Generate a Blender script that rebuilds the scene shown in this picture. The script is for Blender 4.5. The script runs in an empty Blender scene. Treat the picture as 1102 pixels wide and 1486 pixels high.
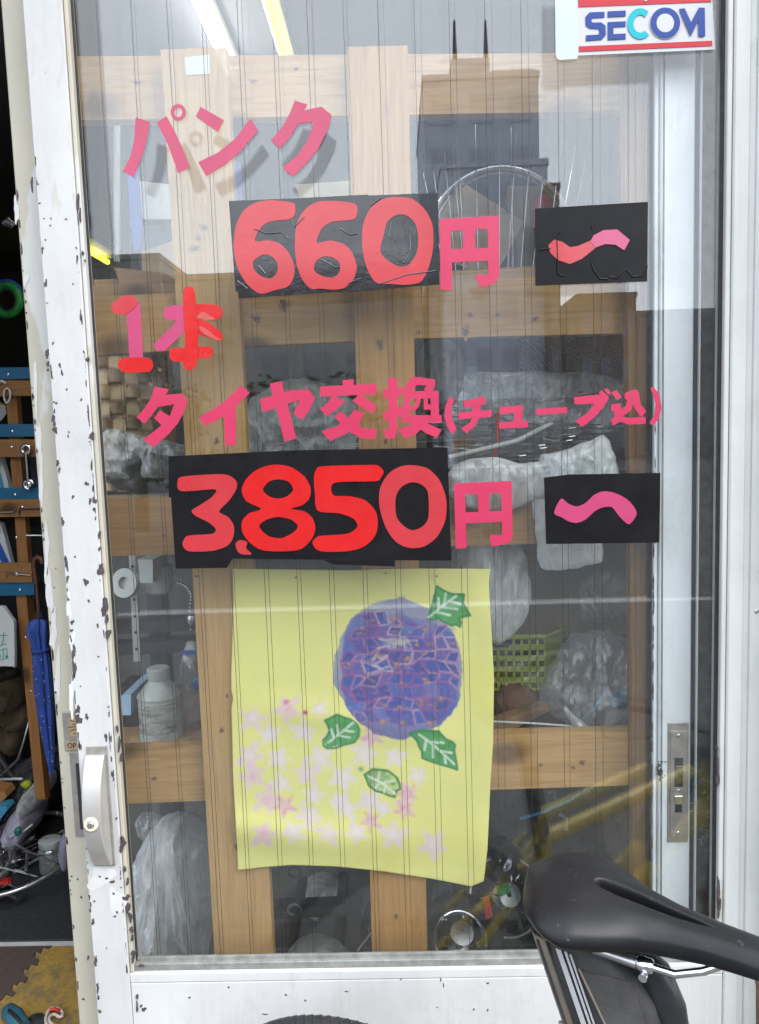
import bpy, math, random
import numpy as np
from mathutils import Vector, Matrix, noise
from mathutils.geometry import tessellate_polygon

# ------------------------------------------------------------------ camera, sky, sun, exposure
SC = bpy.context.scene
COL = SC.collection
PW, PH, FPX = 1102.0, 1486.0, 1118.0
CAM = Vector((0.0, -1.04, 1.38))
PITCH, ROLL, YAW = (math.radians(a) for a in (5.7, 1.88, 1.4))
FWD = Vector((-math.sin(YAW) * math.cos(PITCH), math.cos(YAW) * math.cos(PITCH), -math.sin(PITCH)))
RT0 = FWD.cross(Vector((0, 0, 1))).normalized()
UP0 = RT0.cross(FWD)
RT = RT0 * math.cos(ROLL) - UP0 * math.sin(ROLL)
UPV = RT0 * math.sin(ROLL) + UP0 * math.cos(ROLL)
cd = bpy.data.cameras.new('camera')
cam = bpy.data.objects.new('camera', cd)
COL.objects.link(cam)
m = Matrix((RT, UPV, -FWD)).transposed().to_4x4()
m.translation = CAM
cam.matrix_world = m
cd.sensor_fit = 'VERTICAL'
cd.sensor_height = 36.0
cd.lens = 36.0 * FPX / PH
cd.clip_start, cd.clip_end = 0.02, 400
SC.camera = cam

SUN_EL, SUN_AZ = math.radians(47), math.radians(132)      # azimuth measured like the sky's: 0 = +Y, clockwise
w = bpy.data.worlds.new('World')
SC.world = w
w.use_nodes = True
wn, wl = w.node_tree.nodes, w.node_tree.links
bg = wn['Background']
sky = wn.new('ShaderNodeTexSky')
sky.sky_type = 'NISHITA'
sky.sun_disc = False
sky.sun_elevation = SUN_EL
sky.sun_rotation = SUN_AZ
sky.dust_density = 3.0
hs = wn.new('ShaderNodeHueSaturation')
hs.inputs['Saturation'].default_value = 0.5
wl.new(sky.outputs[0], hs.inputs['Color'])
ov = wn.new('ShaderNodeMix')                            # even overcast cloud over the clear-sky gradient
ov.data_type = 'RGBA'
ov.inputs[0].default_value = 0.93
ov.inputs[7].default_value = (6.45, 6.95, 7.7, 1)
wl.new(hs.outputs[0], ov.inputs[6])
wl.new(ov.outputs[2], bg.inputs['Color'])
bg.inputs['Strength'].default_value = 0.15
sd = bpy.data.lights.new('sun', 'SUN')
sd.energy = 1.2
sd.angle = math.radians(36)
sd.color = (1.0, 0.97, 0.93)
sun = bpy.data.objects.new('sun', sd)
COL.objects.link(sun)
sdir = Vector((math.sin(SUN_AZ) * math.cos(SUN_EL), math.cos(SUN_AZ) * math.cos(SUN_EL), math.sin(SUN_EL)))
sun.rotation_euler = sdir.to_track_quat('Z', 'Y').to_euler()
SC.view_settings.view_transform = 'Standard'
SC.view_settings.look = 'None'
SC.view_settings.exposure = 1.5
SC.view_settings.gamma = 1.0
SC.render.engine = 'CYCLES'
cy = SC.cycles
cy.max_bounces, cy.diffuse_bounces, cy.glossy_bounces = 10, 3, 5
cy.transmission_bounces, cy.transparent_max_bounces = 6, 40
cy.sample_clamp_indirect = 6.0
cy.use_denoising = True
cy.caustics_reflective = cy.caustics_refractive = False

# ------------------------------------------------------------------ helpers
random.seed(7)


def ray(px, py):
    a, b = (px - PW / 2) / FPX, (py - PH / 2) / FPX
    return FWD + RT * a - UPV * b


def at(px, py, y):
    """point of the plane y = const seen at a photograph pixel"""
    v = ray(px, py)
    return CAM + v * ((y - CAM.y) / v.y)


def atz(px, py, z):
    v = ray(px, py)
    return CAM + v * ((z - CAM.z) / v.z)


ORG = {}


def link(o, parent=None):
    COL.objects.link(o)
    if parent is not None:
        o.parent = parent
    return o


def thing(name, label, cat, loc=(0, 0, 0), group=None):
    o = bpy.data.objects.new(name, None)
    o.empty_display_size = 0.05
    o.location = loc
    link(o)
    ORG[o.name] = Vector(loc)
    tag(o, label, cat, group)
    return o


def tag(o, label=None, cat=None, group=None, kind=None):
    for k, v in (('label', label), ('category', cat), ('group', group), ('kind', kind)):
        if v:
            o[k] = v
    return o


class MB:
    def __init__(s):
        s.v, s.f = [], []

    def add(s, vs, fs):
        n = len(s.v)
        s.v += [tuple(p) for p in vs]
        s.f += [tuple(i + n for i in f) for f in fs]
        return s

    def box(s, x0, x1, y0, y1, z0, z1, b=0.0):
        if b <= 0:
            vs = [(x, y, z) for x in (x0, x1) for y in (y0, y1) for z in (z0, z1)]
            return s.add(vs, [(0, 1, 3, 2), (4, 6, 7, 5), (0, 4, 5, 1), (2, 3, 7, 6), (0, 2, 6, 4), (1, 5, 7, 3)])
        # bevelled box (chamfered)
        X, Y, Z = (x0, x1), (y0, y1), (z0, z1)
        idx, vs = {}, []
        for i in (0, 1):
            for j in (0, 1):
                for k in (0, 1):
                    sx, sy, sz = (b if i == 0 else -b), (b if j == 0 else -b), (b if k == 0 else -b)
                    for ax, p in (('x', (X[i], Y[j] + sy, Z[k] + sz)), ('y', (X[i] + sx, Y[j], Z[k] + sz)), ('z', (X[i] + sx, Y[j] + sy, Z[k]))):
                        idx[(i, j, k, ax)] = len(vs)
                        vs.append(p)
        fs = []
        for i in (0, 1):
            fs.append([idx[(i, j, k, 'x')] for j, k in ((0, 0), (1, 0), (1, 1), (0, 1))])
            fs.append([idx[(j, i, k, 'y')] for j, k in ((0, 0), (1, 0), (1, 1), (0, 1))])
            fs.append([idx[(j, k, i, 'z')] for j, k in ((0, 0), (1, 0), (1, 1), (0, 1))])
        for i in (0, 1):
            for j in (0, 1):
                fs.append([idx[(i, j, 0, 'x')], idx[(i, j, 1, 'x')], idx[(i, j, 1, 'y')], idx[(i, j, 0, 'y')]])
                fs.append([idx[(i, 0, j, 'x')], idx[(i, 1, j, 'x')], idx[(i, 1, j, 'z')], idx[(i, 0, j, 'z')]])
                fs.append([idx[(0, i, j, 'y')], idx[(1, i, j, 'y')], idx[(1, i, j, 'z')], idx[(0, i, j, 'z')]])
                for k in (0, 1):
                    fs.append([idx[(i, j, k, a)] for a in 'xyz'])
        return s.add(vs, fs)

    def prism(s, front, back, holes_f=(), holes_b=()):
        """closed solid from a polygon and its copy further back, with holes"""
        loops = [list(front)] + [list(h) for h in holes_f]
        loopsb = [list(back)] + [list(h) for h in holes_b]
        flat = [p for l in loops for p in l]
        flatb = [p for l in loopsb for p in l]
        n = len(flat)
        tri = tessellate_polygon([[Vector((p[0], p[2], 0)) for p in l] for l in loops])
        fs = []
        for t in tri:
            a, b, c = (Vector(flat[i]) for i in t)
            t = t if (b - a).cross(c - a).y < 0 else t[::-1]      # front looks to -y
            fs.append(tuple(t))
            fs.append(tuple(i + n for i in t[::-1]))
        o = 0
        for l in loops:
            k = len(l)
            for i in range(k):
                fs.append((o + i, o + (i + 1) % k, n + o + (i + 1) % k, n + o + i))
            o += k
        return s.add(flat + flatb, fs)

    def tube(s, pts, r, n=8, cap=True, closed=False):
        pts = [Vector(p) for p in pts]
        rs = r if isinstance(r, (list, tuple)) else [r] * len(pts)
        N = len(pts)
        vs, fs = [], []
        ref = None
        for i, p in enumerate(pts):
            a = pts[(i - 1) % N] if (closed or i > 0) else p
            b = pts[(i + 1) % N] if (closed or i < N - 1) else p
            d = (b - a).normalized()
            if ref is None:
                ref = Vector((0, 0, 1)) if abs(d.z) < 0.9 else Vector((1, 0, 0))
            u = (ref - d * ref.dot(d)).normalized()
            ref = u
            q = d.cross(u)
            for k in range(n):
                t = 2 * math.pi * k / n
                vs.append(p + (u * math.cos(t) + q * math.sin(t)) * rs[i])
        for i in range(N if closed else N - 1):
            j = (i + 1) % N
            for k in range(n):
                fs.append((i * n + k, i * n + (k + 1) % n, j * n + (k + 1) % n, j * n + k))
        if cap and not closed:
            fs.append(tuple(range(n))[::-1])
            fs.append(tuple((N - 1) * n + k for k in range(n)))
        return s.add(vs, fs)

    def lathe(s, c, prof, n=24, axis=(0, 0, 1)):
        """prof = [(radius, height)]; closed at the ends when radius is 0"""
        c = Vector(c)
        A = Vector(axis).normalized()
        U = A.orthogonal().normalized()
        V = A.cross(U)
        vs, fs = [], []
        for r, h in prof:
            for k in range(n):
                t = 2 * math.pi * k / n
                vs.append(c + A * h + (U * math.cos(t) + V * math.sin(t)) * r)
        for i in range(len(prof) - 1):
            for k in range(n):
                fs.append((i * n + k, i * n + (k + 1) % n, (i + 1) * n + (k + 1) % n, (i + 1) * n + k))
        fs.append(tuple(range(n))[::-1])
        fs.append(tuple((len(prof) - 1) * n + k for k in range(n)))
        return s.add(vs, fs)

    def ring(s, c, R, r, n=48, k=8, axis=(0, 1, 0), a0=0.0, a1=360.0):
        A = Vector(axis).normalized()
        U = A.orthogonal().normalized()
        V = A.cross(U)
        full = abs(a1 - a0) >= 359.9
        pts = []
        for i in range(n if full else n + 1):
            t = math.radians(a0 + (a1 - a0) * i / n)
            pts.append(Vector(c) + (U * math.cos(t) + V * math.sin(t)) * R)
        return s.tube(pts, r, k, closed=full)

    def build(s, name, mat, parent=None, smooth=False, loc=None):
        me = bpy.data.meshes.new(name)
        org = Vector((0, 0, 0))
        o = bpy.data.objects.new(name, me)
        if parent is not None:
            org = ORG[parent.name]
        elif loc is not None:
            org = Vector(loc)
            o.location = org
        me.from_pydata([(p[0] - org.x, p[1] - org.y, p[2] - org.z) for p in s.v], [], s.f)
        me.materials.append(mat)
        if smooth:
            me.polygons.foreach_set('use_smooth', [True] * len(me.polygons))
            try:
                me.set_sharp_from_angle(angle=math.radians(smooth if smooth > 1 else 40))
            except Exception:
                pass
        me.update()
        link(o, parent)
        ORG[o.name] = org
        return o


def centre(pts):
    v = Vector((0, 0, 0))
    for p in pts:
        v += Vector(p)
    return v / len(pts)


def chaikin(pts, n=2):
    for _ in range(n):
        out = []
        for i in range(len(pts)):
            a, b = pts[i], pts[(i + 1) % len(pts)]
            out += [(a[0] * .75 + b[0] * .25, a[1] * .75 + b[1] * .25), (a[0] * .25 + b[0] * .75, a[1] * .25 + b[1] * .75)]
        pts = out
    return pts


def crom(pts, n=5):
    out, N = [], len(pts)
    for i in range(N):
        p0, p1, p2, p3 = (Vector(pts[(i + k) % N]) for k in (-1, 0, 1, 2))
        for j in range(n):
            t = j / n
            h00, h10, h01, h11 = 2 * t ** 3 - 3 * t * t + 1, t ** 3 - 2 * t * t + t, -2 * t ** 3 + 3 * t * t, t ** 3 - t * t
            q = p1 * h00 + (p2 - p0) * (.42 * h10) + p2 * h01 + (p3 - p1) * (.42 * h11)
            out.append((q.x, q.y))
    return out


def pp(poly, y0, y1=None, holes=()):
    """prism whose front outline is traced at depth y0 and which runs straight back to y1"""
    f = [at(a, b, y0) for a, b in poly]
    h = [[at(a, b, y0) for a, b in l] for l in holes]
    sh = lambda l: [Vector((p.x, y1, p.z)) for p in l]
    return MB().prism(f, sh(f), h, [sh(l) for l in h])


def rect(x0, y0, x1, y1):
    return [(x0, y0), (x1, y0), (x1, y1), (x0, y1)]


# ------------------------------------------------------------------ materials
class NT:
    def __init__(s, name):
        s.m = bpy.data.materials.new(name)
        s.m.use_nodes = True
        s.t = s.m.node_tree
        s.b = s.t.nodes['Principled BSDF']
        s.out = s.t.nodes['Material Output']
        s.co = s.n('ShaderNodeTexCoord').outputs['Object']

    def n(s, t, **kw):
        n = s.t.nodes.new(t)
        for k, v in kw.items():
            if k in ('operation', 'blend_type', 'data_type', 'feature', 'layer_name', 'wave_type', 'bands_direction', 'noise_dimensions', 'distance', 'attribute_name'):
                setattr(n, k, v)
        return n

    def lk(s, a, b):
        s.t.links.new(a, b)

    def put(s, i, v):
        if hasattr(v, 'is_output'):
            s.lk(v, i)
        elif isinstance(v, (tuple, list)) and len(v) == 3 and i.type == 'RGBA':
            i.default_value = (*v, 1)
        else:
            i.default_value = v

    def map(s, scale=(1, 1, 1), rot=(0, 0, 0), src=None, loc=(0, 0, 0)):
        n = s.n('ShaderNodeMapping')
        n.inputs['Scale'].default_value = scale
        n.inputs['Rotation'].default_value = rot
        n.inputs['Location'].default_value = loc
        s.lk(src or s.co, n.inputs['Vector'])
        return n.outputs[0]

    def noise(s, scale=10, detail=4, rough=.55, vec=None, dist=0.0):
        n = s.n('ShaderNodeTexNoise')
        n.inputs['Scale'].default_value = scale
        n.inputs['Detail'].default_value = detail
        n.inputs['Roughness'].default_value = rough
        n.inputs['Distortion'].default_value = dist
        s.lk(vec or s.co, n.inputs['Vector'])
        return n.outputs['Fac']

    def ramp(s, f, stops):
        n = s.n('ShaderNodeValToRGB')
        e = n.color_ramp.elements
        while len(e) < len(stops):
            e.new(0.5)
        for i, (p, c) in enumerate(stops):
            e[i].position = p
            e[i].color = (*c, 1) if isinstance(c, (tuple, list)) else (c, c, c, 1)
        s.lk(f, n.inputs[0])
        return n.outputs[0]

    def mix(s, f, a, b, mode='MIX'):
        n = s.n('ShaderNodeMix', data_type='RGBA', blend_type=mode)
        s.put(n.inputs[0], f)
        s.put(n.inputs[6], a)
        s.put(n.inputs[7], b)
        return n.outputs[2]

    def math(s, op, a, b=0.0):
        n = s.n('ShaderNodeMath', operation=op)
        s.put(n.inputs[0], a)
        s.put(n.inputs[1], b)
        return n.outputs[0]

    def bump(s, h, strength=.3, dist=.002):
        n = s.n('ShaderNodeBump')
        n.inputs['Strength'].default_value = strength
        n.inputs['Distance'].default_value = dist
        s.lk(h, n.inputs['Height'])
        s.lk(n.outputs[0], s.b.inputs['Normal'])

    def set(s, **kw):
        names = {'col': 'Base Color', 'rough': 'Roughness', 'metal': 'Metallic', 'spec': 'Specular IOR Level', 'coat': 'Coat Weight', 'coatr': 'Coat Roughness',
                 'alpha': 'Alpha', 'trans': 'Transmission Weight', 'sheen': 'Sheen Weight', 'emit': 'Emission Color', 'es': 'Emission Strength', 'sss': 'Subsurface Weight', 'ior': 'IOR'}
        for k, v in kw.items():
            s.put(s.b.inputs[names[k]], v)
        return s


def plain(name, col, rough=.5, metal=0.0, var=.18, scale=18, bump=0.0, bscale=None, dist=.002, dirt=0.0, **kw):
    t = NT(name)
    f = t.noise(scale, 5, .6)
    lo = tuple(c * (1 - var) for c in col)
    hi = tuple(min(1, c * (1 + var)) for c in col)
    c = t.ramp(f, [(.3, lo), (.7, hi)])
    if dirt:
        d = t.ramp(t.noise(scale * .35, 7, .7), [(.45, 0.0), (.72, 1.0)])
        c = t.mix(t.math('MULTIPLY', d, dirt), c, tuple(x * .3 + .02 for x in (.3, .27, .22)))
    t.set(col=c, rough=t.ramp(t.noise(scale * 1.7, 3), [(.3, max(.02, rough - .08)), (.7, min(1, rough + .08))]), metal=metal, **kw)
    if bump:
        t.bump(t.noise(bscale or scale * 3, 6, .6), bump, dist)
    return t.m


def wood(name, axis, light, dark, sx=1.0, seed=0.0, knots=True):
    t = NT(name)
    st = [22 * sx] * 3
    st['xyz'.index(axis)] = 1.1 * sx
    v = t.map(tuple(st), loc=(seed, seed * 1.7, seed * .6))
    wv = t.n('ShaderNodeTexNoise')
    wv.inputs['Scale'].default_value = 1.5
    wv.inputs['Detail'].default_value = 3
    wv.inputs['Distortion'].default_value = .6
    t.lk(v, wv.inputs['Vector'])
    rings = t.math('FRACT', t.math('MULTIPLY', wv.outputs['Fac'], 8.0))
    g = t.ramp(rings, [(0.0, 0.1), (.45, .25), (.86, 1.0), (1.0, .1)])
    fine = t.noise(6, 5, .65, t.map(tuple(q * 2 for q in st)))
    c = t.mix(t.math('MULTIPLY', g, t.ramp(t.noise(3, 3, .5, v), [(.35, .18), (.65, .6)])), light, dark)
    c = t.mix(t.math('MULTIPLY', t.ramp(fine, [(.42, 0.0), (.66, 1.0)]), .38), c, dark)
    c = t.mix(t.ramp(t.noise(6, 4, .6, t.map((1, 1, .6))), [(.38, 0.0), (.7, .42)]), c, tuple(x * .68 for x in light))
    if knots:
        sp = t.n('ShaderNodeSeparateXYZ')
        t.lk(t.map((1, 1, 1), loc=(seed * 1.3, 0, seed * .7)), sp.inputs[0])
        cm = t.n('ShaderNodeCombineXYZ')
        along, across = (sp.outputs[2], sp.outputs[0]) if axis == 'z' else (sp.outputs[0], sp.outputs[2])
        t.lk(t.math('MULTIPLY', along, .62), cm.inputs[0])
        t.lk(across, cm.inputs[1])
        wob = t.n('ShaderNodeVectorMath', operation='ADD')
        t.lk(cm.outputs[0], wob.inputs[0])
        nz = t.n('ShaderNodeTexNoise')
        nz.inputs['Scale'].default_value = 40
        t.lk(t.co, nz.inputs['Vector'])
        sc_ = t.n('ShaderNodeVectorMath', operation='SCALE')
        t.lk(nz.outputs['Color'], sc_.inputs[0])
        sc_.inputs['Scale'].default_value = .010
        t.lk(sc_.outputs[0], wob.inputs[1])
        vo = t.n('ShaderNodeTexVoronoi')
        vo.voronoi_dimensions = '2D'
        vo.inputs['Scale'].default_value = 8.0
        t.lk(wob.outputs[0], vo.inputs['Vector'])
        k = t.ramp(vo.outputs['Distance'], [(.07, 1.0), (.11, .75), (.20, 0.0)])
        sx_ = t.n('ShaderNodeSeparateColor')
        t.lk(vo.outputs['Color'], sx_.inputs[0])
        k = t.math('MULTIPLY', k, t.math('GREATER_THAN', sx_.outputs[0], .42))
        c = t.mix(t.math('MULTIPLY', k, .85), c, tuple(x * .33 for x in dark))
    t.set(col=c, rough=.62, spec=.3)
    t.bump(t.math('ADD', rings, fine), .12, .001)
    return t.m


def chipped_paint(name, base, old, chips=.5, chip_col=(.055, .045, .045), seed=0.0, oldamt=.55):
    t = NT(name)
    v = t.map((1, 1, .55), loc=(seed, seed, seed))
    mott = t.noise(9, 7, .68, v)
    c = t.ramp(mott, [(.3, tuple(x * .86 for x in base)), (.62, base)])
    o = t.ramp(t.noise(4.3, 5, .55, t.map((1.6, 1, .5), loc=(seed * 2, 3, 1))), [(oldamt, 0.0), (oldamt + .012, 1.0)])
    c = t.mix(o, c, old)
    grime = t.ramp(t.noise(26, 8, .75, v), [(.55, 0.0), (.8, 1.0)])
    c = t.mix(t.math('MULTIPLY', grime, .5), c, (.33, .32, .30))
    stk = t.ramp(t.noise(30, 6, .7, t.map((1.0, 1, .035), loc=(seed, 7, 3))), [(.5, 0.0), (.85, .42)])
    c = t.mix(stk, c, tuple(x * .72 for x in old))
    rst = t.ramp(t.noise(7, 7, .7, t.map((1, 1, .8), loc=(9, seed, 4))), [(.60, 0.0), (.78, .30)])
    c = t.mix(rst, c, (.34, .27, .19))
    ch = t.ramp(t.noise(95, 4, .5, t.map((1, 1, .6), loc=(seed * 5, 1, 2))), [(.735 + .06 * (1 - chips), 0.0), (.742 + .06 * (1 - chips), 1.0)])
    reg = t.ramp(t.noise(3.2, 2, .5, v), [(.50, 0.0), (.62, 1.0)])
    ch = t.math('MULTIPLY', ch, reg)
    c = t.mix(ch, c, chip_col)
    t.set(col=c, rough=t.ramp(mott, [(.3, .5), (.7, .36)]), spec=.4)
    t.bump(t.math('SUBTRACT', t.math('ADD', t.math('MULTIPLY', mott, .6), t.math('MULTIPLY', o, -.35)), ch), .3, .0012)
    return t.m


def pane_glass(name, tint, dust=.02, seed=0.0):
    t = NT(name)
    t.t.nodes.remove(t.b)
    geo = t.n('ShaderNodeNewGeometry')
    ior = t.math('ADD', t.math('MULTIPLY', geo.outputs['Backfacing'], 1 / 1.68 - 1.68), 1.68)
    fr = t.n('ShaderNodeFresnel')
    t.lk(ior, fr.inputs['IOR'])
    tr = t.n('ShaderNodeBsdfTransparent')
    tr.inputs[0].default_value = (*tint, 1)
    gl = t.n('ShaderNodeBsdfGlossy')
    gl.inputs['Roughness'].default_value = 0.0
    df = t.n('ShaderNodeBsdfDiffuse')
    df.inputs[0].default_value = (.75, .76, .76, 1)
    m1 = t.n('ShaderNodeMixShader')
    t.lk(fr.outputs[0], m1.inputs[0])
    t.lk(tr.outputs[0], m1.inputs[1])
    t.lk(gl.outputs[0], m1.inputs[2])
    d = t.ramp(t.noise(5, 8, .72, t.map((1, 1, .5), loc=(seed, seed, 0))), [(.35, dust * .25), (.75, dust * 1.6)])
    m2 = t.n('ShaderNodeMixShader')
    t.lk(d, m2.inputs[0])
    t.lk(m1.outputs[0], m2.inputs[1])
    t.lk(df.outputs[0], m2.inputs[2])
    t.lk(m2.outputs[0], t.out.inputs[0])
    return t.m


def film(name, col, alpha=.35, rough=.25, var=.5, scale=14, bump=.6):
    """thin translucent plastic: denser where it is folded or seen edge-on"""
    t = NT(name)
    f = t.noise(scale, 6, .6, t.map((1.4, 1.4, .6)), dist=1.5)
    lw = t.n('ShaderNodeLayerWeight')
    lw.inputs['Blend'].default_value = .35
    a = t.ramp(f, [(.35, max(0, alpha * (1 - var))), (.7, min(1, alpha * (1 + var)))])
    a = t.math('MINIMUM', t.math('ADD', a, t.math('MULTIPLY', lw.outputs['Facing'], .75 * min(1, alpha + .35))), 1.0)
    bn = t.n('ShaderNodeBump')
    bn.inputs['Strength'].default_value = bump
    bn.inputs['Distance'].default_value = .006
    t.lk(t.noise(scale * 2.4, 5, .6, t.map((1.8, 1.8, .7)), dist=2.5), bn.inputs['Height'])
    t.t.nodes.remove(t.b)
    tr, df, tl, gl = (t.n('ShaderNodeBsdf' + k) for k in ('Transparent', 'Diffuse', 'Translucent', 'Glossy'))
    df.inputs[0].default_value = tl.inputs[0].default_value = (*col, 1)
    gl.inputs['Roughness'].default_value = rough
    for n_ in (df, tl, gl):
        t.lk(bn.outputs[0], n_.inputs['Normal'])
    def mixs(f, a_, b_):
        m_ = t.n('ShaderNodeMixShader')
        t.put(m_.inputs[0], f)
        t.lk(a_, m_.inputs[1])
        t.lk(b_, m_.inputs[2])
        return m_.outputs[0]
    body = mixs(.22, df.outputs[0], tl.outputs[0])
    t.lk(mixs(.21, mixs(a, tr.outputs[0], body), gl.outputs[0]), t.out.inputs[0])
    return t.m


def emitter(name, col, strength):
    t = NT(name)
    t.set(col=(.9, .9, .9), emit=col, es=strength)
    return t.m


M = {}
M['white'] = chipped_paint('white_paint', (.51, .508, .50), (.44, .43, .39), .8, seed=1.0, oldamt=.6)
M['white_rail'] = chipped_paint('white_paint_rail', (.58, .58, .575), (.53, .525, .505), .35, seed=4.0, oldamt=.62)
M['cream'] = chipped_paint('cream_paint', (.48, .445, .355), (.54, .53, .50), .5, seed=7.0, oldamt=.63)
M['jamb'] = chipped_paint('jamb_paint', (.52, .535, .525), (.455, .47, .455), .3, seed=2.0, oldamt=.6)
M['rear_white'] = chipped_paint('rear_white_paint', (.64, .68, .695), (.60, .63, .64), .15, seed=12.0, oldamt=.66)
M['chip'] = plain('bare_chip', (.06, .048, .05), .7, var=.4, scale=120, bump=.4)
M['chip_white'] = plain('fresh_white', (.55, .548, .535), .5, var=.05, scale=60)
M['rubber'] = plain('dark_rubber', (.025, .025, .028), .55, var=.3, scale=60, bump=.2)
M['bead'] = plain('grey_bead', (.22, .225, .21), .6, var=.35, scale=50, bump=.3, dirt=.5)
M['glass_front'] = pane_glass('front_glass', (.99, .996, .994), .004, 0.0)
M['glass_rear'] = pane_glass('rear_glass', (.985, .993, .99), .005, 5.0)
M['wire'] = plain('dark_wire', (.05, .048, .045), .45, .6, var=.3)
M['alu'] = plain('brushed_aluminium', (.55, .53, .50), .42, .6, var=.06, scale=40)
M['alu_plate'] = plain('grey_metal_plate', (.33, .31, .28), .5, .5, var=.22, scale=60, dirt=.3)
M['cream_plastic'] = plain('cream_plastic', (.72, .66, .45), .4, var=.06)
M['chrome'] = plain('chrome', (.75, .76, .78), .16, 1.0, var=.06)
M['steel'] = plain('steel', (.45, .45, .46), .32, .9, var=.15)
M['dark'] = plain('dark_metal', (.035, .036, .04), .45, .2, var=.35)
M['pink'] = plain('pink_vinyl', (.46, .021, .076), .42, var=.05, scale=12, bump=.05, bscale=30, coat=.6, coatr=.08)
M['pink_sheen'] = plain('sheen_pink_vinyl', (.40, .030, .088), .45, var=.08, scale=20, bump=.05, bscale=40, coat=.45, coatr=.08)  # sky sheen on the top letters put into a paler pink
M['magenta'] = plain('magenta_vinyl', (.42, .036, .12), .38, coat=.8, coatr=.08, var=.07, scale=30, bump=.12, bscale=50)
M['red'] = plain('red_vinyl', (.50, .011, .011), .25, var=.06, scale=20, bump=.25, bscale=25, dist=.003, coat=.2)
M['red2'] = plain('soft_red_vinyl', (.43, .024, .031), .33, var=.08, scale=16, bump=.25, bscale=22, dist=.003, coat=.7, coatr=.1)  # slightly pinker, less saturated red than the plain one
M['salmon'] = plain('folded_red_vinyl', (.47, .075, .065), .3, var=.08, scale=20, bump=.2)
M['card'] = plain('black_vinyl', (.010, .0095, .011), .12, var=.25, scale=16, bump=.3, bscale=12, dist=.003, coat=.6, coatr=.06)
M['card_matt'] = plain('black_paper', (.008, .0075, .009), .32, spec=.22, var=.25, scale=16, bump=.22, bscale=11, dist=.003)
M['sign_white'] = plain('sign_white', (.48, .485, .495), .45, spec=.25, var=.03)
M['sign_red'] = plain('sign_red', (.44, .035, .045), .45, spec=.2, var=.05)
M['sign_blue'] = plain('sign_blue', (.028, .058, .235), .5, spec=.2, var=.06)
M['sign_cyan'] = plain('sign_cyan', (.015, .36, .42), .5, spec=.2, var=.05)
M['pine_v'] = wood('pine_upright', 'z', (.60, .37, .15), (.35, .175, .055), seed=.3, knots=False)
M['pine_v2'] = wood('pine_upright_orange', 'z', (.53, .28, .08), (.29, .12, .028), sx=.8, seed=2.3, knots=False)
M['pine_v3'] = wood('pine_upright_brown', 'z', (.40, .22, .09), (.22, .10, .035), seed=4.1, knots=False)
M['pine_h'] = wood('pine_rail', 'x', (.58, .345, .13), (.33, .155, .045), seed=1.1)
M['pine_h2'] = wood('pine_rail_dark', 'x', (.48, .26, .09), (.27, .115, .03), seed=5.2)
M['ply'] = wood('plank', 'x', (.42, .27, .14), (.25, .13, .06), seed=3.2)
M['rack'] = wood('rack_wood', 'z', (.40, .19, .065), (.20, .08, .025), seed=6.2)
M['rack_h'] = wood('rack_board', 'x', (.38, .19, .07), (.18, .08, .03), seed=8.2)
M['rack_blue'] = plain('blue_paint', (.012, .135, .27), .45, var=.12, scale=15, bump=.1)
M['wicker'] = plain('wicker', (.66, .48, .28), .6, var=.35, scale=25, bump=.4, bscale=60)
M['wicker_dark'] = plain('wicker_dark', (.34, .23, .13), .6, var=.35, scale=25, bump=.4, bscale=60)
M['cardboard'] = plain('cardboard', (.50, .38, .24), .8, var=.1, scale=12, bump=.1)
M['cardboard_dark'] = plain('old_cardboard', (.27, .22, .16), .8, var=.15, scale=12, bump=.1)
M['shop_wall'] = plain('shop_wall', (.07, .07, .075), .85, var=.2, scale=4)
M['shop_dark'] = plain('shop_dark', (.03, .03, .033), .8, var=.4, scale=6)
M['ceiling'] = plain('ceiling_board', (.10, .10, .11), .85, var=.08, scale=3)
M['tube'] = emitter('lamp_tube', (1.0, .98, .95), 12.0)
M['tube_y'] = emitter('lamp_tube_warm', (1.0, .90, .06), .9)
M['lamp_white'] = plain('lamp_white', (.75, .75, .76), .4, var=.04)
M['black_plastic'] = plain('black_plastic', (.018, .018, .02), .38, var=.3, scale=20)
M['saddle'] = plain('saddle_cover', (.018, .0175, .020), .40, var=.15, scale=60, bump=.12, bscale=900, dist=.0006, spec=.45)
_t = NT('saddle_leather')
_f = _t.ramp(_t.noise(140, 2, .5), [(.70, 0.0), (.76, 1.0)])
_g = _t.ramp(_t.noise(14, 5, .65), [(.45, 0.0), (.8, .35)])
_t.set(col=_t.mix(_t.math('ADD', _t.math('MULTIPLY', _f, .13), _t.math('MULTIPLY', _g, .05)), (.007, .0068, .008), (.30, .29, .28)), rough=_t.ramp(_t.noise(22, 6, .7), [(.3, .33), (.7, .44)]), spec=.34)
_t.bump(_t.noise(1100, 2, .5), .22, .0005)
M['saddle'] = _t.m
M['tyre'] = plain('tyre_rubber', (.022, .022, .024), .62, var=.25, scale=60, bump=.3, bscale=200)
M['carbon'] = plain('black_seatpost', (.02, .02, .022), .33, var=.2, scale=40)
M['bag'] = plain('black_nylon', (.028, .027, .027), .75, var=.25, scale=40, bump=.35, bscale=500, dist=.0008)
M['bag_mesh'] = plain('worn_nylon', (.05, .048, .047), .85, var=.4, scale=25, bump=.4, bscale=400, dist=.0008, dirt=.2)
M['taupe'] = plain('taupe_fabric', (.15, .125, .10), .8, var=.15, scale=30, bump=.3, bscale=300, dist=.0008)
M['reflective'] = plain('reflective_tape', (.40, .41, .42), .45, var=.08)
M['yellow_frame'] = plain('yellow_frame_paint', (.62, .47, .02), .25, var=.04, coat=.6)
M['bag_film'] = film('white_film', (.92, .93, .94), .58, .25, .45)
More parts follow.
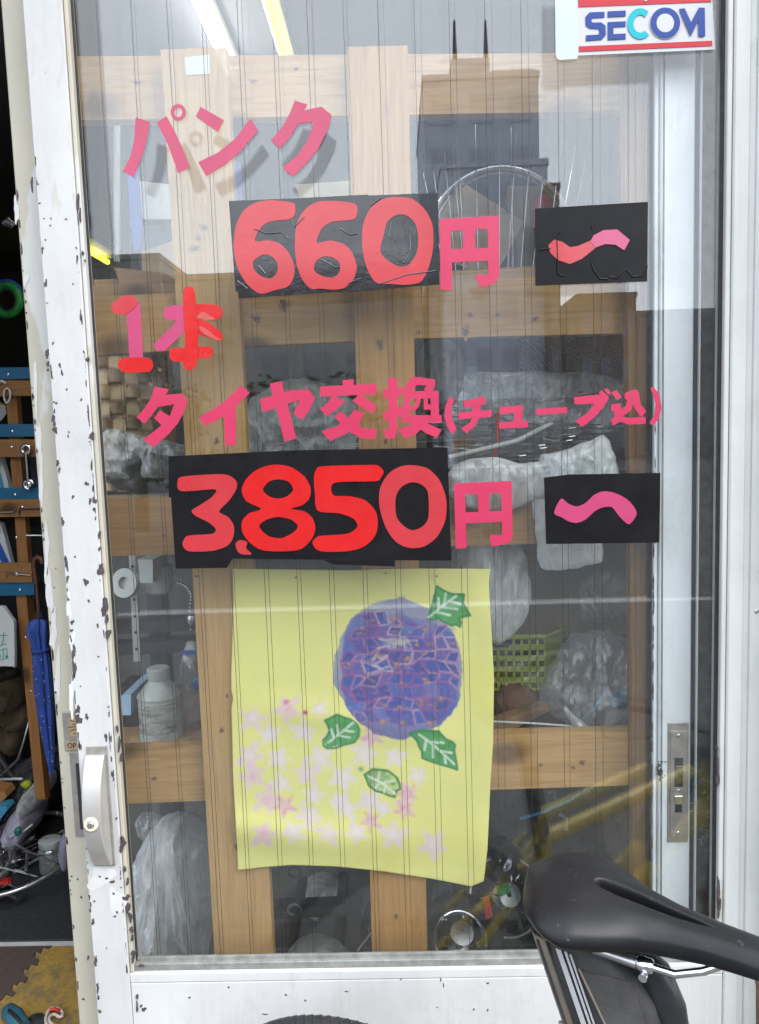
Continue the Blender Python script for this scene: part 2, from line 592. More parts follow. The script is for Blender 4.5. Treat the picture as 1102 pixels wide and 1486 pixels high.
M['bag_clear'] = film('clear_film', (.86, .89, .90), .20, .16, .9)
M['bag_thin'] = film('thin_film', (.90, .92, .93), .36, .14, .8)
M['bag_white'] = film('milky_film', (.88, .90, .92), .80, .3, .15)
M['bag_grey'] = film('grey_film', (.84, .87, .89), .55, .18, .5)
M['bag_dark'] = plain('dark_sheet', (.045, .047, .05), .3, var=.5, scale=14, bump=.6, bscale=20, dist=.01)
M['bag_purple'] = plain('dusty_sheet', (.075, .072, .085), .3, var=.5, scale=12, bump=.6, bscale=20, dist=.01)
M['offwhite'] = plain('offwhite_plastic', (.62, .63, .60), .45, var=.08, dirt=.2)
M['can'] = plain('dusty_can', (.50, .53, .49), .45, .15, var=.18, scale=30, dirt=.75)
M['can_cap'] = plain('grey_cap', (.42, .44, .43), .55, var=.1, scale=40)
M['blue'] = plain('blue_plastic', (.03, .11, .42), .4, var=.15)
M['sky_blue'] = plain('sky_blue_plastic', (.07, .32, .50), .4, var=.15)
M['pale_blue'] = plain('pale_blue_plastic', (.36, .50, .68), .4, var=.12)
M['green'] = plain('green_plastic', (.03, .28, .06), .4, var=.15)
M['lime'] = plain('lime_plastic', (.46, .52, .035), .42, var=.1)
M['red_plastic'] = plain('red_plastic', (.55, .03, .02), .35, var=.1)
M['amber'] = plain('amber_plastic', (.45, .25, .02), .4, var=.15)
M['umbrella'] = plain('umbrella_cloth', (.035, .085, .36), .6, var=.25, scale=40, bump=.3, bscale=30)
M['brown_wood'] = plain('brown_handle', (.12, .05, .03), .4, var=.2)
M['mat_black'] = plain('black_mat', (.028, .029, .032), .85, var=.35, scale=90, bump=.5, bscale=160)
M['mat_brown'] = plain('brown_foam', (.085, .06, .052), .8, var=.15, scale=40, bump=.2)
M['mat_yellow'] = plain('yellow_foam', (.40, .25, .055), .75, var=.2, scale=75, bump=.3, dirt=.95)
M['concrete'] = plain('concrete', (.075, .074, .072), .85, var=.2, scale=6, bump=.3, bscale=60, dirt=.3)
M['asphalt'] = plain('asphalt', (.05, .05, .052), .85, var=.25, scale=30, bump=.5, bscale=150)
M['line'] = plain('road_paint', (.42, .42, .41), .6, var=.25, scale=20)
M['floor'] = plain('shop_floor', (.12, .115, .11), .75, var=.25, scale=8)
M['bld_a'] = plain('tower_render', (.46, .49, .55), .8, var=.12, scale=1)
M['bld_b'] = plain('block_render', (.22, .21, .20), .8, var=.12, scale=1)
M['bld_c'] = plain('brown_tile', (.16, .12, .10), .8, var=.12, scale=1)
M['win'] = plain('window_dark', (.36, .385, .44), .4, var=.2, scale=1)
M['win_dim'] = plain('window_dim', (.13, .135, .145), .3, var=.1, scale=1)
M['leaf'] = plain('leaf', (.05, .085, .03), .6, var=.4, scale=3)
M['bark'] = plain('bark', (.10, .075, .055), .9, var=.3, scale=12, bump=.5)
M['wallext'] = plain('shop_front', (.55, .56, .55), .7, var=.06, scale=3)
M['rust'] = plain('rust', (.13, .07, .045), .85, var=.4, scale=60, bump=.4)
M['web'] = plain('cobweb', (.30, .30, .27), .9, var=.3)
M['gold'] = plain('tarnished_gold', (.42, .30, .15), .5, .3, var=.3, scale=120)
M['teal_ink'] = plain('teal_marker', (.02, .36, .32), .5, var=.1)
M['paper'] = plain('paper', (.66, .68, .66), .7, var=.06)
M['jar_glass'] = film('jar_glass', (.55, .60, .58), .35, .08, .3, bump=.05)

# ------------------------------------------------------------------ setting
def struct(mb, name, mat):
    return tag(mb.build(name, mat), kind='structure')

struct(MB().box(-60, 60, -60, -2.42, -.5, -.13), 'road', M['asphalt'])
struct(MB().box(-60, 60, -2.30, -.06, -.5, -.012), 'pavement', M['concrete'])
kb = MB()
for i in range(-6, 7):
    kb.box(i * .6 - .297, i * .6 + .297, -2.42, -2.30, -.5, -.004, .008)
kerb = struct(kb, 'kerb', M['concrete'])
kerb['kind'] = 'structure'
struct(MB().box(-60, 60, -5.66, -5.54, -.129, -.126), 'road_marking', M['line'])
struct(MB().box(-3.4, 2.2, -.06, 4.2, -.5, 0), 'floor', M['floor'])
struct(MB().box(-60, 60, 4.2, 60, -.5, -.012), 'ground', M['concrete'])

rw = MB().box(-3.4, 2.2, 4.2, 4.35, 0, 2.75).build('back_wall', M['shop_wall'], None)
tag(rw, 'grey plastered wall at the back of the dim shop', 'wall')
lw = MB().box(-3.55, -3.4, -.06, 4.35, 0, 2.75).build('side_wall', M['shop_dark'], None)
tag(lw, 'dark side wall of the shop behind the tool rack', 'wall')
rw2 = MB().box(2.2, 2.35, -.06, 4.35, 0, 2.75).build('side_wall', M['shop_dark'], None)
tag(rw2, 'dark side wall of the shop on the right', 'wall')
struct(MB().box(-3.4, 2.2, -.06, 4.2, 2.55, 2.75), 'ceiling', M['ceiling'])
fw = thing('shop_front_wall', 'pale shop front wall framing the sliding doors', 'wall', (.52, 0, 0))
MB().box(.512, 3.4, -.055, .14, -.01, 2.32).build('wall_panel', M['jamb'], fw)
MB().box(-4.6, -1.75, -.055, .14, -.01, 2.32).build('wall_panel', M['wallext'], fw)
MB().box(-4.6, 3.4, -.055, .14, 2.322, 3.4).build('lintel', M['wallext'], fw)
MB().box(-1.748, .51, -.05, .09, -.011, .02).build('sill', M['alu_plate'], fw)

# ------------------------------------------------------------------ sliding doors
ZT = 2.30
GX0, GX1, GZ0 = at(150, 690, 0).x, at(1044, 743, 0).x, at(500, 1394, 0).z
SX0 = at(84, 700, -.012).x
SX1 = .508
Y0, Y1 = -.012, .022


def chip_poly(cx, cy, w, h, y, seed):
    r = random.Random(seed)
    n = 22
    ph = [r.uniform(0, 6.28) for _ in range(4)]
    pts = []
    for i in range(n):
        t = 2 * math.pi * i / n
        k = .86 + .20 * math.sin(2 * t + ph[0]) + .16 * math.sin(3 * t + ph[1]) + .12 * math.sin(5 * t + ph[2]) + r.uniform(-.13, .13)
        pts.append((cx + math.cos(t) * w / 2 * k, cy + math.sin(t) * h / 2 * k))
    return pp(pts, y - .0004, y + .002)


def groove_stile(x0, x1, gx, gw, z0, z1, y0, y1):
    """stile with a shallow moulding groove"""
    b = MB()
    prof = [(x0 + .002, y0), (gx - gw, y0), (gx - gw * .6, y0 + .004), (gx + gw * .3, y0 + .004), (gx + gw * .4, y0 + .0015), (gx + gw, y0 + .0005), (x1 - .002, y0 + .0005),
            (x1, y0 + .0025), (x1, y1), (x0, y1), (x0, y0 + .002)]
    n = len(prof)
    vs = [(x, y, z) for z in (z0, z1) for x, y in prof]
    fs = [(i, (i + 1) % n, n + (i + 1) % n, n + i) for i in range(n)] + [tuple(range(n))[::-1], tuple(range(n, 2 * n))]
    return b.add(vs, fs)


door = thing('sliding_door', 'front glazed sliding door with flaking white paint and arched pull handle', 'door', ((SX0 + SX1) / 2, 0, .02))
MB().box(SX0, GX0 - .007, Y0, Y1, .03, ZT, .0015).build('stile', M['white'], door)
groove_stile(GX1 + .008, SX1, GX1 + .035, .008, .03, ZT, Y0, Y1).build('stile', M['jamb'], door)
RZ = GZ0 - .022
MB().box(GX0 - .0065, GX1 + .0075, Y0 + .0012, Y1, .03, RZ, .0012).build('bottom_rail', M['white_rail'], door)
MB().box(GX0 - .0065, GX1 + .0075, Y0 + .0004, Y1 - .004, RZ + .0012, GZ0 - .007, .001).build('bottom_moulding', M['white_rail'], door)
# narrow beads that hold the pane
MB().box(GX0 - .0065, GX0 - .001, Y0 + .003, .0135, GZ0 - .006, ZT, .001).build('glazing_bead', M['cream'], door)
MB().box(GX0 - .0009, GX0 + .0012, .001, .0048, GZ0 + .0045, ZT).build('rubber_seal', M['rubber'], door)
MB().box(GX1 + .0005, GX1 + .0075, Y0 + .003, Y1, GZ0 - .006, ZT, .001).build('glazing_bead', M['white'], door)
MB().box(GX1 - .003, GX1 + .0004, -.001, .0048, GZ0 + .0045, ZT).build('rubber_seal', M['rubber'], door)
MB().box(GX0 - .001, GX1 + .0005, Y0 + .006, .0135, GZ0 - .0065, GZ0 + .004, .001).build('glazing_bead', M['bead'], door)
MB().box(GX0 + .0015, GX1 - .0035, .0005, .0048, GZ0 + .0042, GZ0 + .0085).build('rubber_seal', M['bead'], door)
MB().box(GX0 - .001, GX1 + .001, .005, .009, GZ0 - .002, ZT - .02).build('glass_pane', M['glass_front'], door)


def wires(parent, xs, y, z0, z1):
    me = MB().tube([(0, 0, z0), (0, 0, z1)], .00036, 5).build('wire', M['wire'], None)
    data = me.data
    COL.objects.unlink(me)
    bpy.data.objects.remove(me)
    for x in xs:
        o = bpy.data.objects.new('wire', data)
        link(o, parent)
        o.location = Vector((x, y, 0)) - ORG[parent.name]


fx0 = at(391.7, 1000, .007).x
wires(door, [fx0 + .0455 * k + random.uniform(-.0012, .0012) for k in range(-4, 13) if GX0 + .006 < fx0 + .0455 * k < GX1 - .006], .007, GZ0 + .002, ZT - .03)

# big flakes and losses of paint, where the photograph shows them
CH = [(46, 268, 3, 18), (64, 317, 2, 2), (74, 317, 2, 3), (96, 318, 3, 3), (73, 327, 2, 3), (113, 292, 3, 20), (116, 312, 3, 16), (120, 367, 3, 6), (123, 378, 2, 4), (106, 412, 2, 3), (77, 498, 3, 4),
      (68, 513, 4, 14), (69, 528, 3, 8), (69, 537, 2, 5), (87, 530, 3, 8), (90, 541, 3, 8), (97, 565, 2, 4), (118, 580, 3, 4), (82, 585, 3, 4), (79, 597, 3, 6), (78, 610, 6, 16), (80, 624, 6, 12), (100, 627, 2, 3),
      (99, 633, 2, 5), (133, 633, 8, 9), (127, 521, 4, 6), (84, 672, 5, 8), (86, 682, 3, 8), (126, 702, 6, 6), (106, 721, 4, 5), (131, 727, 4, 9), (137, 726, 6, 10), (91, 757, 4, 13), (144, 776, 3, 10),
      (144, 797, 3, 6), (109, 808, 3, 3), (146, 827, 7, 20), (95, 810, 4, 6), (98, 840, 4, 10), (125, 845, 6, 12), (98, 856, 2, 5), (152, 880, 7, 30), (155, 899, 5, 10), (129, 872, 3, 5), (105, 903, 5, 7),
      (104, 915, 4, 5), (142, 908, 3, 6), (157, 920, 6, 15), (107, 946, 6, 22), (108, 970, 6, 24), (107, 982, 4, 10), (143, 953, 2, 3), (117, 996, 2, 2), (113, 1030, 8, 10), (114, 1044, 11, 12), (126, 1040, 4, 10),
      (154, 1070, 4, 12), (170, 1058, 3, 10), (173, 1080, 4, 20), (176, 1100, 3, 16), (122, 1168, 4, 8), (169, 1188, 3, 4), (178, 1222, 8, 14), (176, 1232, 5, 10), (183, 1303, 10, 8), (186, 1318, 5, 16), (189, 1332, 5, 14),
      (191, 1350, 5, 10), (192, 1362, 4, 8), (135, 1338, 5, 8), (165, 1297, 4, 3), (163, 1280, 6, 5), (145, 1272, 3, 3), (155, 1275, 4, 4), (130, 1302, 3, 6), (137, 1308, 3, 3), (139, 1394, 4, 14), (142, 1434, 4, 14), (143, 1448, 4, 6),
      (145, 1468, 4, 6), (194, 1384, 6, 10), (193, 1392, 4, 12), (170, 1324, 3, 5), (167, 1330, 4, 3), (155, 1376, 2, 2), (199, 1447, 3, 8), (199, 1462, 3, 14), (181, 1262, 3, 9), (185, 1280, 3, 12), (131, 1322, 3, 4), (66, 348, 2, 3)]
cb = MB()
for i, (a, b, w_, h_) in enumerate(CH):
    c = chip_poly(a, b, w_ * 1.15, h_ * 1.1, Y0, i)
    cb.add(c.v, c.f)
rr = random.Random(3)
for i in range(90):                                   # losses along both edges of the stile
    z = rr.uniform(.62, 1.75)
    pz = 1486 - (z - .62) / 1.2 * 1250
    e = rr.choice((0, 0, 1))
    if e == 0:
        xw = GX0 - .0078 - rr.random() ** 2 * .004
    else:
        xw = SX0 + .001 + rr.random() * .003
    hh = rr.choice((.002, .003, .005, .008, .013, .020)) * (1.3 - .5 * (z - .62))
    n = 20
    pts = []
    ph = [rr.uniform(0, 6.28) for _ in range(3)]
    wd = rr.uniform(.0009, .0026)
    for k in range(n):
        t = 2 * math.pi * k / n
        q = .8 + .3 * math.sin(2 * t + ph[0]) + .22 * math.sin(3 * t + ph[1]) + rr.uniform(-.18, .18)
        pts.append(Vector((xw + math.cos(t) * wd * q, Y0 - .00035, z + math.sin(t) * hh * .6 * q)))
    pts = [Vector((max(SX0 + .0016, min(p.x, GX0 - .0086)), p.y, p.z)) for p in pts]
    c = MB().prism(pts, [p + Vector((0, .002, 0)) for p in pts])
    cb.add(c.v, c.f)
o = cb.build('paint_loss', M['chip'], door)
o['kind'] = 'stuff'
cb = MB()
for i, (a, b, w_, h_) in enumerate([(410, 1414, 8, 4), (414, 1419, 5, 5), (478, 1415, 3, 7), (503, 1439, 6, 2), (385, 1472, 9, 2), (708, 1427, 4, 3), (209, 1465, 7, 7), (205, 1460, 5, 4), (415, 1444, 3, 3), (443, 1452, 3, 3), (640, 1422, 2, 6), (644, 1430, 2, 7), (688, 1465, 3, 3),
                                    (708, 1466, 3, 4), (635, 1462, 2, 2), (582, 1422, 2, 2), (332, 1433, 3, 3), (275, 1448, 4, 3), (236, 1420, 3, 3), (205, 1402, 8, 4), (1030, 1410, 7, 3)]):
    c = chip_poly(a, b, w_, h_, Y0 + .0012, 300 + i)
    cb.add(c.v, c.f)
o = cb.build('paint_loss', M['chip'], door)
o['kind'] = 'stuff'
cb = MB()
for i, (a, b, w_, h_) in enumerate([(1043, 1295, 4, 60), (1044, 1316, 6, 30), (1042, 1110, 4, 44), (1042, 1132, 5, 22), (1041, 1086, 3, 8)]):
    c = chip_poly(a, b, w_, h_, Y0, 400 + i)
    cb.add(c.v, c.f)
o = cb.build('paint_loss', M['chip'], door)
o['kind'] = 'stuff'
# fresh white under-coat patches on the stile
cb = MB()
for i, (a, b, w_, h_) in enumerate([(100, 880, 10, 36), (104, 1010, 9, 60), (147, 1270, 40, 46), (170, 1310, 22, 50), (105, 930, 9, 30)]):
    c = chip_poly(a, b, w_, h_, Y0 + .0002, 500 + i)
    cb.add(c.v, c.f)
o = cb.build('bare_undercoat', M['chip_white'], door)
o['kind'] = 'stuff'

# pull handle with lock
hx0, hx1 = at(126, 1085, Y0).x, at(156, 1085, Y0).x
hz1, hz0 = at(140, 1082, Y0).z, at(150, 1256, Y0).z
hd = MB().box(hx0, hx1, Y0 - .0022, Y0 + .001, hz0, hz1, .0006).build('handle', M['alu_plate'], door)
hb = MB()
NH = 26
ya = []
for i in range(NH + 1):
    t = i / NH
    yo = .006 + .026 * math.sin(math.pi * min(1, t * 1.02)) ** .75
    ya.append((hz1 - .012 - t * (hz1 - hz0 - .016), yo))
vs, fs = [], []
for z, yo in ya:
    for x, y in ((hx0 + .001, Y0 - yo), (hx1 - .0045, Y0 - yo - .001), (hx1 - .003, Y0 - yo + .001), (hx1 - .003, Y0 - .0023), (hx0 + .001, Y0 - .0023)):
        vs.append((x, y, z))
for i in range(NH):
    for k in range(5):
        fs.append((i * 5 + k, i * 5 + (k + 1) % 5, i * 5 + 5 + (k + 1) % 5, i * 5 + 5 + k))
fs += [tuple(range(5)), tuple(range(NH * 5, NH * 5 + 5))[::-1]]
hb.add(vs, fs).build('grip', M['alu'], hd, smooth=35)
kz = at(137, 1195, Y0 - .03).z
kx = (hx0 + hx1) / 2 - .002
MB().lathe((kx, Y0 - .026, kz), [(.010, 0), (.010, .0075), (.0085, .009), (.0055, .009), (.0055, .007)], 24, (0, -1, 0)).build('lock_collar', M['cream_plastic'], hd, smooth=30)
MB().lathe((kx, Y0 - .032, kz), [(.0045, 0), (.0045, .0035), (.004, .0042), (.0012, .0042)], 20, (0, -1, 0)).build('lock_cylinder', M['chrome'], hd, smooth=30)
# screw heads on the right stile
MB().lathe(at(1098, 887, Y0 + .001), [(.003, 0), (.003, .0012), (.002, .002), (.0004, .002)], 12, (0, -1, 0)).build('screw', M['steel'], door)

# rear door
RY0, RY1 = .035, .066
R0, R1 = at(54, 690, RY0).x, at(1005, 743, RY0).x
RG1 = at(957, 743, RY0).x
rear = thing('sliding_door', 'rear glazed sliding door behind the front one, its cream edge showing at the left', 'door', ((R0 + R1) / 2, .05, .02))
MB().box(R0, R0 + .062, RY0, RY1, .03, ZT, .002).build('stile', M['cream'], rear)
RGL = R0 + .064
st = MB()
st.box(RG1, R1, RY0, RY1, .03, ZT, .0015)
st.build('stile', M['rear_white'], rear)
MB().box(RG1 - .0065, RG1 - .0005, RY0 + .004, RY1, GZ0 + .0, ZT, .001).build('glazing_bead', M['rear_white'], rear)
MB().box(RG1 - .0095, RG1 - .0068, RY0 + .010, RY1 - .002, GZ0, ZT).build('rubber_seal', M['rubber'], rear)
MB().box(RG1 + .003, RG1 + .0045, RY0 - .0006, RY0 + .002, .03, ZT).build('bead_line', M['bead'], rear)
MB().box(R1 + .0002, R1 + .0066, RY0 + .003, RY1, .03, ZT).build('rubber_seal', M['rubber'], rear)
MB().box(R1 + .0068, R1 + .0085, RY0 - .002, RY1, .03, ZT).build('fin', M['rear_white'], rear)
MB().box(RGL, RG1 - .001, RY0, RY1, .03, GZ0 - .055, .0015).build('bottom_rail', M['white_rail'], rear)
MB().box(RGL, RG1 - .007, RY0 + .013, RY0 + .017, GZ0 - .058, ZT - .02).build('glass_pane', M['glass_rear'], rear)
rx0 = at(397, 1000, RY0 + .015).x
wires(rear, [rx0 + .0478 * k + random.uniform(-.0012, .0012) for k in range(-5, 13) if RGL < rx0 + .0478 * k < RG1 - .014], RY0 + .015, GZ0 - .05, ZT - .03)
# flakes of the rear door: its left edge, the bead and round the lock
cb = MB()
rr = random.Random(11)
for i in range(46):
    z = rr.uniform(.55, 1.72)
    hh = rr.choice((.002, .003, .005, .008, .013))
    pts = []
    for k in range(9):
        t = 2 * math.pi * k / 9
        q = rr.uniform(.6, 1.2)
        pts.append(Vector((R0 + .0022 + max(-.0005, math.cos(t) * .0020 * q), RY0 - .0004, z + math.sin(t) * hh * .6 * q)))
    c = MB().prism(pts, [p + Vector((0, .002, 0)) for p in pts])
    cb.add(c.v, c.f)
for i, (a, b, w_, h_) in enumerate([(83, 1180, 3, 4), (79, 853, 2, 3), (81, 825, 2, 2), (76, 905, 3, 3), (118, 1302, 3, 5), (104, 1272, 3, 3), (113, 1276, 3, 3), (86, 1400, 2, 3), (121, 1450, 4, 4), (92, 1208, 2, 3), (128, 1390, 3, 8)]):
    c = chip_poly(a, b, w_, h_, RY0, 600 + i)
    cb.add(c.v, c.f)
o = cb.build('paint_loss', M['chip'], rear)
o['kind'] = 'stuff'
cb = MB()
for i in range(34):
    c = chip_poly(rr.gauss(958.5, 2.6), rr.uniform(1104, 1134), rr.uniform(1.5, 4.5), rr.uniform(1.5, 5), RY0 - .0002, 700 + i)
    cb.add(c.v, c.f)
for i in range(44):
    py = rr.uniform(560, 1340)
    c = chip_poly(950.5 - (py - 743) * .012 + rr.uniform(-.8, .8), py, 1.6, rr.uniform(4, 26), RY0 + .004, 800 + i)
    cb.add(c.v, c.f)
o = cb.build('paint_loss', M['chip'], rear)
o['kind'] = 'stuff'
cb = MB()
for i, (a, b, w_, h_) in enumerate([(24, 305, 9, 38), (38, 405, 9, 20), (52, 560, 6, 90), (57, 640, 9, 60), (60, 700, 8, 70), (68, 800, 9, 80), (72, 860, 12, 70), (78, 915, 12, 60), (84, 980, 10, 70)]):
    c = chip_poly(a, b, w_, h_, RY0 - .0001, 900 + i)
    cb.add(c.v, c.f)
o = cb.build('bare_undercoat', M['chip_white'], rear)
o['kind'] = 'stuff'
# its finger recess and lettered plate, half hidden behind the front door
a, b = at(101, 1092, RY0), at(121, 1214, RY0)
rc = MB().box(a.x + .000, a.x + .030, RY0 - .0015, RY0 + .001, b.z, a.z, .0005).build('recess_plate', M['alu_plate'], rear)
MB().box(a.x + .0085, a.x + .026, RY0 - .0019, RY0 - .001, b.z + .012, a.z - .016).build('slot', M['rubber'], rc)
a, b = at(91, 1033, RY0), at(108, 1089, RY0)
op = MB().box(a.x, a.x + .042, RY0 - .0024, RY0 + .001, b.z, a.z, .0005).build('open_plate', M['alu_plate'], rear)
gz = (b.z - a.z)
MB().box(a.x + .009, a.x + .038, RY0 - .003, RY0 - .0022, a.z + gz * .62, a.z + gz * .12).build('gold_panel', M['gold'], op)
MB().box(a.x + .003, a.x + .039, RY0 - .003, RY0 - .0022, a.z + gz * .96, a.z + gz * .74).build('gold_panel', M['gold'], op)
lt = MB()
zc = a.z + gz * .85
lt.ring((a.x + .0085, RY0 - .0032, zc), .0032, .0006, 20, 5, (0, 1, 0))
lt.tube([(a.x + .014, RY0 - .0032, zc - .0034), (a.x + .014, RY0 - .0032, zc + .0034)], .0006, 5)
lt.ring((a.x + .0152, RY0 - .0032, zc + .0016), .0018, .0006, 14, 5, (0, 1, 0))
lt.tube([(a.x + .020, RY0 - .0032, zc - .0034), (a.x + .020, RY0 - .0032, zc + .0034)], .0006, 5)
for q in (-.0034, 0, .0034):
    lt.tube([(a.x + .020, RY0 - .0032, zc + q), (a.x + .024, RY0 - .0032, zc + q)], .0006, 5)
lt.tube([(a.x + .027, RY0 - .0032, zc - .0034), (a.x + .027, RY0 - .0032, zc + .0034), (a.x + .031, RY0 - .0032, zc - .0034), (a.x + .031, RY0 - .0032, zc + .0034)], .0006, 5)
lt.build('lettering', M['rubber'], op)
sq = MB()
for k in range(5):
    zz = a.z + gz * (.2 + .09 * k)
    sq.tube([(a.x + .011 + .004 * math.sin(k * 2.1), RY0 - .0032, zz), (a.x + .017, RY0 - .0032, zz - .002 * math.cos(k)), (a.x + .030, RY0 - .0032, zz + .001)], .0005, 5)
sq.build('scrollwork', M['rubber'], op)
# lock plate on the right stile
a, b = at(970, 1050, RY0 - .002), at(1002, 1222, RY0 - .002)
lx1 = at(1000, 1050, RY0 - .002).x
lp = MB().box(a.x, lx1, RY0 - .002, RY0 + .001, b.z, a.z, .0006).build('lock_plate', M['alu_plate'], rear)
mz = lambda py: at(985, py, RY0 - .002).z
cxl = (a.x + lx1) / 2
MB().box(a.x + .003, lx1 - .0015, RY0 - .0034, RY0 - .0018, mz(1213), mz(1060), .0005).build('face_plate', M['alu_plate'], lp)
MB().box(cxl - .006, cxl + .006, RY0 - .0039, RY0 - .003, mz(1141), mz(1099)).build('bolt_slot', M['rubber'], lp)
MB().box(cxl - .0055, cxl + .0055, RY0 - .005, RY0 - .0036, mz(1166), mz(1154), .0004).build('latch', M['chrome'], lp)
MB().box(cxl - .005, cxl + .005, RY0 - .0039, RY0 - .003, mz(1178), mz(1167)).build('bolt_slot', M['rubber'], lp)
MB().box(cxl - .004, cxl + .004, RY0 - .0046, RY0 - .0038, mz(1112), mz(1110)).build('bolt', M['steel'], lp)
for py in (1067, 1147, 1208):
    MB().lathe((cxl, RY0 - .0032, mz(py)), [(.0028, 0), (.0028, .0008), (.002, .0014), (.0003, .0014)], 12, (0, -1, 0)).build('screw', M['steel'], lp)
# dusty inner jamb and cobweb
dj = MB().box(R1 + .010, .70, .072, .11, 0, 2.32).build('inner_jamb', M['bead'], None)
tag(dj, 'dusty dark strip of door jamb between the two door edges', 'door jamb')
wb = MB()
rr = random.Random(5)
for k in range(80):
    p = at(rr.uniform(1002, 1036), rr.gauss(1185, 32), rr.uniform(.03, .068))
    d = Vector((rr.uniform(-1, 1), rr.uniform(-.2, .2), rr.uniform(-1, 1))) * .010
    q = p + d
    if q.x < GX1 + .02 and q.x > R1 - .004:
        wb.tube([p, p + d * .5 + Vector((0, 0, rr.uniform(-.003, .003))), q], .00035, 4)
tag(wb.build('cobweb', M['web'], None), 'dusty cobweb tangled beside the lock plate of the rear door', 'cobweb', kind='stuff')

# ------------------------------------------------------------------ lettering on the front pane
YV = .0049


def crop(x0, y0, s):
    return lambda pts: [(x0 + a / s, y0 + b / s) for a, b in pts]


LAY = [0]


def vinyl(name, mat, parent, poly, holes=(), smooth=0, y=None, thick=.0004):
    LAY[0] += 1
    y = (YV if y is None else y) - .00007 * (LAY[0] % 7)
    if smooth:
        poly = crom(poly)
        holes = [crom(h) for h in holes]
    return pp(poly, y - thick, y, holes).build(name, mat, parent)


def word(name, label, cat, px, py, **kw):
    return thing(name, label, cat, at(px, py, YV), **kw)


def ell(cx, cy, rx, ry, n=28):
    return [(cx + rx * math.cos(2 * math.pi * i / n), cy + ry * math.sin(2 * math.pi * i / n)) for i in range(n)]


GL = 'price lettering stuck on the front pane'
c = crop(140, 130, 3.061)
t = word('window_lettering', 'top line of pink letters, painted paler for sky sheen, reading パンク above the 660 card', 'lettering', 330, 255, group=GL)
P1 = M['pink_sheen']
o = vinyl('letter', P1, t, c([(175, 123), (236, 142), (228, 200), (212, 270), (165, 390), (118, 362), (150, 300), (167, 230)]))
vinyl('stroke', P1, o, c([(268, 145), (312, 117), (345, 180), (378, 250), (415, 345), (363, 371), (320, 250)]))
vinyl('stroke', P1, o, c(ell(364, 101, 34, 37)), [c(ell(364, 101, 18, 20))])
o = vinyl('letter', P1, t, c([(684, 128), (720, 180), (640, 275), (570, 335), (488, 385), (452, 322), (540, 280), (620, 215)]))
vinyl('stroke', P1, o, c([(463, 76), (566, 135), (540, 188), (442, 120)]))
vinyl('letter', P1, t, c([(882, 48), (938, 66), (922, 93), (1000, 75), (1045, 112), (1032, 170), (985, 265), (935, 325), (873, 387), (826, 348), (895, 290), (935, 230), (966, 143), (898, 152), (858, 215), (815, 262), (776, 226), (830, 160), (862, 100)]))

c = crop(150, 390, 5.51)
t = word('window_lettering', 'short second line of pink and red taped letters reading 1本', 'lettering', 240, 540, group=GL)
o = vinyl('letter', M['magenta'], t, c([(187, 340), (225, 225), (262, 233), (285, 275), (298, 330), (320, 720), (210, 720), (195, 480)]))
vinyl('stroke', M['red2'], o, c([(65, 300), (85, 265), (150, 225), (205, 210), (250, 228), (268, 260), (262, 295), (185, 362), (110, 362), (75, 345)]), smooth=1, y=YV - .0006)
vinyl('stroke', M['red'], o, c([(115, 765), (140, 722), (180, 710), (350, 712), (385, 730), (400, 770), (385, 810), (350, 825), (200, 832), (150, 818)]), smooth=2, y=YV - .0006)
o = vinyl('letter', M['red'], t, c([(640, 290), (640, 190), (655, 148), (690, 140), (722, 155), (735, 200), (745, 300), (760, 500), (757, 630), (750, 740), (735, 788), (700, 810), (660, 800), (637, 760), (638, 730), (655, 600), (650, 480)]), smooth=1, y=YV - .0010)
vinyl('stroke', M['red'], o, c([(742, 287), (900, 288), (940, 315), (957, 350), (940, 385), (900, 409), (830, 408), (755, 380)]), smooth=1)
vinyl('stroke', M['salmon'], o, c([(757, 372), (800, 345), (850, 372), (895, 405), (820, 407), (760, 385)]), smooth=1, y=YV - .0005)
vinyl('stroke', M['magenta'], o, c([(645, 295), (540, 297), (500, 312), (480, 350), (490, 388), (540, 414), (600, 410), (645, 380)]), smooth=1)
vinyl('stroke', M['magenta'], o, c([(628, 380), (655, 400), (650, 490), (600, 550), (500, 647), (460, 659), (418, 642), (408, 610), (430, 578), (560, 450), (600, 400)]), smooth=1, y=YV - .0005)
vinyl('stroke', M['red'], o, c([(755, 405), (800, 412), (860, 440), (930, 500), (952, 530), (957, 562), (930, 573), (870, 560), (800, 537), (760, 512)]), smooth=1)
vinyl('stroke', M['salmon'], o, c([(762, 470), (790, 462), (850, 500), (900, 545), (940, 566), (915, 572), (850, 548), (800, 515)]), smooth=1, y=YV - .0005)
vinyl('stroke', M['red'], o, c([(545, 640), (635, 632), (760, 625), (845, 620), (872, 645), (877, 680), (850, 710), (760, 716), (640, 740), (560, 740), (533, 710), (530, 670)]), smooth=1)

PK = M['pink']
c = crop(180, 540, 3.936)
t = word('window_lettering', 'long third line of bright pink letters reading タイヤ交換 with small bracketed チューブ込', 'lettering', 560, 640, group=GL)
vinyl('letter', PK, t, c([(178, 82), (258, 98), (238, 130), (330, 122), (365, 160), (345, 225), (310, 290), (255, 355), (168, 428), (108, 385), (165, 345), (215, 303), (173, 262), (207, 218), (262, 252), (288, 183), (192, 200), (160, 245), (118, 295), (72, 258), (120, 205), (155, 150)]))
vinyl('letter', PK, t, c([(668, 77), (720, 118), (640, 195), (640, 415), (578, 420), (572, 250), (468, 307), (428, 262), (560, 180)]))
vinyl('letter', PK, t, c([(833, 65), (903, 52), (915, 118), (968, 97), (975, 105), (1050, 95), (1093, 148), (1060, 215), (1022, 272), (968, 240), (1003, 160), (935, 180), (985, 380), (918, 397), (870, 205), (793, 228), (776, 152), (850, 135)]))
c = crop(440, 530, 3.936)
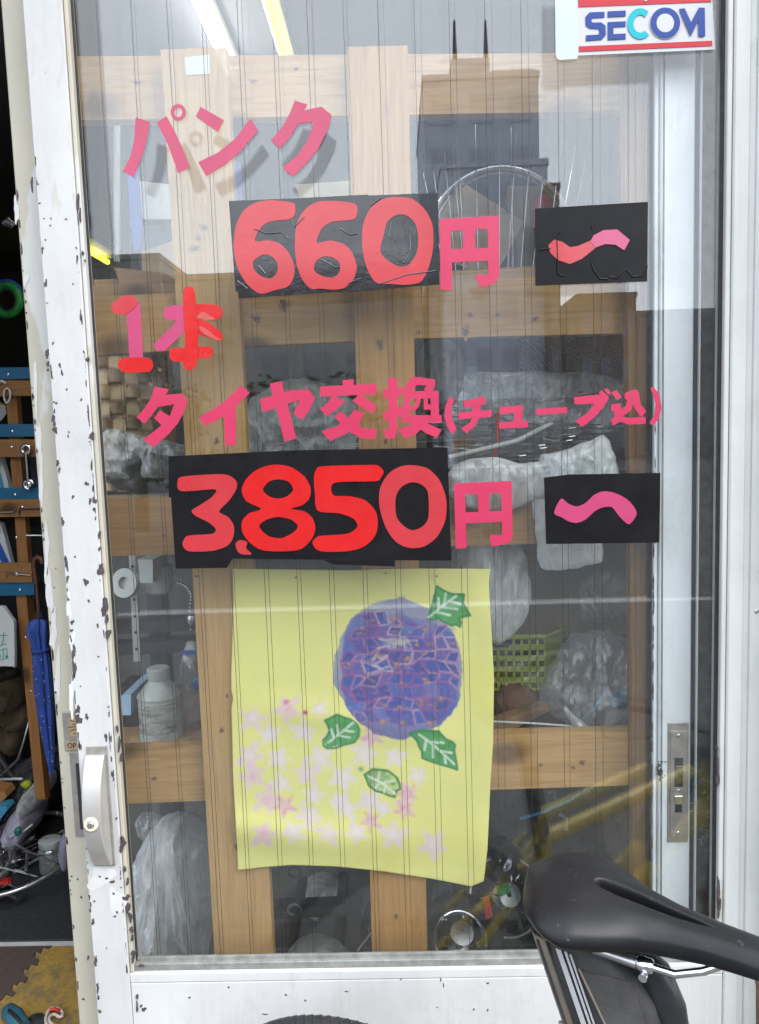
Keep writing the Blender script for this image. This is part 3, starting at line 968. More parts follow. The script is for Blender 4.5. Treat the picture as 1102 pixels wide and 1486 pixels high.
o = vinyl('letter', PK, t, c([(225, 85), (288, 80), (290, 112), (418, 105), (420, 165), (97, 180), (97, 122), (228, 115)]))
vinyl('stroke', PK, o, c([(170, 172), (240, 205), (195, 250), (135, 290), (98, 250), (140, 215)]))
vinyl('stroke', PK, o, c([(325, 162), (420, 232), (400, 275), (340, 245), (282, 205)]))
vinyl('stroke', PK, o, c([(218, 262), (255, 300), (290, 330), (345, 360), (425, 365), (408, 422), (330, 415), (265, 380), (215, 335), (180, 292)]))
vinyl('stroke', PK, o, c([(290, 256), (350, 270), (320, 335), (260, 385), (155, 432), (105, 375), (190, 350), (255, 310)]))
o = vinyl('letter', PK, t, c([(485, 72), (538, 72), (538, 370), (528, 415), (475, 420), (455, 368), (490, 370)]))
for q in ([(455, 140), (565, 126), (565, 172), (458, 190)], [(455, 265), (572, 235), (574, 285), (460, 318)], [(622, 66), (684, 70), (606, 170), (556, 150)], [(625, 68), (752, 80), (757, 112), (735, 152), (690, 142), (705, 115), (632, 112)],
          [(575, 150), (772, 146), (774, 188), (578, 194)], [(575, 160), (614, 160), (612, 312), (572, 312)], [(728, 150), (774, 150), (777, 312), (730, 312)], [(648, 188), (674, 188), (662, 238), (632, 264), (612, 252), (640, 225)],
          [(690, 188), (714, 188), (714, 222), (732, 224), (732, 254), (690, 254)], [(560, 284), (792, 286), (792, 330), (562, 326)], [(652, 290), (716, 300), (692, 350), (640, 397), (580, 417), (543, 366), (610, 345)], [(672, 318), (740, 345), (792, 370), (765, 414), (700, 388), (645, 345)]):
    vinyl('stroke', PK, o, c(q))
vinyl('letter', PK, t, c([(838, 180), (866, 195), (848, 240), (850, 300), (877, 365), (855, 394), (825, 355), (806, 290), (815, 230)]))
c = crop(640, 540, 3.241)
o = vinyl('letter', PK, t, c([(82, 190), (240, 178), (240, 210), (85, 222)]))
vinyl('stroke', PK, o, c([(105, 137), (205, 113), (212, 150), (112, 170)]))
vinyl('stroke', PK, o, c([(148, 150), (187, 148), (186, 200), (165, 250), (120, 288), (96, 265), (140, 235), (150, 200)]))
o = vinyl('letter', PK, t, c([(275, 165), (387, 155), (380, 240), (343, 240), (345, 190), (278, 200)]))
vinyl('stroke', PK, o, c([(272, 236), (410, 228), (410, 260), (275, 266)]))
vinyl('letter', PK, t, c([(445, 172), (593, 165), (595, 192), (450, 201)]))
o = vinyl('letter', PK, t, c([(625, 118), (735, 107), (780, 106), (792, 122), (765, 165), (730, 205), (665, 258), (632, 230), (690, 192), (722, 148), (630, 152)]))
vinyl('stroke', PK, o, c([(742, 96), (757, 84), (780, 108), (765, 118)]))
vinyl('stroke', PK, o, c([(768, 84), (782, 76), (802, 98), (790, 107)]))
o = vinyl('letter', PK, t, c([(800, 153), (846, 145), (846, 205), (880, 215), (962, 210), (964, 243), (880, 246), (842, 232), (812, 252), (798, 226), (815, 212), (815, 182), (802, 184)]))
vinyl('stroke', PK, o, c([(803, 97), (825, 84), (852, 115), (828, 132)]))
vinyl('stroke', PK, o, c([(868, 96), (918, 80), (930, 92), (940, 150), (967, 185), (942, 212), (912, 172), (896, 128), (872, 134), (862, 112)]))
vinyl('stroke', PK, o, c([(880, 128), (908, 132), (896, 180), (852, 210), (832, 187), (868, 160)]))
vinyl('letter', PK, t, c([(985, 75), (1000, 68), (1030, 110), (1038, 170), (1025, 220), (1000, 250), (980, 240), (1005, 200), (1010, 150), (1000, 110)]))

# price cards
GC = 'black price cards on the front pane'
c = crop(330, 270, 2.688)
t = word('price_card', 'creased glossy black card with red cut-out digits 660', 'price card', 485, 430, group=GC)
LAY[0] = -1
vinyl('card', M['card'], t, c([(6, 58), (262, 48), (550, 33), (552, 37), (822, 26), (828, 385), (600, 402), (560, 406), (45, 438), (42, 412), (32, 412)]), y=YV)
YC = YV - .00075
vinyl('digit', M['red2'], t, c([(255, 65), (266, 85), (262, 115), (240, 130), (185, 135), (145, 150), (120, 180), (110, 215), (160, 212), (205, 225), (240, 260), (262, 310), (258, 360), (235, 393), (190, 405), (130, 420), (80, 385), (45, 330), (28, 270), (25, 215), (35, 150), (65, 95), (110, 65), (170, 55)]),
      [c([(110, 285), (140, 268), (170, 272), (195, 300), (195, 335), (170, 360), (130, 350), (105, 325), (100, 300)])], 2, YC)
vinyl('digit', M['red2'], t, c([(495, 68), (508, 90), (500, 125), (475, 133), (410, 140), (370, 165), (350, 220), (400, 212), (450, 225), (485, 255), (505, 310), (495, 360), (460, 396), (415, 404), (365, 400), (325, 400), (290, 360), (270, 300), (264, 230), (270, 150), (300, 95), (350, 62), (420, 58)]),
      [c([(345, 295), (375, 275), (410, 278), (438, 300), (438, 335), (410, 357), (370, 350), (340, 330)])], 2, YC)
vinyl('digit', M['red2'], t, c([(660, 42), (720, 50), (770, 90), (800, 150), (803, 240), (785, 320), (755, 373), (700, 385), (640, 382), (580, 376), (545, 320), (527, 240), (530, 150), (560, 85), (610, 50)]),
      [c([(625, 140), (660, 113), (700, 115), (735, 150), (745, 210), (735, 270), (700, 312), (660, 310), (615, 280), (597, 250), (608, 200)])], 2, YC)
# creases of clear tape over the card, glints put into their grey
cr = MB()
for pts in ([(105, 165), (150, 185), (210, 180), (240, 205)], [(122, 310), (150, 342)], [(360, 285), (395, 300), (420, 318), (438, 315)], [(440, 165), (480, 190), (510, 185)], [(640, 140), (630, 200)], [(712, 190), (716, 250), (690, 300)],
            [(250, 130), (262, 160), (300, 120)], [(560, 75), (600, 45)], [(40, 370), (80, 400)], [(590, 382), (700, 345), (815, 330)], [(470, 380), (520, 360)]):
    pts = c(pts)
    cr.tube([at(a, b, YC - .0009) for a, b in pts], .0007, 6)
o = cr.build('tape_crease', plain('tape_crease_glint', (.07, .07, .08), .15, var=.2, coat=1.0, coatr=.05), t, smooth=80)
o['kind'] = 'stuff'
t = word('kanji_sticker', 'upper pink cut-out 円 sign touching the creased glossy card', 'lettering', 680, 415)
vinyl('letter', PK, t, c([(828, 128), (1060, 116), (1062, 345), (1050, 375), (1020, 388), (985, 393), (966, 345), (1018, 345), (1018, 291), (877, 297), (876, 405), (832, 405)]),
      [c([(871, 177), (920, 172), (920, 244), (874, 247)]), c([(966, 168), (1016, 166), (1018, 241), (968, 244)])])
c = crop(330, 270, 1.749)
t = word('price_card', 'smaller black card with a two-tone red and pink wave mark', 'price card', 860, 410, group=GC)
LAY[0] = -1
vinyl('card', M['card_matt'], t, c([(781, 57), (1068, 40), (1066, 242), (782, 253)]), y=YV)
o = vinyl('wave_mark', M['red2'], t, c([(815, 150), (830, 136), (850, 141), (870, 155), (890, 152), (925, 137), (948, 132), (935, 157), (900, 185), (870, 198), (840, 188), (820, 170)]), y=YC)
vinyl('wave_tip', M['magenta'], o, c([(922, 140), (930, 125), (955, 112), (990, 110), (1022, 137), (1008, 163), (985, 149), (960, 147), (935, 156)]), y=YC - .0004)
c2 = crop(600, 160, 3.061)
em = MB()
for pts in ([(650, 540), (636, 560), (640, 650), (640, 725), (665, 738), (672, 735)], [(793, 510), (797, 535)], [(790, 680), (800, 710), (830, 750), (865, 750)], [(870, 740), (905, 745), (945, 705), (975, 740), (1020, 735), (1040, 690)], [(800, 650), (790, 680)], [(560, 620), (610, 615)]):
    em.tube([at(a, b, YC + .0003) for a, b in c2(pts)], .0012, 6)
o = em.build('embossed_mark', M['card_matt'], t, smooth=80)
o['kind'] = 'stuff'

c = crop(240, 640, 2.624)
t = word('price_card', 'large matt black card with red cut-out digits 3,850', 'price card', 450, 820, group=GC)
LAY[0] = -1
vinyl('card', M['card_matt'], t, c([(12, 58), (500, 35), (1075, 25), (1090, 455), (620, 452), (255, 448), (235, 483), (40, 486), (22, 215), (14, 215)]), y=YV)
vinyl('backing_strip', M['card_matt'], t, c([(600, 453), (875, 454), (873, 478), (640, 470)]), y=YV + .0003)
vinyl('digit', M['red2'], t, c([(48, 150), (70, 135), (200, 126), (245, 132), (272, 155), (270, 185), (245, 225), (206, 268), (240, 290), (262, 325), (258, 370), (235, 400), (180, 418), (90, 420), (66, 395), (78, 365), (110, 358), (180, 353), (192, 335), (165, 310), (115, 285), (101, 265), (130, 245), (175, 215), (190, 184), (60, 191)]), smooth=2, y=YC)
vinyl('comma', M['red2'], t, c([(268, 390), (285, 377), (312, 385), (308, 408), (329, 431), (290, 431), (273, 415)]), smooth=1, y=YC)
vinyl('digit', M['red'], t, c([(430, 90), (480, 100), (530, 135), (554, 180), (548, 220), (520, 245), (480, 258), (530, 268), (560, 293), (572, 330), (560, 370), (520, 410), (460, 420), (370, 416), (320, 385), (293, 345), (293, 305), (320, 275), (365, 258), (310, 230), (291, 190), (305, 150), (340, 115), (385, 95)]),
      [c([(372, 185), (395, 155), (430, 146), (470, 155), (487, 185), (465, 210), (430, 219), (395, 210)]), c([(358, 325), (385, 300), (430, 289), (480, 300), (505, 325), (485, 350), (440, 370), (390, 360)])], 2, YC)
vinyl('digit', M['red'], t, c([(575, 110), (600, 96), (780, 91), (815, 96), (832, 118), (820, 140), (800, 153), (645, 159), (640, 206), (700, 210), (760, 225), (800, 265), (810, 310), (800, 360), (760, 400), (700, 419), (610, 422), (575, 412), (561, 385), (585, 362), (640, 358), (700, 351), (732, 325), (715, 295), (660, 275), (580, 265), (570, 200), (566, 140)]), smooth=2, y=YC)
vinyl('digit', M['red2'], t, c([(945, 92), (1000, 105), (1045, 150), (1070, 220), (1067, 300), (1035, 365), (985, 402), (930, 407), (880, 385), (840, 330), (816, 250), (818, 180), (850, 125), (895, 97)]),
      [c([(935, 158), (970, 163), (1000, 195), (1002, 290), (980, 325), (940, 340), (905, 320), (880, 285), (878, 215), (900, 175)])], 2, YC)
c = crop(640, 680, 3.241)
t = word('kanji_sticker', 'lower pink cut-out 円 sign touching the large matt card', 'lettering', 703, 795)
vinyl('letter', PK, t, c([(62, 70), (333, 58), (338, 330), (320, 350), (240, 368), (230, 312), (288, 312), (288, 250), (118, 257), (122, 372), (70, 378)]),
      [c([(112, 122), (173, 118), (177, 203), (117, 206)]), c([(228, 117), (284, 115), (286, 198), (229, 200)])])
t = word('price_card', 'smaller black card with a single pink wave mark, overlapping the white rear stile', 'price card', 875, 790, group=GC)
LAY[0] = -1
vinyl('card', M['card_matt'], t, c([(485, 42), (600, 28), (1033, 20), (1027, 348), (495, 355)]), y=YV)
vinyl('wave_mark', M['magenta'], t, c([(565, 142), (600, 165), (640, 178), (680, 162), (720, 125), (760, 108), (810, 112), (870, 140), (905, 175), (921, 215), (885, 262), (840, 225), (805, 182), (765, 182), (725, 200), (680, 240), (640, 255), (605, 250), (570, 230), (533, 208)]), smooth=1, y=YC)

# security sticker
c = crop(800, 0, 3.649)
t = word('security_sticker', 'white security sticker with red bands and blue SECOM letters', 'sticker', 935, 80)
vinyl('backing_sheet', film('pale_sheet', (.52, .66, .69), .42, .3, .1, bump=.05), t, c([(20, -170), (140, -170), (140, 311), (45, 318), (30, 308), (24, 285)]), y=YV + .0001)
LAY[0] = -1
vinyl('sheet', M['sign_white'], t, c([(123, -170), (842, -200), (870, 262), (130, 295)]), y=YV)
YS = YV - .00055
vinyl('band', M['sign_red'], t, c([(138, -150), (838, -178), (848, 10), (145, 37)]), y=YS)
vinyl('band', M['sign_red'], t, c([(148, 245), (853, 215), (853, 243), (148, 273)]), y=YS)
vinyl('letter', M['sign_blue'], t, c([(283, 62), (283, 92), (218, 96), (212, 108), (220, 119), (265, 118), (288, 135), (290, 185), (268, 210), (185, 217), (185, 187), (250, 183), (257, 170), (250, 153), (205, 151), (183, 135), (182, 88), (205, 65)]), y=YS)
o = vinyl('letter', M['sign_blue'], t, c([(300, 117), (395, 112), (395, 140), (330, 144), (330, 180), (395, 177), (395, 207), (300, 212)]), y=YS)
vinyl('stroke', M['sign_blue'], o, c([(300, 60), (395, 55), (395, 85), (300, 90)]), y=YS)
co = [(472 + 68 * math.cos(math.radians(a)), 125 + 82 * math.sin(math.radians(a))) for a in range(-50, -315, -12)]
ci = [(472 + 36 * math.cos(math.radians(a)), 125 + 47 * math.sin(math.radians(a))) for a in range(-310, -45, 12)]
vinyl('letter', M['sign_cyan'], t, c(co + ci), y=YS)
vinyl('letter_outline', M['sign_white'], t, c(ell(605, 121, 84, 87)), y=YS - .0004)
vinyl('letter', M['sign_blue'], t, c(ell(605, 121, 79, 82)), [c(ell(605, 121, 47, 50))], y=YS - .0008)
vinyl('letter_centre', M['sign_white'], t, c(ell(605, 121, 46.4, 49.4)), y=YS - .0007)
vinyl('letter', M['sign_blue'], t, c([(678, 46), (708, 44), (742, 118), (783, 40), (814, 40), (816, 190), (782, 192), (780, 108), (740, 192)]), y=YS - .0008)
ys = MB()
for pts in ([(497, -40), (512, -10)], [(527, -42), (512, -8), (503, 6), (493, 5)]):
    ys.tube([at(a, b, YS - .0008) for a, b in c(pts)], .0009, 5)
ys.build('small_lettering', M['sign_white'], t)

# ------------------------------------------------------------------ wooden lattice behind the doors
YL, YR, YB = .078, .101, .123
lat = thing('wooden_lattice', 'tall pine board lattice standing right behind the glass doors', 'lattice', at(500, 1390, YL) * 1.0)
def board(name, poly, y0, y1, mat):
    f = [at(a, b, y0) for a, b in poly]
    return MB().prism(f, [Vector((p.x, y1, p.z)) for p in f]).build(name, mat, lat)
board('post', [(233, 72), (328, 68), (398, 1410), (313, 1410), (272, 700)], YL, YR - .0005, M['pine_v'])
board('post', [(504, 68), (592, 66), (621, 1410), (541, 1410)], YL + .001, YR - .0005, M['pine_v2'])
board('post', [(905, 60), (952, 60), (946, 1400), (921, 1400), (915, 760)], YL, YR - .0005, M['pine_v3'])
board('rail', [(80, 82), (960, 76), (960, 160), (610, 166), (80, 175)], YR, YB, M['pine_h'])
board('rail', [(100, 432), (960, 394), (960, 482), (600, 491), (360, 502), (100, 518)], YR, YB, M['pine_h'])
board('rail', [(130, 724), (960, 706), (960, 784), (130, 808)], YR, YB, M['pine_h2'])
board('rail', [(150, 1088), (480, 1072), (960, 1059), (960, 1138), (480, 1154), (150, 1168)], YR, YB, M['pine_h'])
M['knot'] = plain('knot_wood', (.15, .072, .03), .6, var=.35, scale=150)
M['knot_ring'] = plain('knot_ring', (.36, .19, .075), .6, var=.2, scale=90)
for i, (px, py, w_, h_, pl) in enumerate([(372, 462, 11, 8, 'r'), (412, 442, 12, 17, 'r'), (683, 457, 8, 6, 'r'), (722, 457, 5, 5, 'r'), (777, 463, 7, 7, 'r'), (676, 482, 8, 15, 'r'), (608, 482, 5, 5, 'r'), (282, 361, 16, 6, 'p'), (296, 330, 9, 7, 'p'), (288, 345, 6, 7, 'p'),
                                          (238, 777, 5, 4, 'r'), (200, 120, 9, 6, 'r'), (785, 1110, 6, 4, 'r'), (845, 1107, 8, 6, 'r'), (832, 1114, 5, 4, 'r'), (224, 1130, 6, 5, 'r'), (322, 1060, 5, 6, 'p'), (330, 1010, 4, 5, 'p'), (315, 640, 6, 8, 'p'), (560, 640, 5, 9, 'q'), (552, 500, 8, 20, 'q'), (368, 118, 8, 5, 'r'), (430, 100, 6, 4, 'r'), (345, 1230, 6, 9, 'p'), (575, 1330, 4, 8, 'q')]):
    y_ = {'r': YR, 'p': YL, 'q': YL + .001}[pl]
    kr_ = chip_poly(px, py, w_ * 1.7, h_ * 1.6, y_ + .0002, 1200 + i).build('knot_ring', M['knot_ring'], lat)
    chip_poly(px, py, w_, h_, y_ - .0001, 1300 + i).build('knot', M['knot'], kr_)
for px, py in ((286, 836), (430, 838), (560, 832), (634, 836)):
    p = at(px, py, YL - .004)
    MB().lathe(p, [(.0012, .006), (.0012, -.012), (.0030, -.0125), (.0030, -.014)], 8, (0, -1, .15)).build('nail', M['rust'], lat)

# paper taped to the top of a post
tp = pp([(268, 83), (304, 79), (305, 107), (270, 109)], YL - .0012, YL - .0006).build('taped_note', M['paper'], None)
tag(tp, 'small pale paper scrap taped near the top of the left lattice post', 'note')

# ------------------------------------------------------------------ painted poster
def poster():
    NX, NY = 270, 330
    gx, gy = np.meshgrid(np.linspace(0, 1102, NX), np.linspace(0, 1363, NY))
    rng = np.random.default_rng(4)

    def vnoise(sx, sy, seed):
        r = np.random.default_rng(seed)
        n, m_ = int(1102 / sx) + 3, int(1363 / sy) + 3
        g = r.random((m_, n))
        x, y = gx / sx, gy / sy
        i, j = x.astype(int), y.astype(int)
        fx, fy = x - i, y - j
        fx, fy = fx * fx * (3 - 2 * fx), fy * fy * (3 - 2 * fy)
        return (g[j, i] * (1 - fx) + g[j, i + 1] * fx) * (1 - fy) + (g[j + 1, i] * (1 - fx) + g[j + 1, i + 1] * fx) * fy
    n1, n2, n3 = vnoise(40, 40, 1), vnoise(14, 14, 2), vnoise(120, 120, 3)
    img = np.empty((NY, NX, 3))
    img[:] = (.90, .84, .275)
    img *= (.96 + .06 * n3)[..., None]

    def over(mask, col):
        a = np.clip(mask, 0, 1)[..., None]
        img[:] = img * (1 - a) + np.array(col) * a

    def seg(pts, w, soft=3.0):
        d = np.full(gx.shape, 1e9)
        for (x0, y0), (x1, y1) in zip(pts[:-1], pts[1:]):
            dx, dy = x1 - x0, y1 - y0
            tt = np.clip(((gx - x0) * dx + (gy - y0) * dy) / (dx * dx + dy * dy + 1e-9), 0, 1)
            d = np.minimum(d, np.hypot(gx - x0 - tt * dx, gy - y0 - tt * dy))
        return np.clip((w - d) / soft + .5, 0, 1)

    def inside(poly):
        m_ = np.zeros(gx.shape, bool)
        n = len(poly)
        for i in range(n):
            x0, y0 = poly[i]
            x1, y1 = poly[(i + 1) % n]
            cnd = ((y0 > gy) != (y1 > gy)) & (gx < (x1 - x0) * (gy - y0) / (y1 - y0 + 1e-9) + x0)
            m_ ^= cnd
        return m_.astype(float)
    # blurred pink and white blossoms
    fl = [(90, 680, 60, .5), (235, 640, 62, .9), (300, 745, 55, .3), (370, 640, 40, .35), (160, 755, 50, .2), (75, 850, 66, .55), (85, 945, 62, .7), (200, 870, 55, .15), (370, 865, 60, .2), (560, 840, 62, .25), (590, 760, 45, .8),
          (690, 840, 52, .15), (790, 920, 42, .1), (310, 940, 62, .5), (470, 950, 66, .05), (205, 985, 50, .1), (140, 1060, 68, .75), (215, 1085, 50, 1.0), (345, 1040, 52, .1), (320, 1130, 60, .3), (480, 1090, 62, .1), (590, 1050, 66, .3),
          (745, 1000, 50, .9), (735, 1075, 46, .85), (590, 1140, 46, .8), (120, 1210, 62, .8), (250, 1210, 56, .2), (400, 1210, 58, .45), (530, 1200, 56, .3), (690, 1195, 66, .35), (865, 1215, 66, .5), (420, 780, 42, .3), (640, 1080, 40, .2), (450, 1060, 46, 0)]
    for k, (cx, cy_, R, p) in enumerate(fl):
        th = np.arctan2(gy - cy_, gx - cx) + k * .7
        rad = R * 1.10 * (.80 + .22 * np.cos(5 * th + 1.0 * n1)) * (.76 + .45 * n1)
        d = np.hypot(gx - cx, gy - cy_)
        mk = np.clip((rad - d) / (R * .44) + .22, 0, 1) * (.68 + .42 * n2)
        col = np.array((.92, .78, .84)) * (1 - p * .45) + np.array((.84, .30, .52)) * p * .45
        over(mk * .85, col)
        core = np.clip(1 - np.hypot(gx - cx - 6 * math.sin(k), gy - cy_) / (R * .45), 0, 1) * (.5 + .5 * n2)
        over(core * (.65 if p < .6 else .4), (.93, .88, .92) if p < .6 else (.80, .16, .42))
    for cx, cy_, R in ((215, 1085, 55), (745, 1000, 48), (735, 1080, 46), (590, 1145, 44), (590, 760, 46)):
        for k in range(5):
            a = k * 2 * math.pi / 5 + .4
            over(seg([(cx + math.cos(a - .3) * R * .4, cy_ + math.sin(a - .3) * R * .4), (cx + math.cos(a) * R, cy_ + math.sin(a) * R), (cx + math.cos(a + .3) * R * .4, cy_ + math.sin(a + .3) * R * .4)], 3.0, 16) * .55 * (.4 + .9 * n2), (.80, .14, .34))
    over(np.clip(1 - np.hypot(gx - 310, gy - 658) / 16, 0, 1) * 1.4, (.62, .05, .26))
    over(np.clip(1 - np.hypot(gx - 228, gy - 610) / 20, 0, 1), (.75, .15, .40))
    # hydrangea: washed halo, blue body, scratched cells
    ctr = np.array((702, 442))
    d = np.hypot((gx - 702) / 278, (gy - 446) / 318)
    edge = .98 + .05 * (n1 - .5) + .02 * (n2 - .5)
    halo = np.clip((edge - d) / .02 + .5, 0, 1)
    over(halo * (.78 + .16 * n2), (.27, .28, .44))
    low = np.clip((gy - 380) / 350, 0, 1)
    over(halo * low * .6, (.165, .15, .40))
    body = halo * np.clip((gy - 185 - 40 * (n1 - .5) - .25 * np.abs(gx - 700) * (gx > 720)) / 20, 0, 1) * np.clip((gx - 462 + 30 * (n1 - .5)) / 14, 0, 1) * np.clip((965 - gx) / 24, 0, 1) * np.clip((705 - gy) / 40, 0, 1)
    over(body * (.78 + .2 * n3), (.085, .115, .42))
    over(body * np.clip((n1 - .45) * 3, 0, 1) * .5, (.05, .13, .52))
    over(body * np.clip((.38 - n3) * 4, 0, 1) * .6, (.24, .20, .48))
    r = random.Random(9)
    NXc, NYc = 10, 9
    gxs = np.linspace(462, 962, NXc + 1)
    gys = np.linspace(196, 690, NYc + 1)
    jit = {}
    for a in range(NXc + 1):
        for b in range(NYc + 1):
            jit[a, b] = (gxs[a] + r.uniform(-13, 13) + (14 if b % 2 else -10), gys[b] + r.uniform(-13, 13) - (gxs[a] - 700) * .05 + 8 * math.sin(a * 1.3))
    for a in range(NXc):
        for b in range(NYc):
            if r.random() < .12:
                continue
            q = [jit[a, b], jit[a + 1, b], jit[a + 1, b + 1], jit[a, b + 1]]
            cx_, cy2 = sum(p[0] for p in q) / 4, sum(p[1] for p in q) / 4
            if np.hypot((cx_ - 702) / 268, (cy2 - 446) / 300) > .96 or (cy2 < 250 and abs(cx_ - 660) > 90):
                continue
            col = r.choice([(.035, .065, .36), (.05, .085, .42), (.085, .075, .33), (.03, .09, .40), (.12, .10, .38), (.045, .055, .30)])
            sh = [(cx_ + (x - cx_) * .86, cy2 + (y - cy2) * .86) for x, y in q]
            over(inside(sh) * (.80 + .2 * n2) * halo, col)
            lc = r.choice([(.34, .06, .25), (.40, .10, .28), (.24, .05, .27), (.50, .24, .34), (.30, .07, .30), (.58, .40, .46)])
            loop_ = [(x + r.uniform(-4, 4), y + r.uniform(-4, 4)) for x, y in sh]
            loop_ = loop_ + loop_[:1] if r.random() < .7 else loop_
            over(seg(loop_, 3.4, 5) * (.45 + .7 * n2) * halo, lc)
            if r.random() < .18:
                over(seg([(cx_ - 12, cy2 + r.uniform(-9, 9)), (cx_ + 10, cy2 + r.uniform(-9, 9))], 5, 6) * .6 * halo, (.45, .20, .10))
    over(halo * np.clip((gy - 585) / 120, 0, 1) * .55, (.13, .115, .36))
    over(halo * np.clip((250 - gy) / 60, 0, 1) * (gx > 640) * .55, (.30, .31, .47))
    for x0, y0 in ((690, 340), (740, 312), (650, 352), (620, 440), (705, 330), (610, 400), (660, 318)):
        q = [(x0 + r.uniform(-46, -20), y0 + r.uniform(-8, 14)), (x0 + r.uniform(-14, 4), y0 + r.uniform(-10, 8)), (x0 + r.uniform(8, 22), y0 + r.uniform(-10, 10)), (x0 + r.uniform(28, 48), y0 + r.uniform(-12, 10))]
        over(seg(q, 3.6 + 3 * r.random(), 7) * (.35 + .5 * n2) * body, (.66, .58, .50))
    over(body * np.clip(1.1 - np.hypot((gx - 690) / 75, (gy - 335) / 30), 0, 1) * n2 * .8, (.62, .52, .48))
    over(halo * np.clip((n2 - .55) * 3, 0, 1) * .25, (.30, .28, .52))
    for x0, y0 in ((555, 268), (690, 225), (760, 285), (820, 268), (745, 400), (610, 390), (500, 432), (695, 428), (815, 490), (800, 590), (720, 512), (885, 570), (785, 340), (640, 690), (720, 690), (835, 685), (710, 620)):
        over(np.clip(1.1 - np.hypot((gx - x0) / 17, (gy - y0) / 12) + 1.3 * (n2 - .5), 0, 1) * .8, (.42, .19, .09))
        over(np.clip(1 - np.hypot(gx - x0 + 5, gy - y0 + 3) / 9, 0, 1) * .6, (.68, .42, .12))
    over(np.clip(1.2 - np.hypot(gx - 730, gy - 130) / 12, 0, 1) * .7, (.26, .24, .45))
    over(np.clip(1.2 - np.hypot(gx - 935, gy - 262) / 20, 0, 1) * .5, (.28, .27, .45))

    def leaf(poly, veins, stem, filled=True):
        m_ = inside(poly)
        over(m_ * (.93 if filled else .45), (.012, .34, .06) if filled else (.22, .46, .16))
        over(m_ * np.clip((n2 - .45) * 2.6, 0, 1) * .75, (.07, .44, .16))
        over(m_ * np.clip((.4 - n1) * 3, 0, 1) * .5, (.005, .20, .04))
        poly = [(a + r.uniform(-4, 4), b + r.uniform(-4, 4)) for i_ in range(len(poly)) for a, b in (poly[i_], ((poly[i_][0] + poly[(i_ + 1) % len(poly)][0]) / 2 + r.uniform(-7, 7), (poly[i_][1] + poly[(i_ + 1) % len(poly)][1]) / 2 + r.uniform(-7, 7)))]
        over(seg(poly + [poly[0]], 5, 4) * .95, (.008, .23, .05))
        for v in veins:
            over(seg([v[0]] + [(a + r.uniform(-3, 3), b + r.uniform(-3, 3)) for a, b in v[1:]], 4.2 + 1.5 * r.random(), 4) * (.6 + .5 * n2), (.74, .85, .68))
    leaf([(880, 75), (930, 105), (990, 108), (985, 150), (1012, 200), (970, 215), (972, 250), (930, 245), (880, 215), (835, 220), (850, 160), (860, 120)],
         [[(835, 215), (900, 160), (960, 120)], [(880, 180), (880, 130)], [(905, 158), (915, 110)], [(890, 168), (960, 175)], [(870, 190), (930, 205)], [(925, 140), (975, 150)]], None)
    leaf([(395, 690), (440, 662), (500, 685), (540, 725), (520, 790), (470, 800), (400, 818), (388, 780), (410, 735)],
         [[(405, 795), (460, 745), (510, 700)], [(430, 770), (420, 735)], [(450, 755), (440, 715)], [(445, 760), (500, 765)], [(470, 735), (515, 740)]], None)
    leaf([(750, 735), (800, 715), (870, 710), (905, 750), (945, 765), (940, 810), (955, 872), (880, 855), (810, 840), (795, 790)],
         [[(790, 735), (860, 785), (940, 850)], [(820, 755), (815, 800)], [(850, 778), (850, 830)], [(880, 800), (930, 800)], [(840, 765), (890, 760)], [(900, 820), (905, 850)]], None)
    leaf([(560, 930), (600, 905), (660, 905), (700, 935), (720, 985), (690, 1020), (640, 1010), (580, 980)],
         [[(585, 940), (640, 965), (690, 1005)], [(620, 955), (625, 915)], [(640, 965), (690, 950)], [(630, 962), (610, 990)], [(655, 975), (650, 1005)]], None, False)
    over(np.clip(1.3 - np.hypot(gx - 547, gy - 908) / 13, 0, 1) * .8, (.03, .24, .22))
    over(np.clip((n2 - .93) * 12, 0, 1) * .3, (.45, .40, .20))
    # ---- the sheet itself
    U, V = gx / 1102, gy / 1363
    left = np.interp(V[:, 0], [0, .1, .35, .40, .43, .46, .70, .94, 1], [-6, -2, -12, -12, -4, -11, -4, 14, 16])
    right = np.interp(V[:, 0], [0, .05, .35, .55, .7, .9, 1], [1078, 1072, 1094, 1090, 1078, 1066, 1050])
    top = np.interp(U[0], [0, .15, .45, .7, 1], [16, 18, 22, 15, 16])
    bot = np.interp(U[0], [0, .1, .22, .4, .6, .8, .95, 1], [1284, 1272, 1262, 1268, 1290, 1322, 1352, 1330])
    X = left[:, None] * (1 - U) + right[:, None] * U
    Y = top[None, :] * (1 - V) + bot[None, :] * V
    yy = .0765 + .55 * (-.004 * np.sin(U * 5 + 1) * (V ** .5) - .010 * V ** 2 * (1 + np.sin(U * 7.0 + V * 3)) * .6 - .016 * np.exp(-((V - .86 - .05 * np.sin(U * 4)) / .06) ** 2) * np.clip(1.2 - U * 1.3, 0, 1) - .012 * np.exp(-((U - .98) / .06) ** 2) * np.sin(V * 9) ** 2)
    yy -= .004 * np.exp(-((V - .46 - .1 * U) / .05) ** 2) * np.sin(U * 3.1)
    yy -= .002 * np.sin(V * 21) * np.exp(-((U - 1) / .12) ** 2)
    yy = np.minimum(yy, .0772)
    r0 = np.array(FWD)[None, None] + np.array(RT)[None, None] * (((340 + X / 2.9) - PW / 2) / FPX)[..., None] - np.array(UPV)[None, None] * (((820 + Y / 2.9) - PH / 2) / FPX)[..., None]
    k = (yy - CAM.y) / r0[..., 1]
    P = np.array(CAM)[None, None] + r0 * k[..., None]
    base = at(530, 830, .075)
    P = (P - np.array(base)).reshape(-1, 3)
    idx = np.arange(NX * NY).reshape(NY, NX)
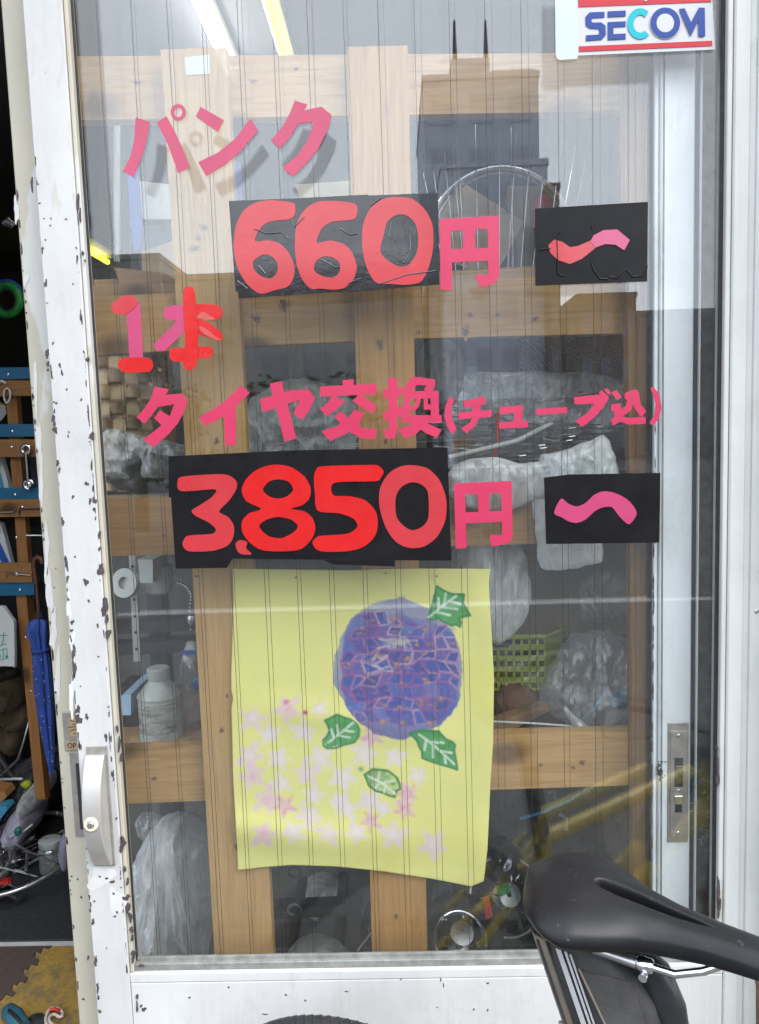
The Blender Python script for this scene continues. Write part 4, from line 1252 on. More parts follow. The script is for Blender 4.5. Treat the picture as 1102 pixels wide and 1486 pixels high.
    F = np.stack([idx[:-1, :-1], idx[1:, :-1], idx[1:, 1:], idx[:-1, 1:]], -1).reshape(-1, 4)
    me = bpy.data.meshes.new('painted_poster')
    me.vertices.add(len(P))
    me.vertices.foreach_set('co', P.ravel())
    me.loops.add(F.size)
    me.loops.foreach_set('vertex_index', F.ravel())
    me.polygons.add(len(F))
    me.polygons.foreach_set('loop_start', np.arange(0, F.size, 4))
    me.polygons.foreach_set('use_smooth', np.ones(len(F), bool))
    me.update()
    me.validate()
    ca = me.color_attributes.new('paint', 'FLOAT_COLOR', 'POINT')
    ca.data.foreach_set('color', np.concatenate([np.clip(img, 0, 1).reshape(-1, 3), np.ones((NX * NY, 1))], 1).ravel())
    t = NT('painted_paper')
    at_ = t.n('ShaderNodeVertexColor', layer_name='paint')
    t.set(col=at_.outputs[0], rough=.62, spec=.25)
    t.bump(t.noise(9, 4, .5), .15, .004)
    me.materials.append(t.m)
    o = bpy.data.objects.new('painted_poster', me)
    o.location = base
    link(o)
    md = o.modifiers.new('thickness', 'SOLIDIFY')
    md.thickness = .0004
    md.offset = 1
    tag(o, 'yellow paper painted with a blue hydrangea, green leaves and pink blossoms', 'poster')


poster()

# ------------------------------------------------------------------ lamps on the shop ceiling
for i, (px, py, mt, lab) in enumerate([(303, 38, 'tube', 'white fluorescent lamp on the ceiling, glowing above the left lattice post'), (398, 36, 'tube_y', 'yellowish fluorescent lamp on the ceiling, right of the white one')]):
    p = atz(px, py, 2.50)
    ln = .62 if i == 0 else .60
    L = thing('ceiling_lamp', lab, 'lamp', (p.x, p.y, 2.55), 'lamps on the shop ceiling')
    MB().box(p.x - .020, p.x + .030, p.y - ln, p.y + .28, 2.525, 2.549, .004).build('housing', M['lamp_white'], L)
    MB().tube([(p.x, p.y - ln + .02, 2.500), (p.x, p.y + .26, 2.500)], .013, 12).build('tube', M[mt], L, smooth=60)
    MB().box(p.x - .012, p.x + .012, p.y - ln, p.y - ln + .018, 2.487, 2.525).build('holder', M['lamp_white'], L)
    MB().box(p.x - .012, p.x + .012, p.y + .262, p.y + .28, 2.487, 2.525).build('holder', M['lamp_white'], L)
p = atz(138, 368, 2.50)
L = thing('ceiling_lamp', 'distant fluorescent lamp glimpsed just right of the left door stile', 'lamp', (p.x, p.y, 2.55), 'lamps on the shop ceiling')
MB().box(p.x - .05, p.x + .09, p.y - .45, p.y + .22, 2.52, 2.549, .004).build('housing', M['lamp_white'], L)
MB().tube([(p.x, p.y - .43, 2.495), (p.x, p.y + .20, 2.495)], .016, 12).build('tube', M['tube_y'], L, smooth=60)

# ------------------------------------------------------------------ shelves behind the lattice
def shelf(pz_px, x0, x1, y0, y1, label, mat='ply', th=.018, n=2):
    z = at(500, pz_px, y0).z
    s = thing('shelf', label, 'shelf', ((x0 + x1) / 2, (y0 + y1) / 2, z), 'plank shelves behind the lattice')
    d = (y1 - y0) / n
    for i in range(n):
        MB().box(x0 + .004 * i, x1 - .006 * i, y0 + i * d + .0015, y0 + (i + 1) * d - .0015, z - th, z, .001).build('plank', M[mat], s)
    for x in (x0 + .02, x1 - .05):
        MB().box(x, x + .03, y1 - .03, y1, 0, z - th - .001).build('leg', M['dark'], s)
    return z


Z1 = shelf(400, -.53, .44, .165, .50, 'plank shelf behind the second lattice rail from the top')
Z2 = shelf(712, -.53, .44, .165, .52, 'plank shelf behind the third lattice rail from the top', 'cardboard_dark')
Z3 = shelf(1092, -.53, .44, .165, .54, 'plank shelf behind the lowest lattice rail')
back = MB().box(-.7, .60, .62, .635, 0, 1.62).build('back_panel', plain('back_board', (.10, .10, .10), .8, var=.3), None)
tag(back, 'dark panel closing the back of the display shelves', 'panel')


def obj1(mb, name, mat, label, cat, group=None, smooth=False, kind=None):
    return tag(mb.build(name, mat, None, smooth), label, cat, group, kind)


def pillow(outline, y, depth, crumple=.012, seed=1, rings=14, ns=72, zfreq=9.0, folds=1.0, pleat=.75):
    """closed crumpled soft body with a traced outline, creased by ridged noise"""
    rings, ns = int(rings * 1.6), int(ns * 1.7)
    pts = chaikin(outline, 1)
    ln = [0]
    for i in range(len(pts)):
        a, b = pts[i], pts[(i + 1) % len(pts)]
        ln.append(ln[-1] + math.hypot(a[0] - b[0], a[1] - b[1]))
    res = []
    i = 0
    for k in range(ns):
        d = ln[-1] * k / ns
        while ln[i + 1] < d:
            i += 1
        a, b = pts[i], pts[(i + 1) % len(pts)]
        f = (d - ln[i]) / max(1e-9, ln[i + 1] - ln[i])
        res.append(Vector((a[0] + (b[0] - a[0]) * f, a[1] + (b[1] - a[1]) * f)))
    c = Vector((sum(p.x for p in res) / ns, sum(p.y for p in res) / ns))
    mb = MB()
    off = Vector((seed * 13.1, seed * 7.7, seed * 3.3))
    rr_ = random.Random(seed)
    tilt = rr_.uniform(-.6, .6)
    for k in range(ns):
        q = res[k]
        w_ = noise.noise(Vector((q.x * .045, q.y * .045, seed * 5.0))) + .6 * noise.noise(Vector((q.x * .11, q.y * .11, seed * 9.0)))
        d = q - c
        res[k] = q + d.normalized() * w_ * min(2.6, d.length * .06)

    def ridge(p):
        v = 0.0
        amp, fr = 1.0, zfreq * 1.1
        for o in range(4):
            n = noise.noise(Vector((p.x * fr * 1.5 + p.z * fr * tilt, p.y * fr, p.z * fr * pleat)) + off * (o + 1))
            v += amp * (1 - 2.2 * abs(n))
            amp *= .52
            fr *= 1.95
        return v - .9

    def P(r, k, side):
        q = c + (res[k] - c) * r
        h = math.sqrt(max(0, 1 - r ** 2.6))
        p = at(q.x, q.y, y)
        v = ridge(p if side < 0 else p + Vector((3, 5, 1)))
        p.y += side * depth * h * .5 + side * v * crumple * 1.5 * folds * (.35 + .65 * h)
        p.x += crumple * .7 * noise.noise(p * zfreq * 1.6 + off)
        p.z += crumple * .7 * noise.noise(p * zfreq * 1.7 - off)
        return p
    vs = []
    for side in (-1, 1):
        for r in range(1, rings + 1):
            if side == 1 and r == rings:
                continue
            for k in range(ns):
                vs.append(P(r / rings, k, side))
    front = lambda r, k: (r - 1) * ns + k % ns
    backi = lambda r, k: rings * ns + (r - 1) * ns + k % ns if r < rings else front(rings, k)
    fs = []
    c0, c1 = len(vs), len(vs) + 1
    vs += [P(0, 0, -1), P(0, 0, 1)]
    for k in range(ns):
        fs.append((c0, front(1, k), front(1, k + 1)))
        fs.append((c1, backi(1, k + 1), backi(1, k)))
        for r in range(1, rings):
            fs.append((front(r, k), front(r + 1, k), front(r + 1, k + 1), front(r, k + 1)))
            fs.append((backi(r, k + 1), backi(r + 1, k + 1), backi(r + 1, k), backi(r, k)))
    return mb.add(vs, fs)


# ---- top shelf: hoop, loose spokes, cardboard, monitor, papers
t = thing('wheel_hoop', 'thin silver wheel hoop standing among loose spokes on the top shelf', 'wheel', at(725, 400, .30))
hc = at(727, 352, .30)
MB().ring(hc, .122, .0045, 64, 8, (0, 1, 0)).build('rim', M['chrome'], t, smooth=60)
MB().ring(hc + Vector((0, .006, 0)), .114, .002, 64, 6, (0, 1, 0)).build('rim_lip', M['steel'], t, smooth=60)
FAN = []
GS = 'loose spokes fanned out on the top shelf'
for i, (x0, y0, x1, y1, hk) in enumerate([(614, 250, 622, 285, 0), (628, 240, 641, 330, 0), (645, 220, 656, 330, 0), (664, 205, 672, 330, 0), (690, 180, 693, 330, 0), (725, 190, 725, 330, 0), (750, 190, 738, 385, 1), (772, 198, 757, 383, 1), (795, 200, 782, 310, 0), (817, 200, 800, 318, 0), (836, 212, 816, 322, 0), (850, 232, 832, 320, 0), (862, 240, 845, 318, 0), (655, 195, 668, 330, 0), (742, 185, 744, 330, 0)]):
    y = .22 + .012 * (i % 5)
    k = (399 - y0) / max(1, (y1 - y0))
    p0 = at(x0, y0, y)
    p1 = at(x0 + (x1 - x0) * k, 399, y)
    p1.z = Z1 + .001
    pts = [p0, p1] if not hk else [p0, p1 + Vector((0, 0, .012)), p1 + Vector((-.004, 0, .005)), p1 + Vector((-.010, 0, .001))]
    o = MB().tube(pts, .0009, 6).build('spoke', M['chrome'], None, loc=p1)
    o['xtop'] = x0
    FAN.append(o)
    tag(o, None, 'spoke', GS)
NTH = ['leftmost', 'second', 'third', 'fourth', 'fifth', 'sixth', 'seventh', 'eighth', 'ninth', 'tenth', 'eleventh', 'twelfth', 'thirteenth', 'fourteenth', 'fifteenth and rightmost']
for n_, o in enumerate(sorted(FAN, key=lambda q: q['xtop'])):
    o['label'] = 'upright loose spoke in the fan above the pink 円 sign, ' + NTH[n_] + ('' if n_ in (0, 14) else ' from the left')
    del o['xtop']
sm = thing('cardboard_sheet', 'tan cardboard square stood on its corner behind the loose spokes', 'cardboard', at(700, 400, .40))
pp([(668, 262), (760, 322), (728, 384), (712, 405), (640, 372), (636, 318)], .36, .366).build('sheet', M['cardboard'], sm)
obj1(pp(rect(738, 270, 808, 404), .44, .46), 'cardboard_box', M['cardboard_dark'], 'brown cardboard box at the right end of the top shelf', 'box')
obj1(pp(rect(606, 238, 795, 405), .47, .484), 'silhouette_sheet', M['shop_dark'], 'dark sheet added for a reflected building silhouette behind the cardboard square on the top shelf', 'board')  # dark sheet added for the reflected tower's silhouette, where no sky glare shows
obj1(pillow([(770, 300), (790, 275), (806, 300), (803, 340), (775, 345)], .42, .03, .004, 3, 8, 40), 'pink_bag', plain('pink_film', (.50, .13, .16), .4), 'small pink plastic pouch leaning on the brown box', 'pouch')
obj1(pp([(588, 396), (790, 385), (792, 398), (590, 404)], .20, .26), 'plank_offcut', M['ply'], 'wood offcut lying on the top shelf under the cardboard square', 'wood offcut')
mo = thing('monitor', 'dark flat screen behind the left lattice post on the top shelf', 'monitor', at(222, 400, .33))
pp([(187, 322), (256, 314), (258, 404), (191, 404)], .33, .36).build('casing', M['dark'], mo)
pp([(200, 330), (256, 322), (257, 372), (203, 388)], .3285, .3296).build('screen', plain('dull_screen', (.10, .11, .12), .3), mo)
obj1(pp([(206, 366), (262, 345), (262, 404), (206, 404)], .315, .323), 'cardboard_sheet', M['cardboard'], 'cardboard offcut leaning on the dark screen at the left', 'cardboard')
st = thing('blue_strap', 'blue cloth strap hanging left of the left lattice post', 'strap', at(197, 250, .30))
pp([(184, 245), (200, 242), (207, 330), (204, 362), (194, 366), (189, 320)], .29, .294).build('band', M['blue'], st)
obj1(pp([(332, 230), (350, 235), (352, 292), (338, 292)], .29, .294), 'blue_strap', M['blue'], 'blue cloth strap hanging right of the left lattice post', 'strap')
obj1(pp([(196, 262), (252, 268), (254, 318), (203, 318)], .31, .314), 'paper_sheet', M['paper'], 'white paper sheet pinned behind the pink パ letter', 'paper')
for i, (pl, lab) in enumerate([([(165, 388), (240, 396), (252, 410), (175, 412)], 'split wood offcut on the top shelf above the first pink digit'), ([(136, 406), (180, 404), (182, 420), (137, 424)], 'short wood offcut at the far left of the top shelf')]):
    obj1(pp(pl, .19 + .02 * i, .26), 'wood_offcut', M['ply'], lab, 'wood offcut')
obj1(pp([(428, 268), (508, 262), (508, 290), (440, 300)], .34, .35), 'paper_sheet', plain('yellowed_paper', (.58, .52, .33), .8), 'yellowed paper between the two lattice posts above the 660 card', 'paper')
rail_ = MB().tube([at(170, 120, .9), at(170, 380, .9)], .008, 8)
obj1(rail_, 'hanging_rod', M['lamp_white'], 'pale rod hanging in the shop behind the left of the pane', 'rod')

# ---- second bay: woven basket, film, bottles, spoke bundle, bag
def basket():
    b = thing('woven_basket', 'round brown woven basket behind the katakana タ at the left', 'basket', at(175, 705, .30))
    cx, cz0, cz1 = at(170, 700, .30).x, Z2 + .004, at(150, 518, .30).z
    cy_ = .325
    R0_, R1_ = .085, .098
    nr, ns = 9, 26
    H = cz1 - cz0
    bk = MB()
    for k in range(ns):
        a = 2 * math.pi * k / ns
        w_ = .42 * 2 * math.pi / ns
        vs = []
        N = 19
        for i in range(N):
            u = i / (N - 1)
            z = cz0 + H * u
            R = R0_ + (R1_ - R0_) * math.sin(u * 1.8)
            s = .0045 * math.cos(math.pi * (u * nr)) * (1 if k % 2 else -1)
            for da in (-w_, w_):
                vs.append((cx + math.cos(a + da) * (R + s), cy_ + math.sin(a + da) * (R + s), z))
            for da in (w_, -w_):
                vs.append((cx + math.cos(a + da) * (R + s - .002), cy_ + math.sin(a + da) * (R + s - .002), z))
        fs = []
        for i in range(N - 1):
            for q in range(4):
                fs.append((i * 4 + q, i * 4 + (q + 1) % 4, i * 4 + 4 + (q + 1) % 4, i * 4 + 4 + q))
        MB().add(vs, fs).build('stake', M['wicker'], b)
    for r in range(nr):
        u0, u1 = (r + .12) / nr, (r + .88) / nr
        N = ns * 4
        vs, fs = [], []
        for i in range(N):
            a = 2 * math.pi * i / N
            for u, d in ((u0, 0), (u1, 0), (u1, -.002), (u0, -.002)):
                R = R0_ + (R1_ - R0_) * math.sin(u * 1.8)
                s = -.0045 * math.cos(a * ns / 2) * (1 if r % 2 else -1)
                vs.append((cx + math.cos(a) * (R + s + d), cy_ + math.sin(a) * (R + s + d), cz0 + H * u))
        for i in range(N):
            j = (i + 1) % N
            for q in range(4):
                fs.append((i * 4 + q, i * 4 + (q + 1) % 4, j * 4 + (q + 1) % 4, j * 4 + q))
        MB().add(vs, fs).build('weave_band', M['wicker_dark'] if r % 3 else M['wicker'], b, smooth=70)
    MB().ring((cx, cy_, cz1 + .004), R1_ * .985, .007, 48, 8, (0, 0, 1)).build('rim', M['wicker'], b, smooth=70)
    MB().lathe((cx, cy_, cz0), [(.082, 0), (.082, .004)], 40).build('base', M['wicker_dark'], b)


basket()
GB = 'plastic bags and film on the shelves'
obj1(pillow([(150, 655), (260, 640), (330, 660), (345, 705), (250, 712), (155, 712)], .24, .07, .010, 4), 'plastic_sheet', M['bag_dark'], 'dark crumpled plastic sheet lying below the woven basket', 'plastic sheet', GB, 60)
obj1(pillow([(135, 620), (220, 630), (300, 655), (300, 690), (200, 700), (140, 690)], .21, .04, .012, 5), 'plastic_film', M['bag_thin'], 'clear film wrapped loosely round the foot of the woven basket', 'plastic film', GB, 60)
obj1(pillow([(348, 585), (420, 548), (520, 560), (520, 690), (430, 705), (345, 700)], .30, .10, .012, 6), 'plastic_film', M['bag_grey'], 'grey film bundle between the two lattice posts behind the katakana ヤ', 'plastic film', GB, 60)
pk = thing('wrapped_package', 'dark wrapped package under streaky film between the lattice posts', 'package', at(430, 705, .32))
pp([(352, 560), (500, 545), (520, 640), (520, 706), (352, 706)], .36, .46).build('body', M['bag_dark'], pk)
for i in range(12):
    y0 = 605 + i * 8.0
    MB().tube([at(352, y0 + 26 + random.uniform(-4, 4), .262), at(430, y0 + 10, .257), at(520, y0 - 12 + random.uniform(-4, 4), .262)], .0009, 5).build('film_streak', M['bag_white'], pk)
gr = thing('dark_grille', 'dark wire mesh basket at the right behind the bracketed チューブ letters', 'wire basket', at(850, 560, .42))
mg = MB()
g0, g1 = at(755, 485, .42), at(925, 565, .42)
nx, nz = 26, 12
for i in range(-nz, nx + 1):
    for sgn in (1, -1):
        xa = g0.x + (g1.x - g0.x) * i / nx if sgn > 0 else g0.x + (g1.x - g0.x) * (i + nz) / nx
        xb = xa + sgn * (g0.z - g1.z)
        za, zb = g1.z, g0.z
        if xa < g0.x or xa > g1.x:
            continue
        if xb > g1.x:
            zb = za + (g1.x - xa)
            xb = g1.x
        if xb < g0.x:
            zb = za + (xa - g0.x)
            xb = g0.x
        mg.tube([(xa, .42 + .002 * sgn, za), (xb, .42 + .002 * sgn, zb)], .0013, 4)
o = mg.build('mesh', M['steel'], gr)
o['kind'] = 'stuff'
fr_ = MB()
for A, B in (((g0.x, g0.z), (g1.x, g0.z)), ((g1.x, g0.z), (g1.x, g1.z)), ((g1.x, g1.z), (g0.x, g1.z)), ((g0.x, g1.z), (g0.x, g0.z))):
    fr_.tube([(A[0], .42, A[1]), (B[0], .42, B[1])], .003, 6)
fr_.build('frame', M['dark'], gr)
MB().box(g0.x, g1.x, .43, .53, Z2, g1.z - .004).build('bin', M['dark'], gr)


def bottle(px, y, w_, ztop_px, zb, mats, label, capmat):
    p0 = at(px, 600, y)
    z1 = at(px, ztop_px, y).z
    r = w_ / 2
    h = z1 - zb
    b = thing('bottle', label, 'bottle', (p0.x, y, zb), 'bottles in front of the wire mesh')
    MB().lathe((p0.x, y, zb), [(r * .92, 0), (r, .004), (r, h * .62), (r * .94, h * .70), (r * .55, h * .80), (r * .38, h * .84), (r * .38, h * .90)], 24).build('body', mats, b, smooth=50)
    MB().lathe((p0.x, y, zb), [(r * .48, h * .88), (r * .48, h * .99), (r * .42, h)], 20).build('cap', capmat, b, smooth=40)
    MB().lathe((p0.x, y, zb), [(r * 1.01, h * .14), (r * 1.01, h * .55)], 24).build('label_band', M['paper'], b)


bottle(681, .32, .07, 532, Z2 + .001, M['pale_blue'], 'pale blue plastic bottle next to the kanji 換', M['pale_blue'])
bottle(722, .32, .05, 546, Z2 + .001, M['offwhite'], 'white bottle with a red cap behind the katakana チ', M['red_plastic'])
bottle(778, .33, .06, 540, Z2 + .001, M['offwhite'], 'white bottle with a grey cap behind the long vowel mark ー', M['can_cap'])
bottle(835, .33, .055, 552, Z2 + .001, M['offwhite'], 'white bottle furthest right of the row, behind the katakana ブ', M['offwhite'])
obj1(pillow([(606, 500), (650, 490), (675, 515), (680, 560), (650, 600), (606, 600)], .26, .05, .010, 8), 'cloth_bundle', plain('dusty_cloth', (.17, .16, .15), .9, var=.3), 'dusty grey cloth bundle right of the middle post beside the kanji 換', 'cloth')
obj1(pillow([(640, 545), (720, 538), (860, 540), (930, 560), (935, 640), (860, 660), (650, 660)], .255, .05, .011, 9), 'plastic_film', M['bag_thin'], 'clear film stretched over the bottles behind the bracketed letters', 'plastic film', GB, 60)
GSP = 'bundle of bicycle spokes lying across the shelf'
rr = random.Random(21)
for i in range(46):
    y = .205 + rr.random() * .05
    a0 = (600 + rr.uniform(0, 40), 612 + rr.gauss(18, 24))
    x1 = rr.uniform(820, 950)
    a1 = (x1, 600 + rr.gauss(40, 22) + (a0[1] - 640) * .2)
    p0, p1 = at(a0[0], a0[1], y), at(a1[0], a1[1], y + rr.uniform(-.01, .01))
    o = MB().tube([p0, p1], .00085, 5).build('spoke', M['chrome'] if i % 3 else M['steel'], None, loc=p0)
    tag(o, 'long thin bicycle spoke lying in the silvery bundle behind the bracketed letters', 'spoke', GSP)
for i, (px, py) in enumerate([(806, 580), (838, 570), (818, 595), (797, 611), (826, 622), (826, 634), (822, 640), (782, 647), (784, 651), (754, 662), (850, 584)]):
    p = at(px, py, .197)
    o = MB().tube([p, p + Vector((.010, 0, .001))], .0016, 8).build('nipple', M['chrome'], None, loc=p)
    tag(o, 'tiny shiny spoke nipple among the spoke bundle', 'spoke nipple', 'spoke nipples')
obj1(MB().tube([at(652, 664, .20), at(700, 652, .196), at(750, 640, .194), at(802, 614, .20)], .0042, 10), 'white_hose', M['offwhite'], 'thin white hose curving across the spoke bundle above the 円 sign', 'hose', None, 60)
obj1(MB().tube([at(716, 680, .198), at(718, 660, .196), at(722, 640, .198), at(722, 600, .21)], .0022, 8), 'red_string', M['red_plastic'], 'short red cord hanging above the lower 円 sign', 'cord', None, 60)
obj1(pp(rect(655, 632, 690, 662), .235, .27), 'amber_reflector', M['amber'], 'small amber reflector behind the spoke bundle next to the 3,850 card', 'reflector')
obj1(pillow([(650, 676), (700, 662), (770, 676), (830, 670), (856, 636), (882, 630), (896, 668), (902, 728), (840, 738), (790, 726), (725, 740), (652, 732)], .088, .04, .012, 10, pleat=.4), 'plastic_bag', M['bag_film'], 'crumpled white plastic bag draped over the third lattice rail', 'plastic bag', GB, 60)
obj1(pillow([(775, 668), (820, 650), (858, 633), (876, 640), (888, 690), (840, 720), (790, 718)], .086, .035, .009, 11), 'plastic_bag', M['bag_white'], 'bright white plastic bag above the right black wave card', 'plastic bag', GB, 60)
pb = thing('paper_bag', 'flat white carrier bag hanging behind the right black wave card', 'bag', at(830, 820, .12))
pillow([(768, 700), (870, 690), (876, 812), (874, 817), (792, 830), (782, 824), (776, 760)], .088, .014, .003, 12, 10, 60).build('body', M['bag_white'], pb, smooth=60)
obj1(pillow([(664, 770), (700, 740), (745, 760), (772, 830), (770, 880), (740, 925), (715, 938), (690, 900), (668, 840)], .150, .045, .011, 13, pleat=.25), 'plastic_bag', M['bag_film'], 'bulging plastic bag hanging at the upper right corner of the poster', 'plastic bag', GB, 60)
obj1(pillow([(655, 800), (680, 770), (715, 780), (722, 830), (690, 850), (655, 830)], .150, .03, .010, 14), 'plastic_bag', M['bag_clear'], 'thin clear plastic bag behind the lower part of the 3,850 yen sign', 'plastic bag', GB, 60)

# ---- third bay: box, basket, bags; dark fittings and bottle on the left
obj1(pp([(690, 812), (925, 800), (925, 920), (690, 930)], .33, .50), 'cardboard_box', M['cardboard_dark'], 'wide dusty cardboard box above the lime basket', 'box')
obj1(pillow([(836, 880), (848, 835), (900, 822), (918, 850), (915, 900), (850, 912)], .28, .05, .010, 15), 'plastic_film', M['bag_clear'], 'clear crumpled film hanging right of the dusty cardboard box', 'plastic film', GB, 60)
def lime_basket():
    b = thing('lime_basket', 'lime green plastic basket with square holes beside the poster edge', 'basket', at(760, 1000, .30))
    A, B = at(700, 925, .27), at(790, 925, .27)
    zt, zb = at(760, 922, .27).z, at(760, 1000, .27).z
    def panel(p0, p1, hole):
        d = (p1 - p0)
        L = d.length
        d.normalize()
        nrm = Vector((d.y, -d.x, 0)) * .003
        nx = max(2, int(L / .0125))
        nz = 5
        mb = MB()
        def bar(u0, u1, v0, v1):
            q = [p0 + d * (L * u0), p0 + d * (L * u1)]
            zs = (zb + (zt - zb) * v0, zb + (zt - zb) * v1)
            vs = []
            for pt in q:
                for zz in zs:
                    for k in (0, 1):
                        vs.append((pt.x + nrm.x * k, pt.y + nrm.y * k, zz))
            mb.add(vs, [(0, 1, 3, 2), (4, 6, 7, 5), (0, 4, 5, 1), (2, 3, 7, 6), (0, 2, 6, 4), (1, 5, 7, 3)])
        for i in range(nx + 1):
            u = i / nx
            bar(max(0, u - .16 / nx), min(1, u + .16 / nx), .06, .94)
        for j in range(nz + 1):
            v = j / nz
            bar(0, 1, max(0, v - .05 if j else 0) if j else 0, min(1, v + .05 if j < nz else 1))
        mb.build('side', M['lime'], b)
    c1, c2 = Vector((A.x, .27, 0)), Vector((B.x, .262, 0))
    c3 = Vector((B.x + .035, .30, 0))
    c4 = Vector((B.x + .035, .46, 0))
    panel(c1, c2, True)
    MB().prism([(B.x, .2615, zb), (c3.x, .2995, zb), (c3.x, .2995, zt), (B.x, .2615, zt)], [(B.x - .001, .2645, zb), (c3.x - .002, .3025, zb), (c3.x - .002, .3025, zt), (B.x - .001, .2645, zt)]).build('corner', M['lime'], b)
    panel(c3, c4, True)
    MB().box(A.x, c3.x, .27, .46, zb - .002, zb).build('base', M['lime'], b)
    MB().tube([(A.x, .267, zt), (B.x, .259, zt), (c3.x + .002, .298, zt), (c4.x + .002, .46, zt)], .004, 8).build('rim', M['lime'], b)
    MB().tube([(A.x + .01, .2655, zt - .012), (A.x + .045, .2615, zt - .012)], .006, 8).build('handhold', M['dark'], b)


lime_basket()
obj1(pillow([(800, 960), (820, 925), (880, 918), (928, 935), (930, 1050), (880, 1064), (840, 1060), (788, 1030), (785, 1000)], .22, .09, .014, 16, 18, 90), 'plastic_bag', M['bag_clear'], 'torn clear plastic bag with blue scraps on the lowest shelf', 'plastic bag', GB, 60)
obj1(pillow([(880, 1012), (905, 998), (930, 1000), (930, 1022), (900, 1030), (880, 1026)], .20, .03, .006, 17, 8, 40), 'blue_pouch', M['sky_blue'], 'sky blue plastic pouch inside the torn clear bag', 'pouch')
obj1(pp([(882, 1030), (918, 1026), (898, 1048), (878, 1056)], .19, .196), 'white_scrap', M['paper'], 'white paper scrap at the foot of the torn clear bag', 'paper')
obj1(MB().tube([at(842, 1048, .19), at(862, 1030, .188), at(880, 1006, .19)], .0035, 8), 'blue_tube', M['sky_blue'], 'thin blue tube sticking out of the torn clear bag', 'tube', None, 60)
obj1(pillow([(830, 1035), (850, 1050), (862, 1060), (848, 1072), (838, 1062), (815, 1030), (818, 1022)], .155, .02, .004, 18, 8, 44), 'plastic_scrap', M['bag_film'], 'glossy corner of film hanging over the lowest lattice rail', 'plastic film', GB, 60)
obj1(MB().tube([at(715, 1047, .155), at(780, 1050, .152), at(832, 1054, .155)], .0018, 8), 'thin_rod', M['offwhite'], 'thin pale rod resting along the lowest lattice rail', 'rod', None, 60)
obj1(pp([(712, 1062), (716, 1050), (785, 1026), (800, 1030), (740, 1062), (716, 1084)], .17, .20), 'wood_offcut', M['ply'], 'slanting wood strip beside the poster on the lowest shelf', 'wood offcut')
obj1(pillow([(716, 1000), (760, 992), (790, 1010), (770, 1040), (718, 1050)], .26, .06, .006, 19, 10, 50), 'brown_cloth', plain('brown_cloth', (.22, .12, .07), .9, var=.3), 'crumpled brown cloth under the lime basket', 'cloth')

def stained():
    t = NT('stained_label')
    c = t.ramp(t.noise(45, 6, .7), [(.35, (.30, .31, .27)), (.65, (.50, .52, .47))])
    ln_ = t.ramp(t.noise(60, 4, .6, t.map((.35, .35, 5.0))), [(.52, 0.0), (.60, .65)])
    st_m = t.ramp(t.noise(38, 5, .65, t.map((1, 1, 1), loc=(4, 2, 1))), [(.54, 0.0), (.66, .85)])
    c = t.mix(ln_, c, (.16, .16, .14))
    t.set(col=t.mix(st_m, c, (.09, .085, .065)), rough=.6)
    return t.m


can = thing('solvent_can', 'dusty grey white can with a screw cap on the lowest shelf at the left', 'can', at(232, 1076, .20))
cz = at(232, 1073, .20)
cx_, zb_ = cz.x, at(232, 1072, .215).z
rc_ = .5 * (at(261, 1040, .20).x - at(202, 1040, .20).x) * 1.06
zt_ = at(229, 972, .20).z
hh = zt_ - zb_
MB().lathe((cx_, .215, zb_), [(rc_ * .97, 0), (rc_ * 1.02, .002), (rc_, .005), (rc_, hh * .60), (rc_ * 1.03, hh * .61), (rc_ * 1.03, hh * .63), (rc_ * .97, hh * .65), (rc_ * .66, hh * .76), (rc_ * .46, hh * .83), (rc_ * .46, hh * .86)], 36).build('body', M['can'], can, smooth=40)
MB().lathe((cx_, .215, zb_), [(rc_ * .50, hh * .84), (rc_ * .52, hh * .86), (rc_ * .52, hh * .985), (rc_ * .46, hh)], 30).build('cap', M['can_cap'], can, smooth=40)
lb = MB()
rr = random.Random(8)
N = 20
vs, fs = [], []
for i in range(N + 1):
    a = math.radians(-150 + 120 * i / N)
    for z in (zb_ + hh * .16, zb_ + hh * .56):
        vs.append((cx_ + math.cos(a) * (rc_ + .0006), .215 + math.sin(a) * (rc_ + .0006), z))
        vs.append((cx_ + math.cos(a) * (rc_ + .0001), .215 + math.sin(a) * (rc_ + .0001), z))
for i in range(N):
    q = i * 4
    fs += [(q, q + 4, q + 6, q + 2), (q + 1, q + 3, q + 7, q + 5)]
lb.add(vs, fs).build('label', stained(), can)
obj1(pp([(186, 1076), (232, 1082), (232, 1100), (186, 1088)], .185, .26), 'wood_block', M['ply'], 'wood block under the dusty can, left piece', 'wood block')
MBb = pp([(232, 1083), (300, 1066), (300, 1076), (234, 1100)], .18, .27)
obj1(MBb, 'wood_block', M['ply'], 'wood block under the dusty can, right slanting piece', 'wood block')
tr = MB().lathe(at(186, 846, .30), [(.026, 0), (.026, .012), (.011, .013), (.011, .004)], 30, (-.3, -1, .2))
obj1(tr, 'tape_roll', M['offwhite'], 'white tape roll hanging at the left below the third rail', 'tape roll', None, 40)
cup = thing('white_cup', 'white cup hanging in the dark left bay beside the tape roll', 'cup', at(233, 860, .34))
cc = at(233, 860, .34)
MB().lathe(cc, [(.020, 0), (.024, .004), (.024, .045), (.025, .050), (.022, .050), (.021, .006)], 24).build('body', M['offwhite'], cup, smooth=40)
MB().ring(cc + Vector((.030, 0, .025)), .011, .003, 20, 6, (0, 1, 0)).build('handle', M['offwhite'], cup, smooth=60)
up = thing('shelf_upright', 'pale slotted metal upright in the dark left bay', 'upright', at(200, 1000, .33))
pp([(187, 806), (197, 806), (204, 960), (194, 960)], .33, .335).build('post', M['alu'], up)
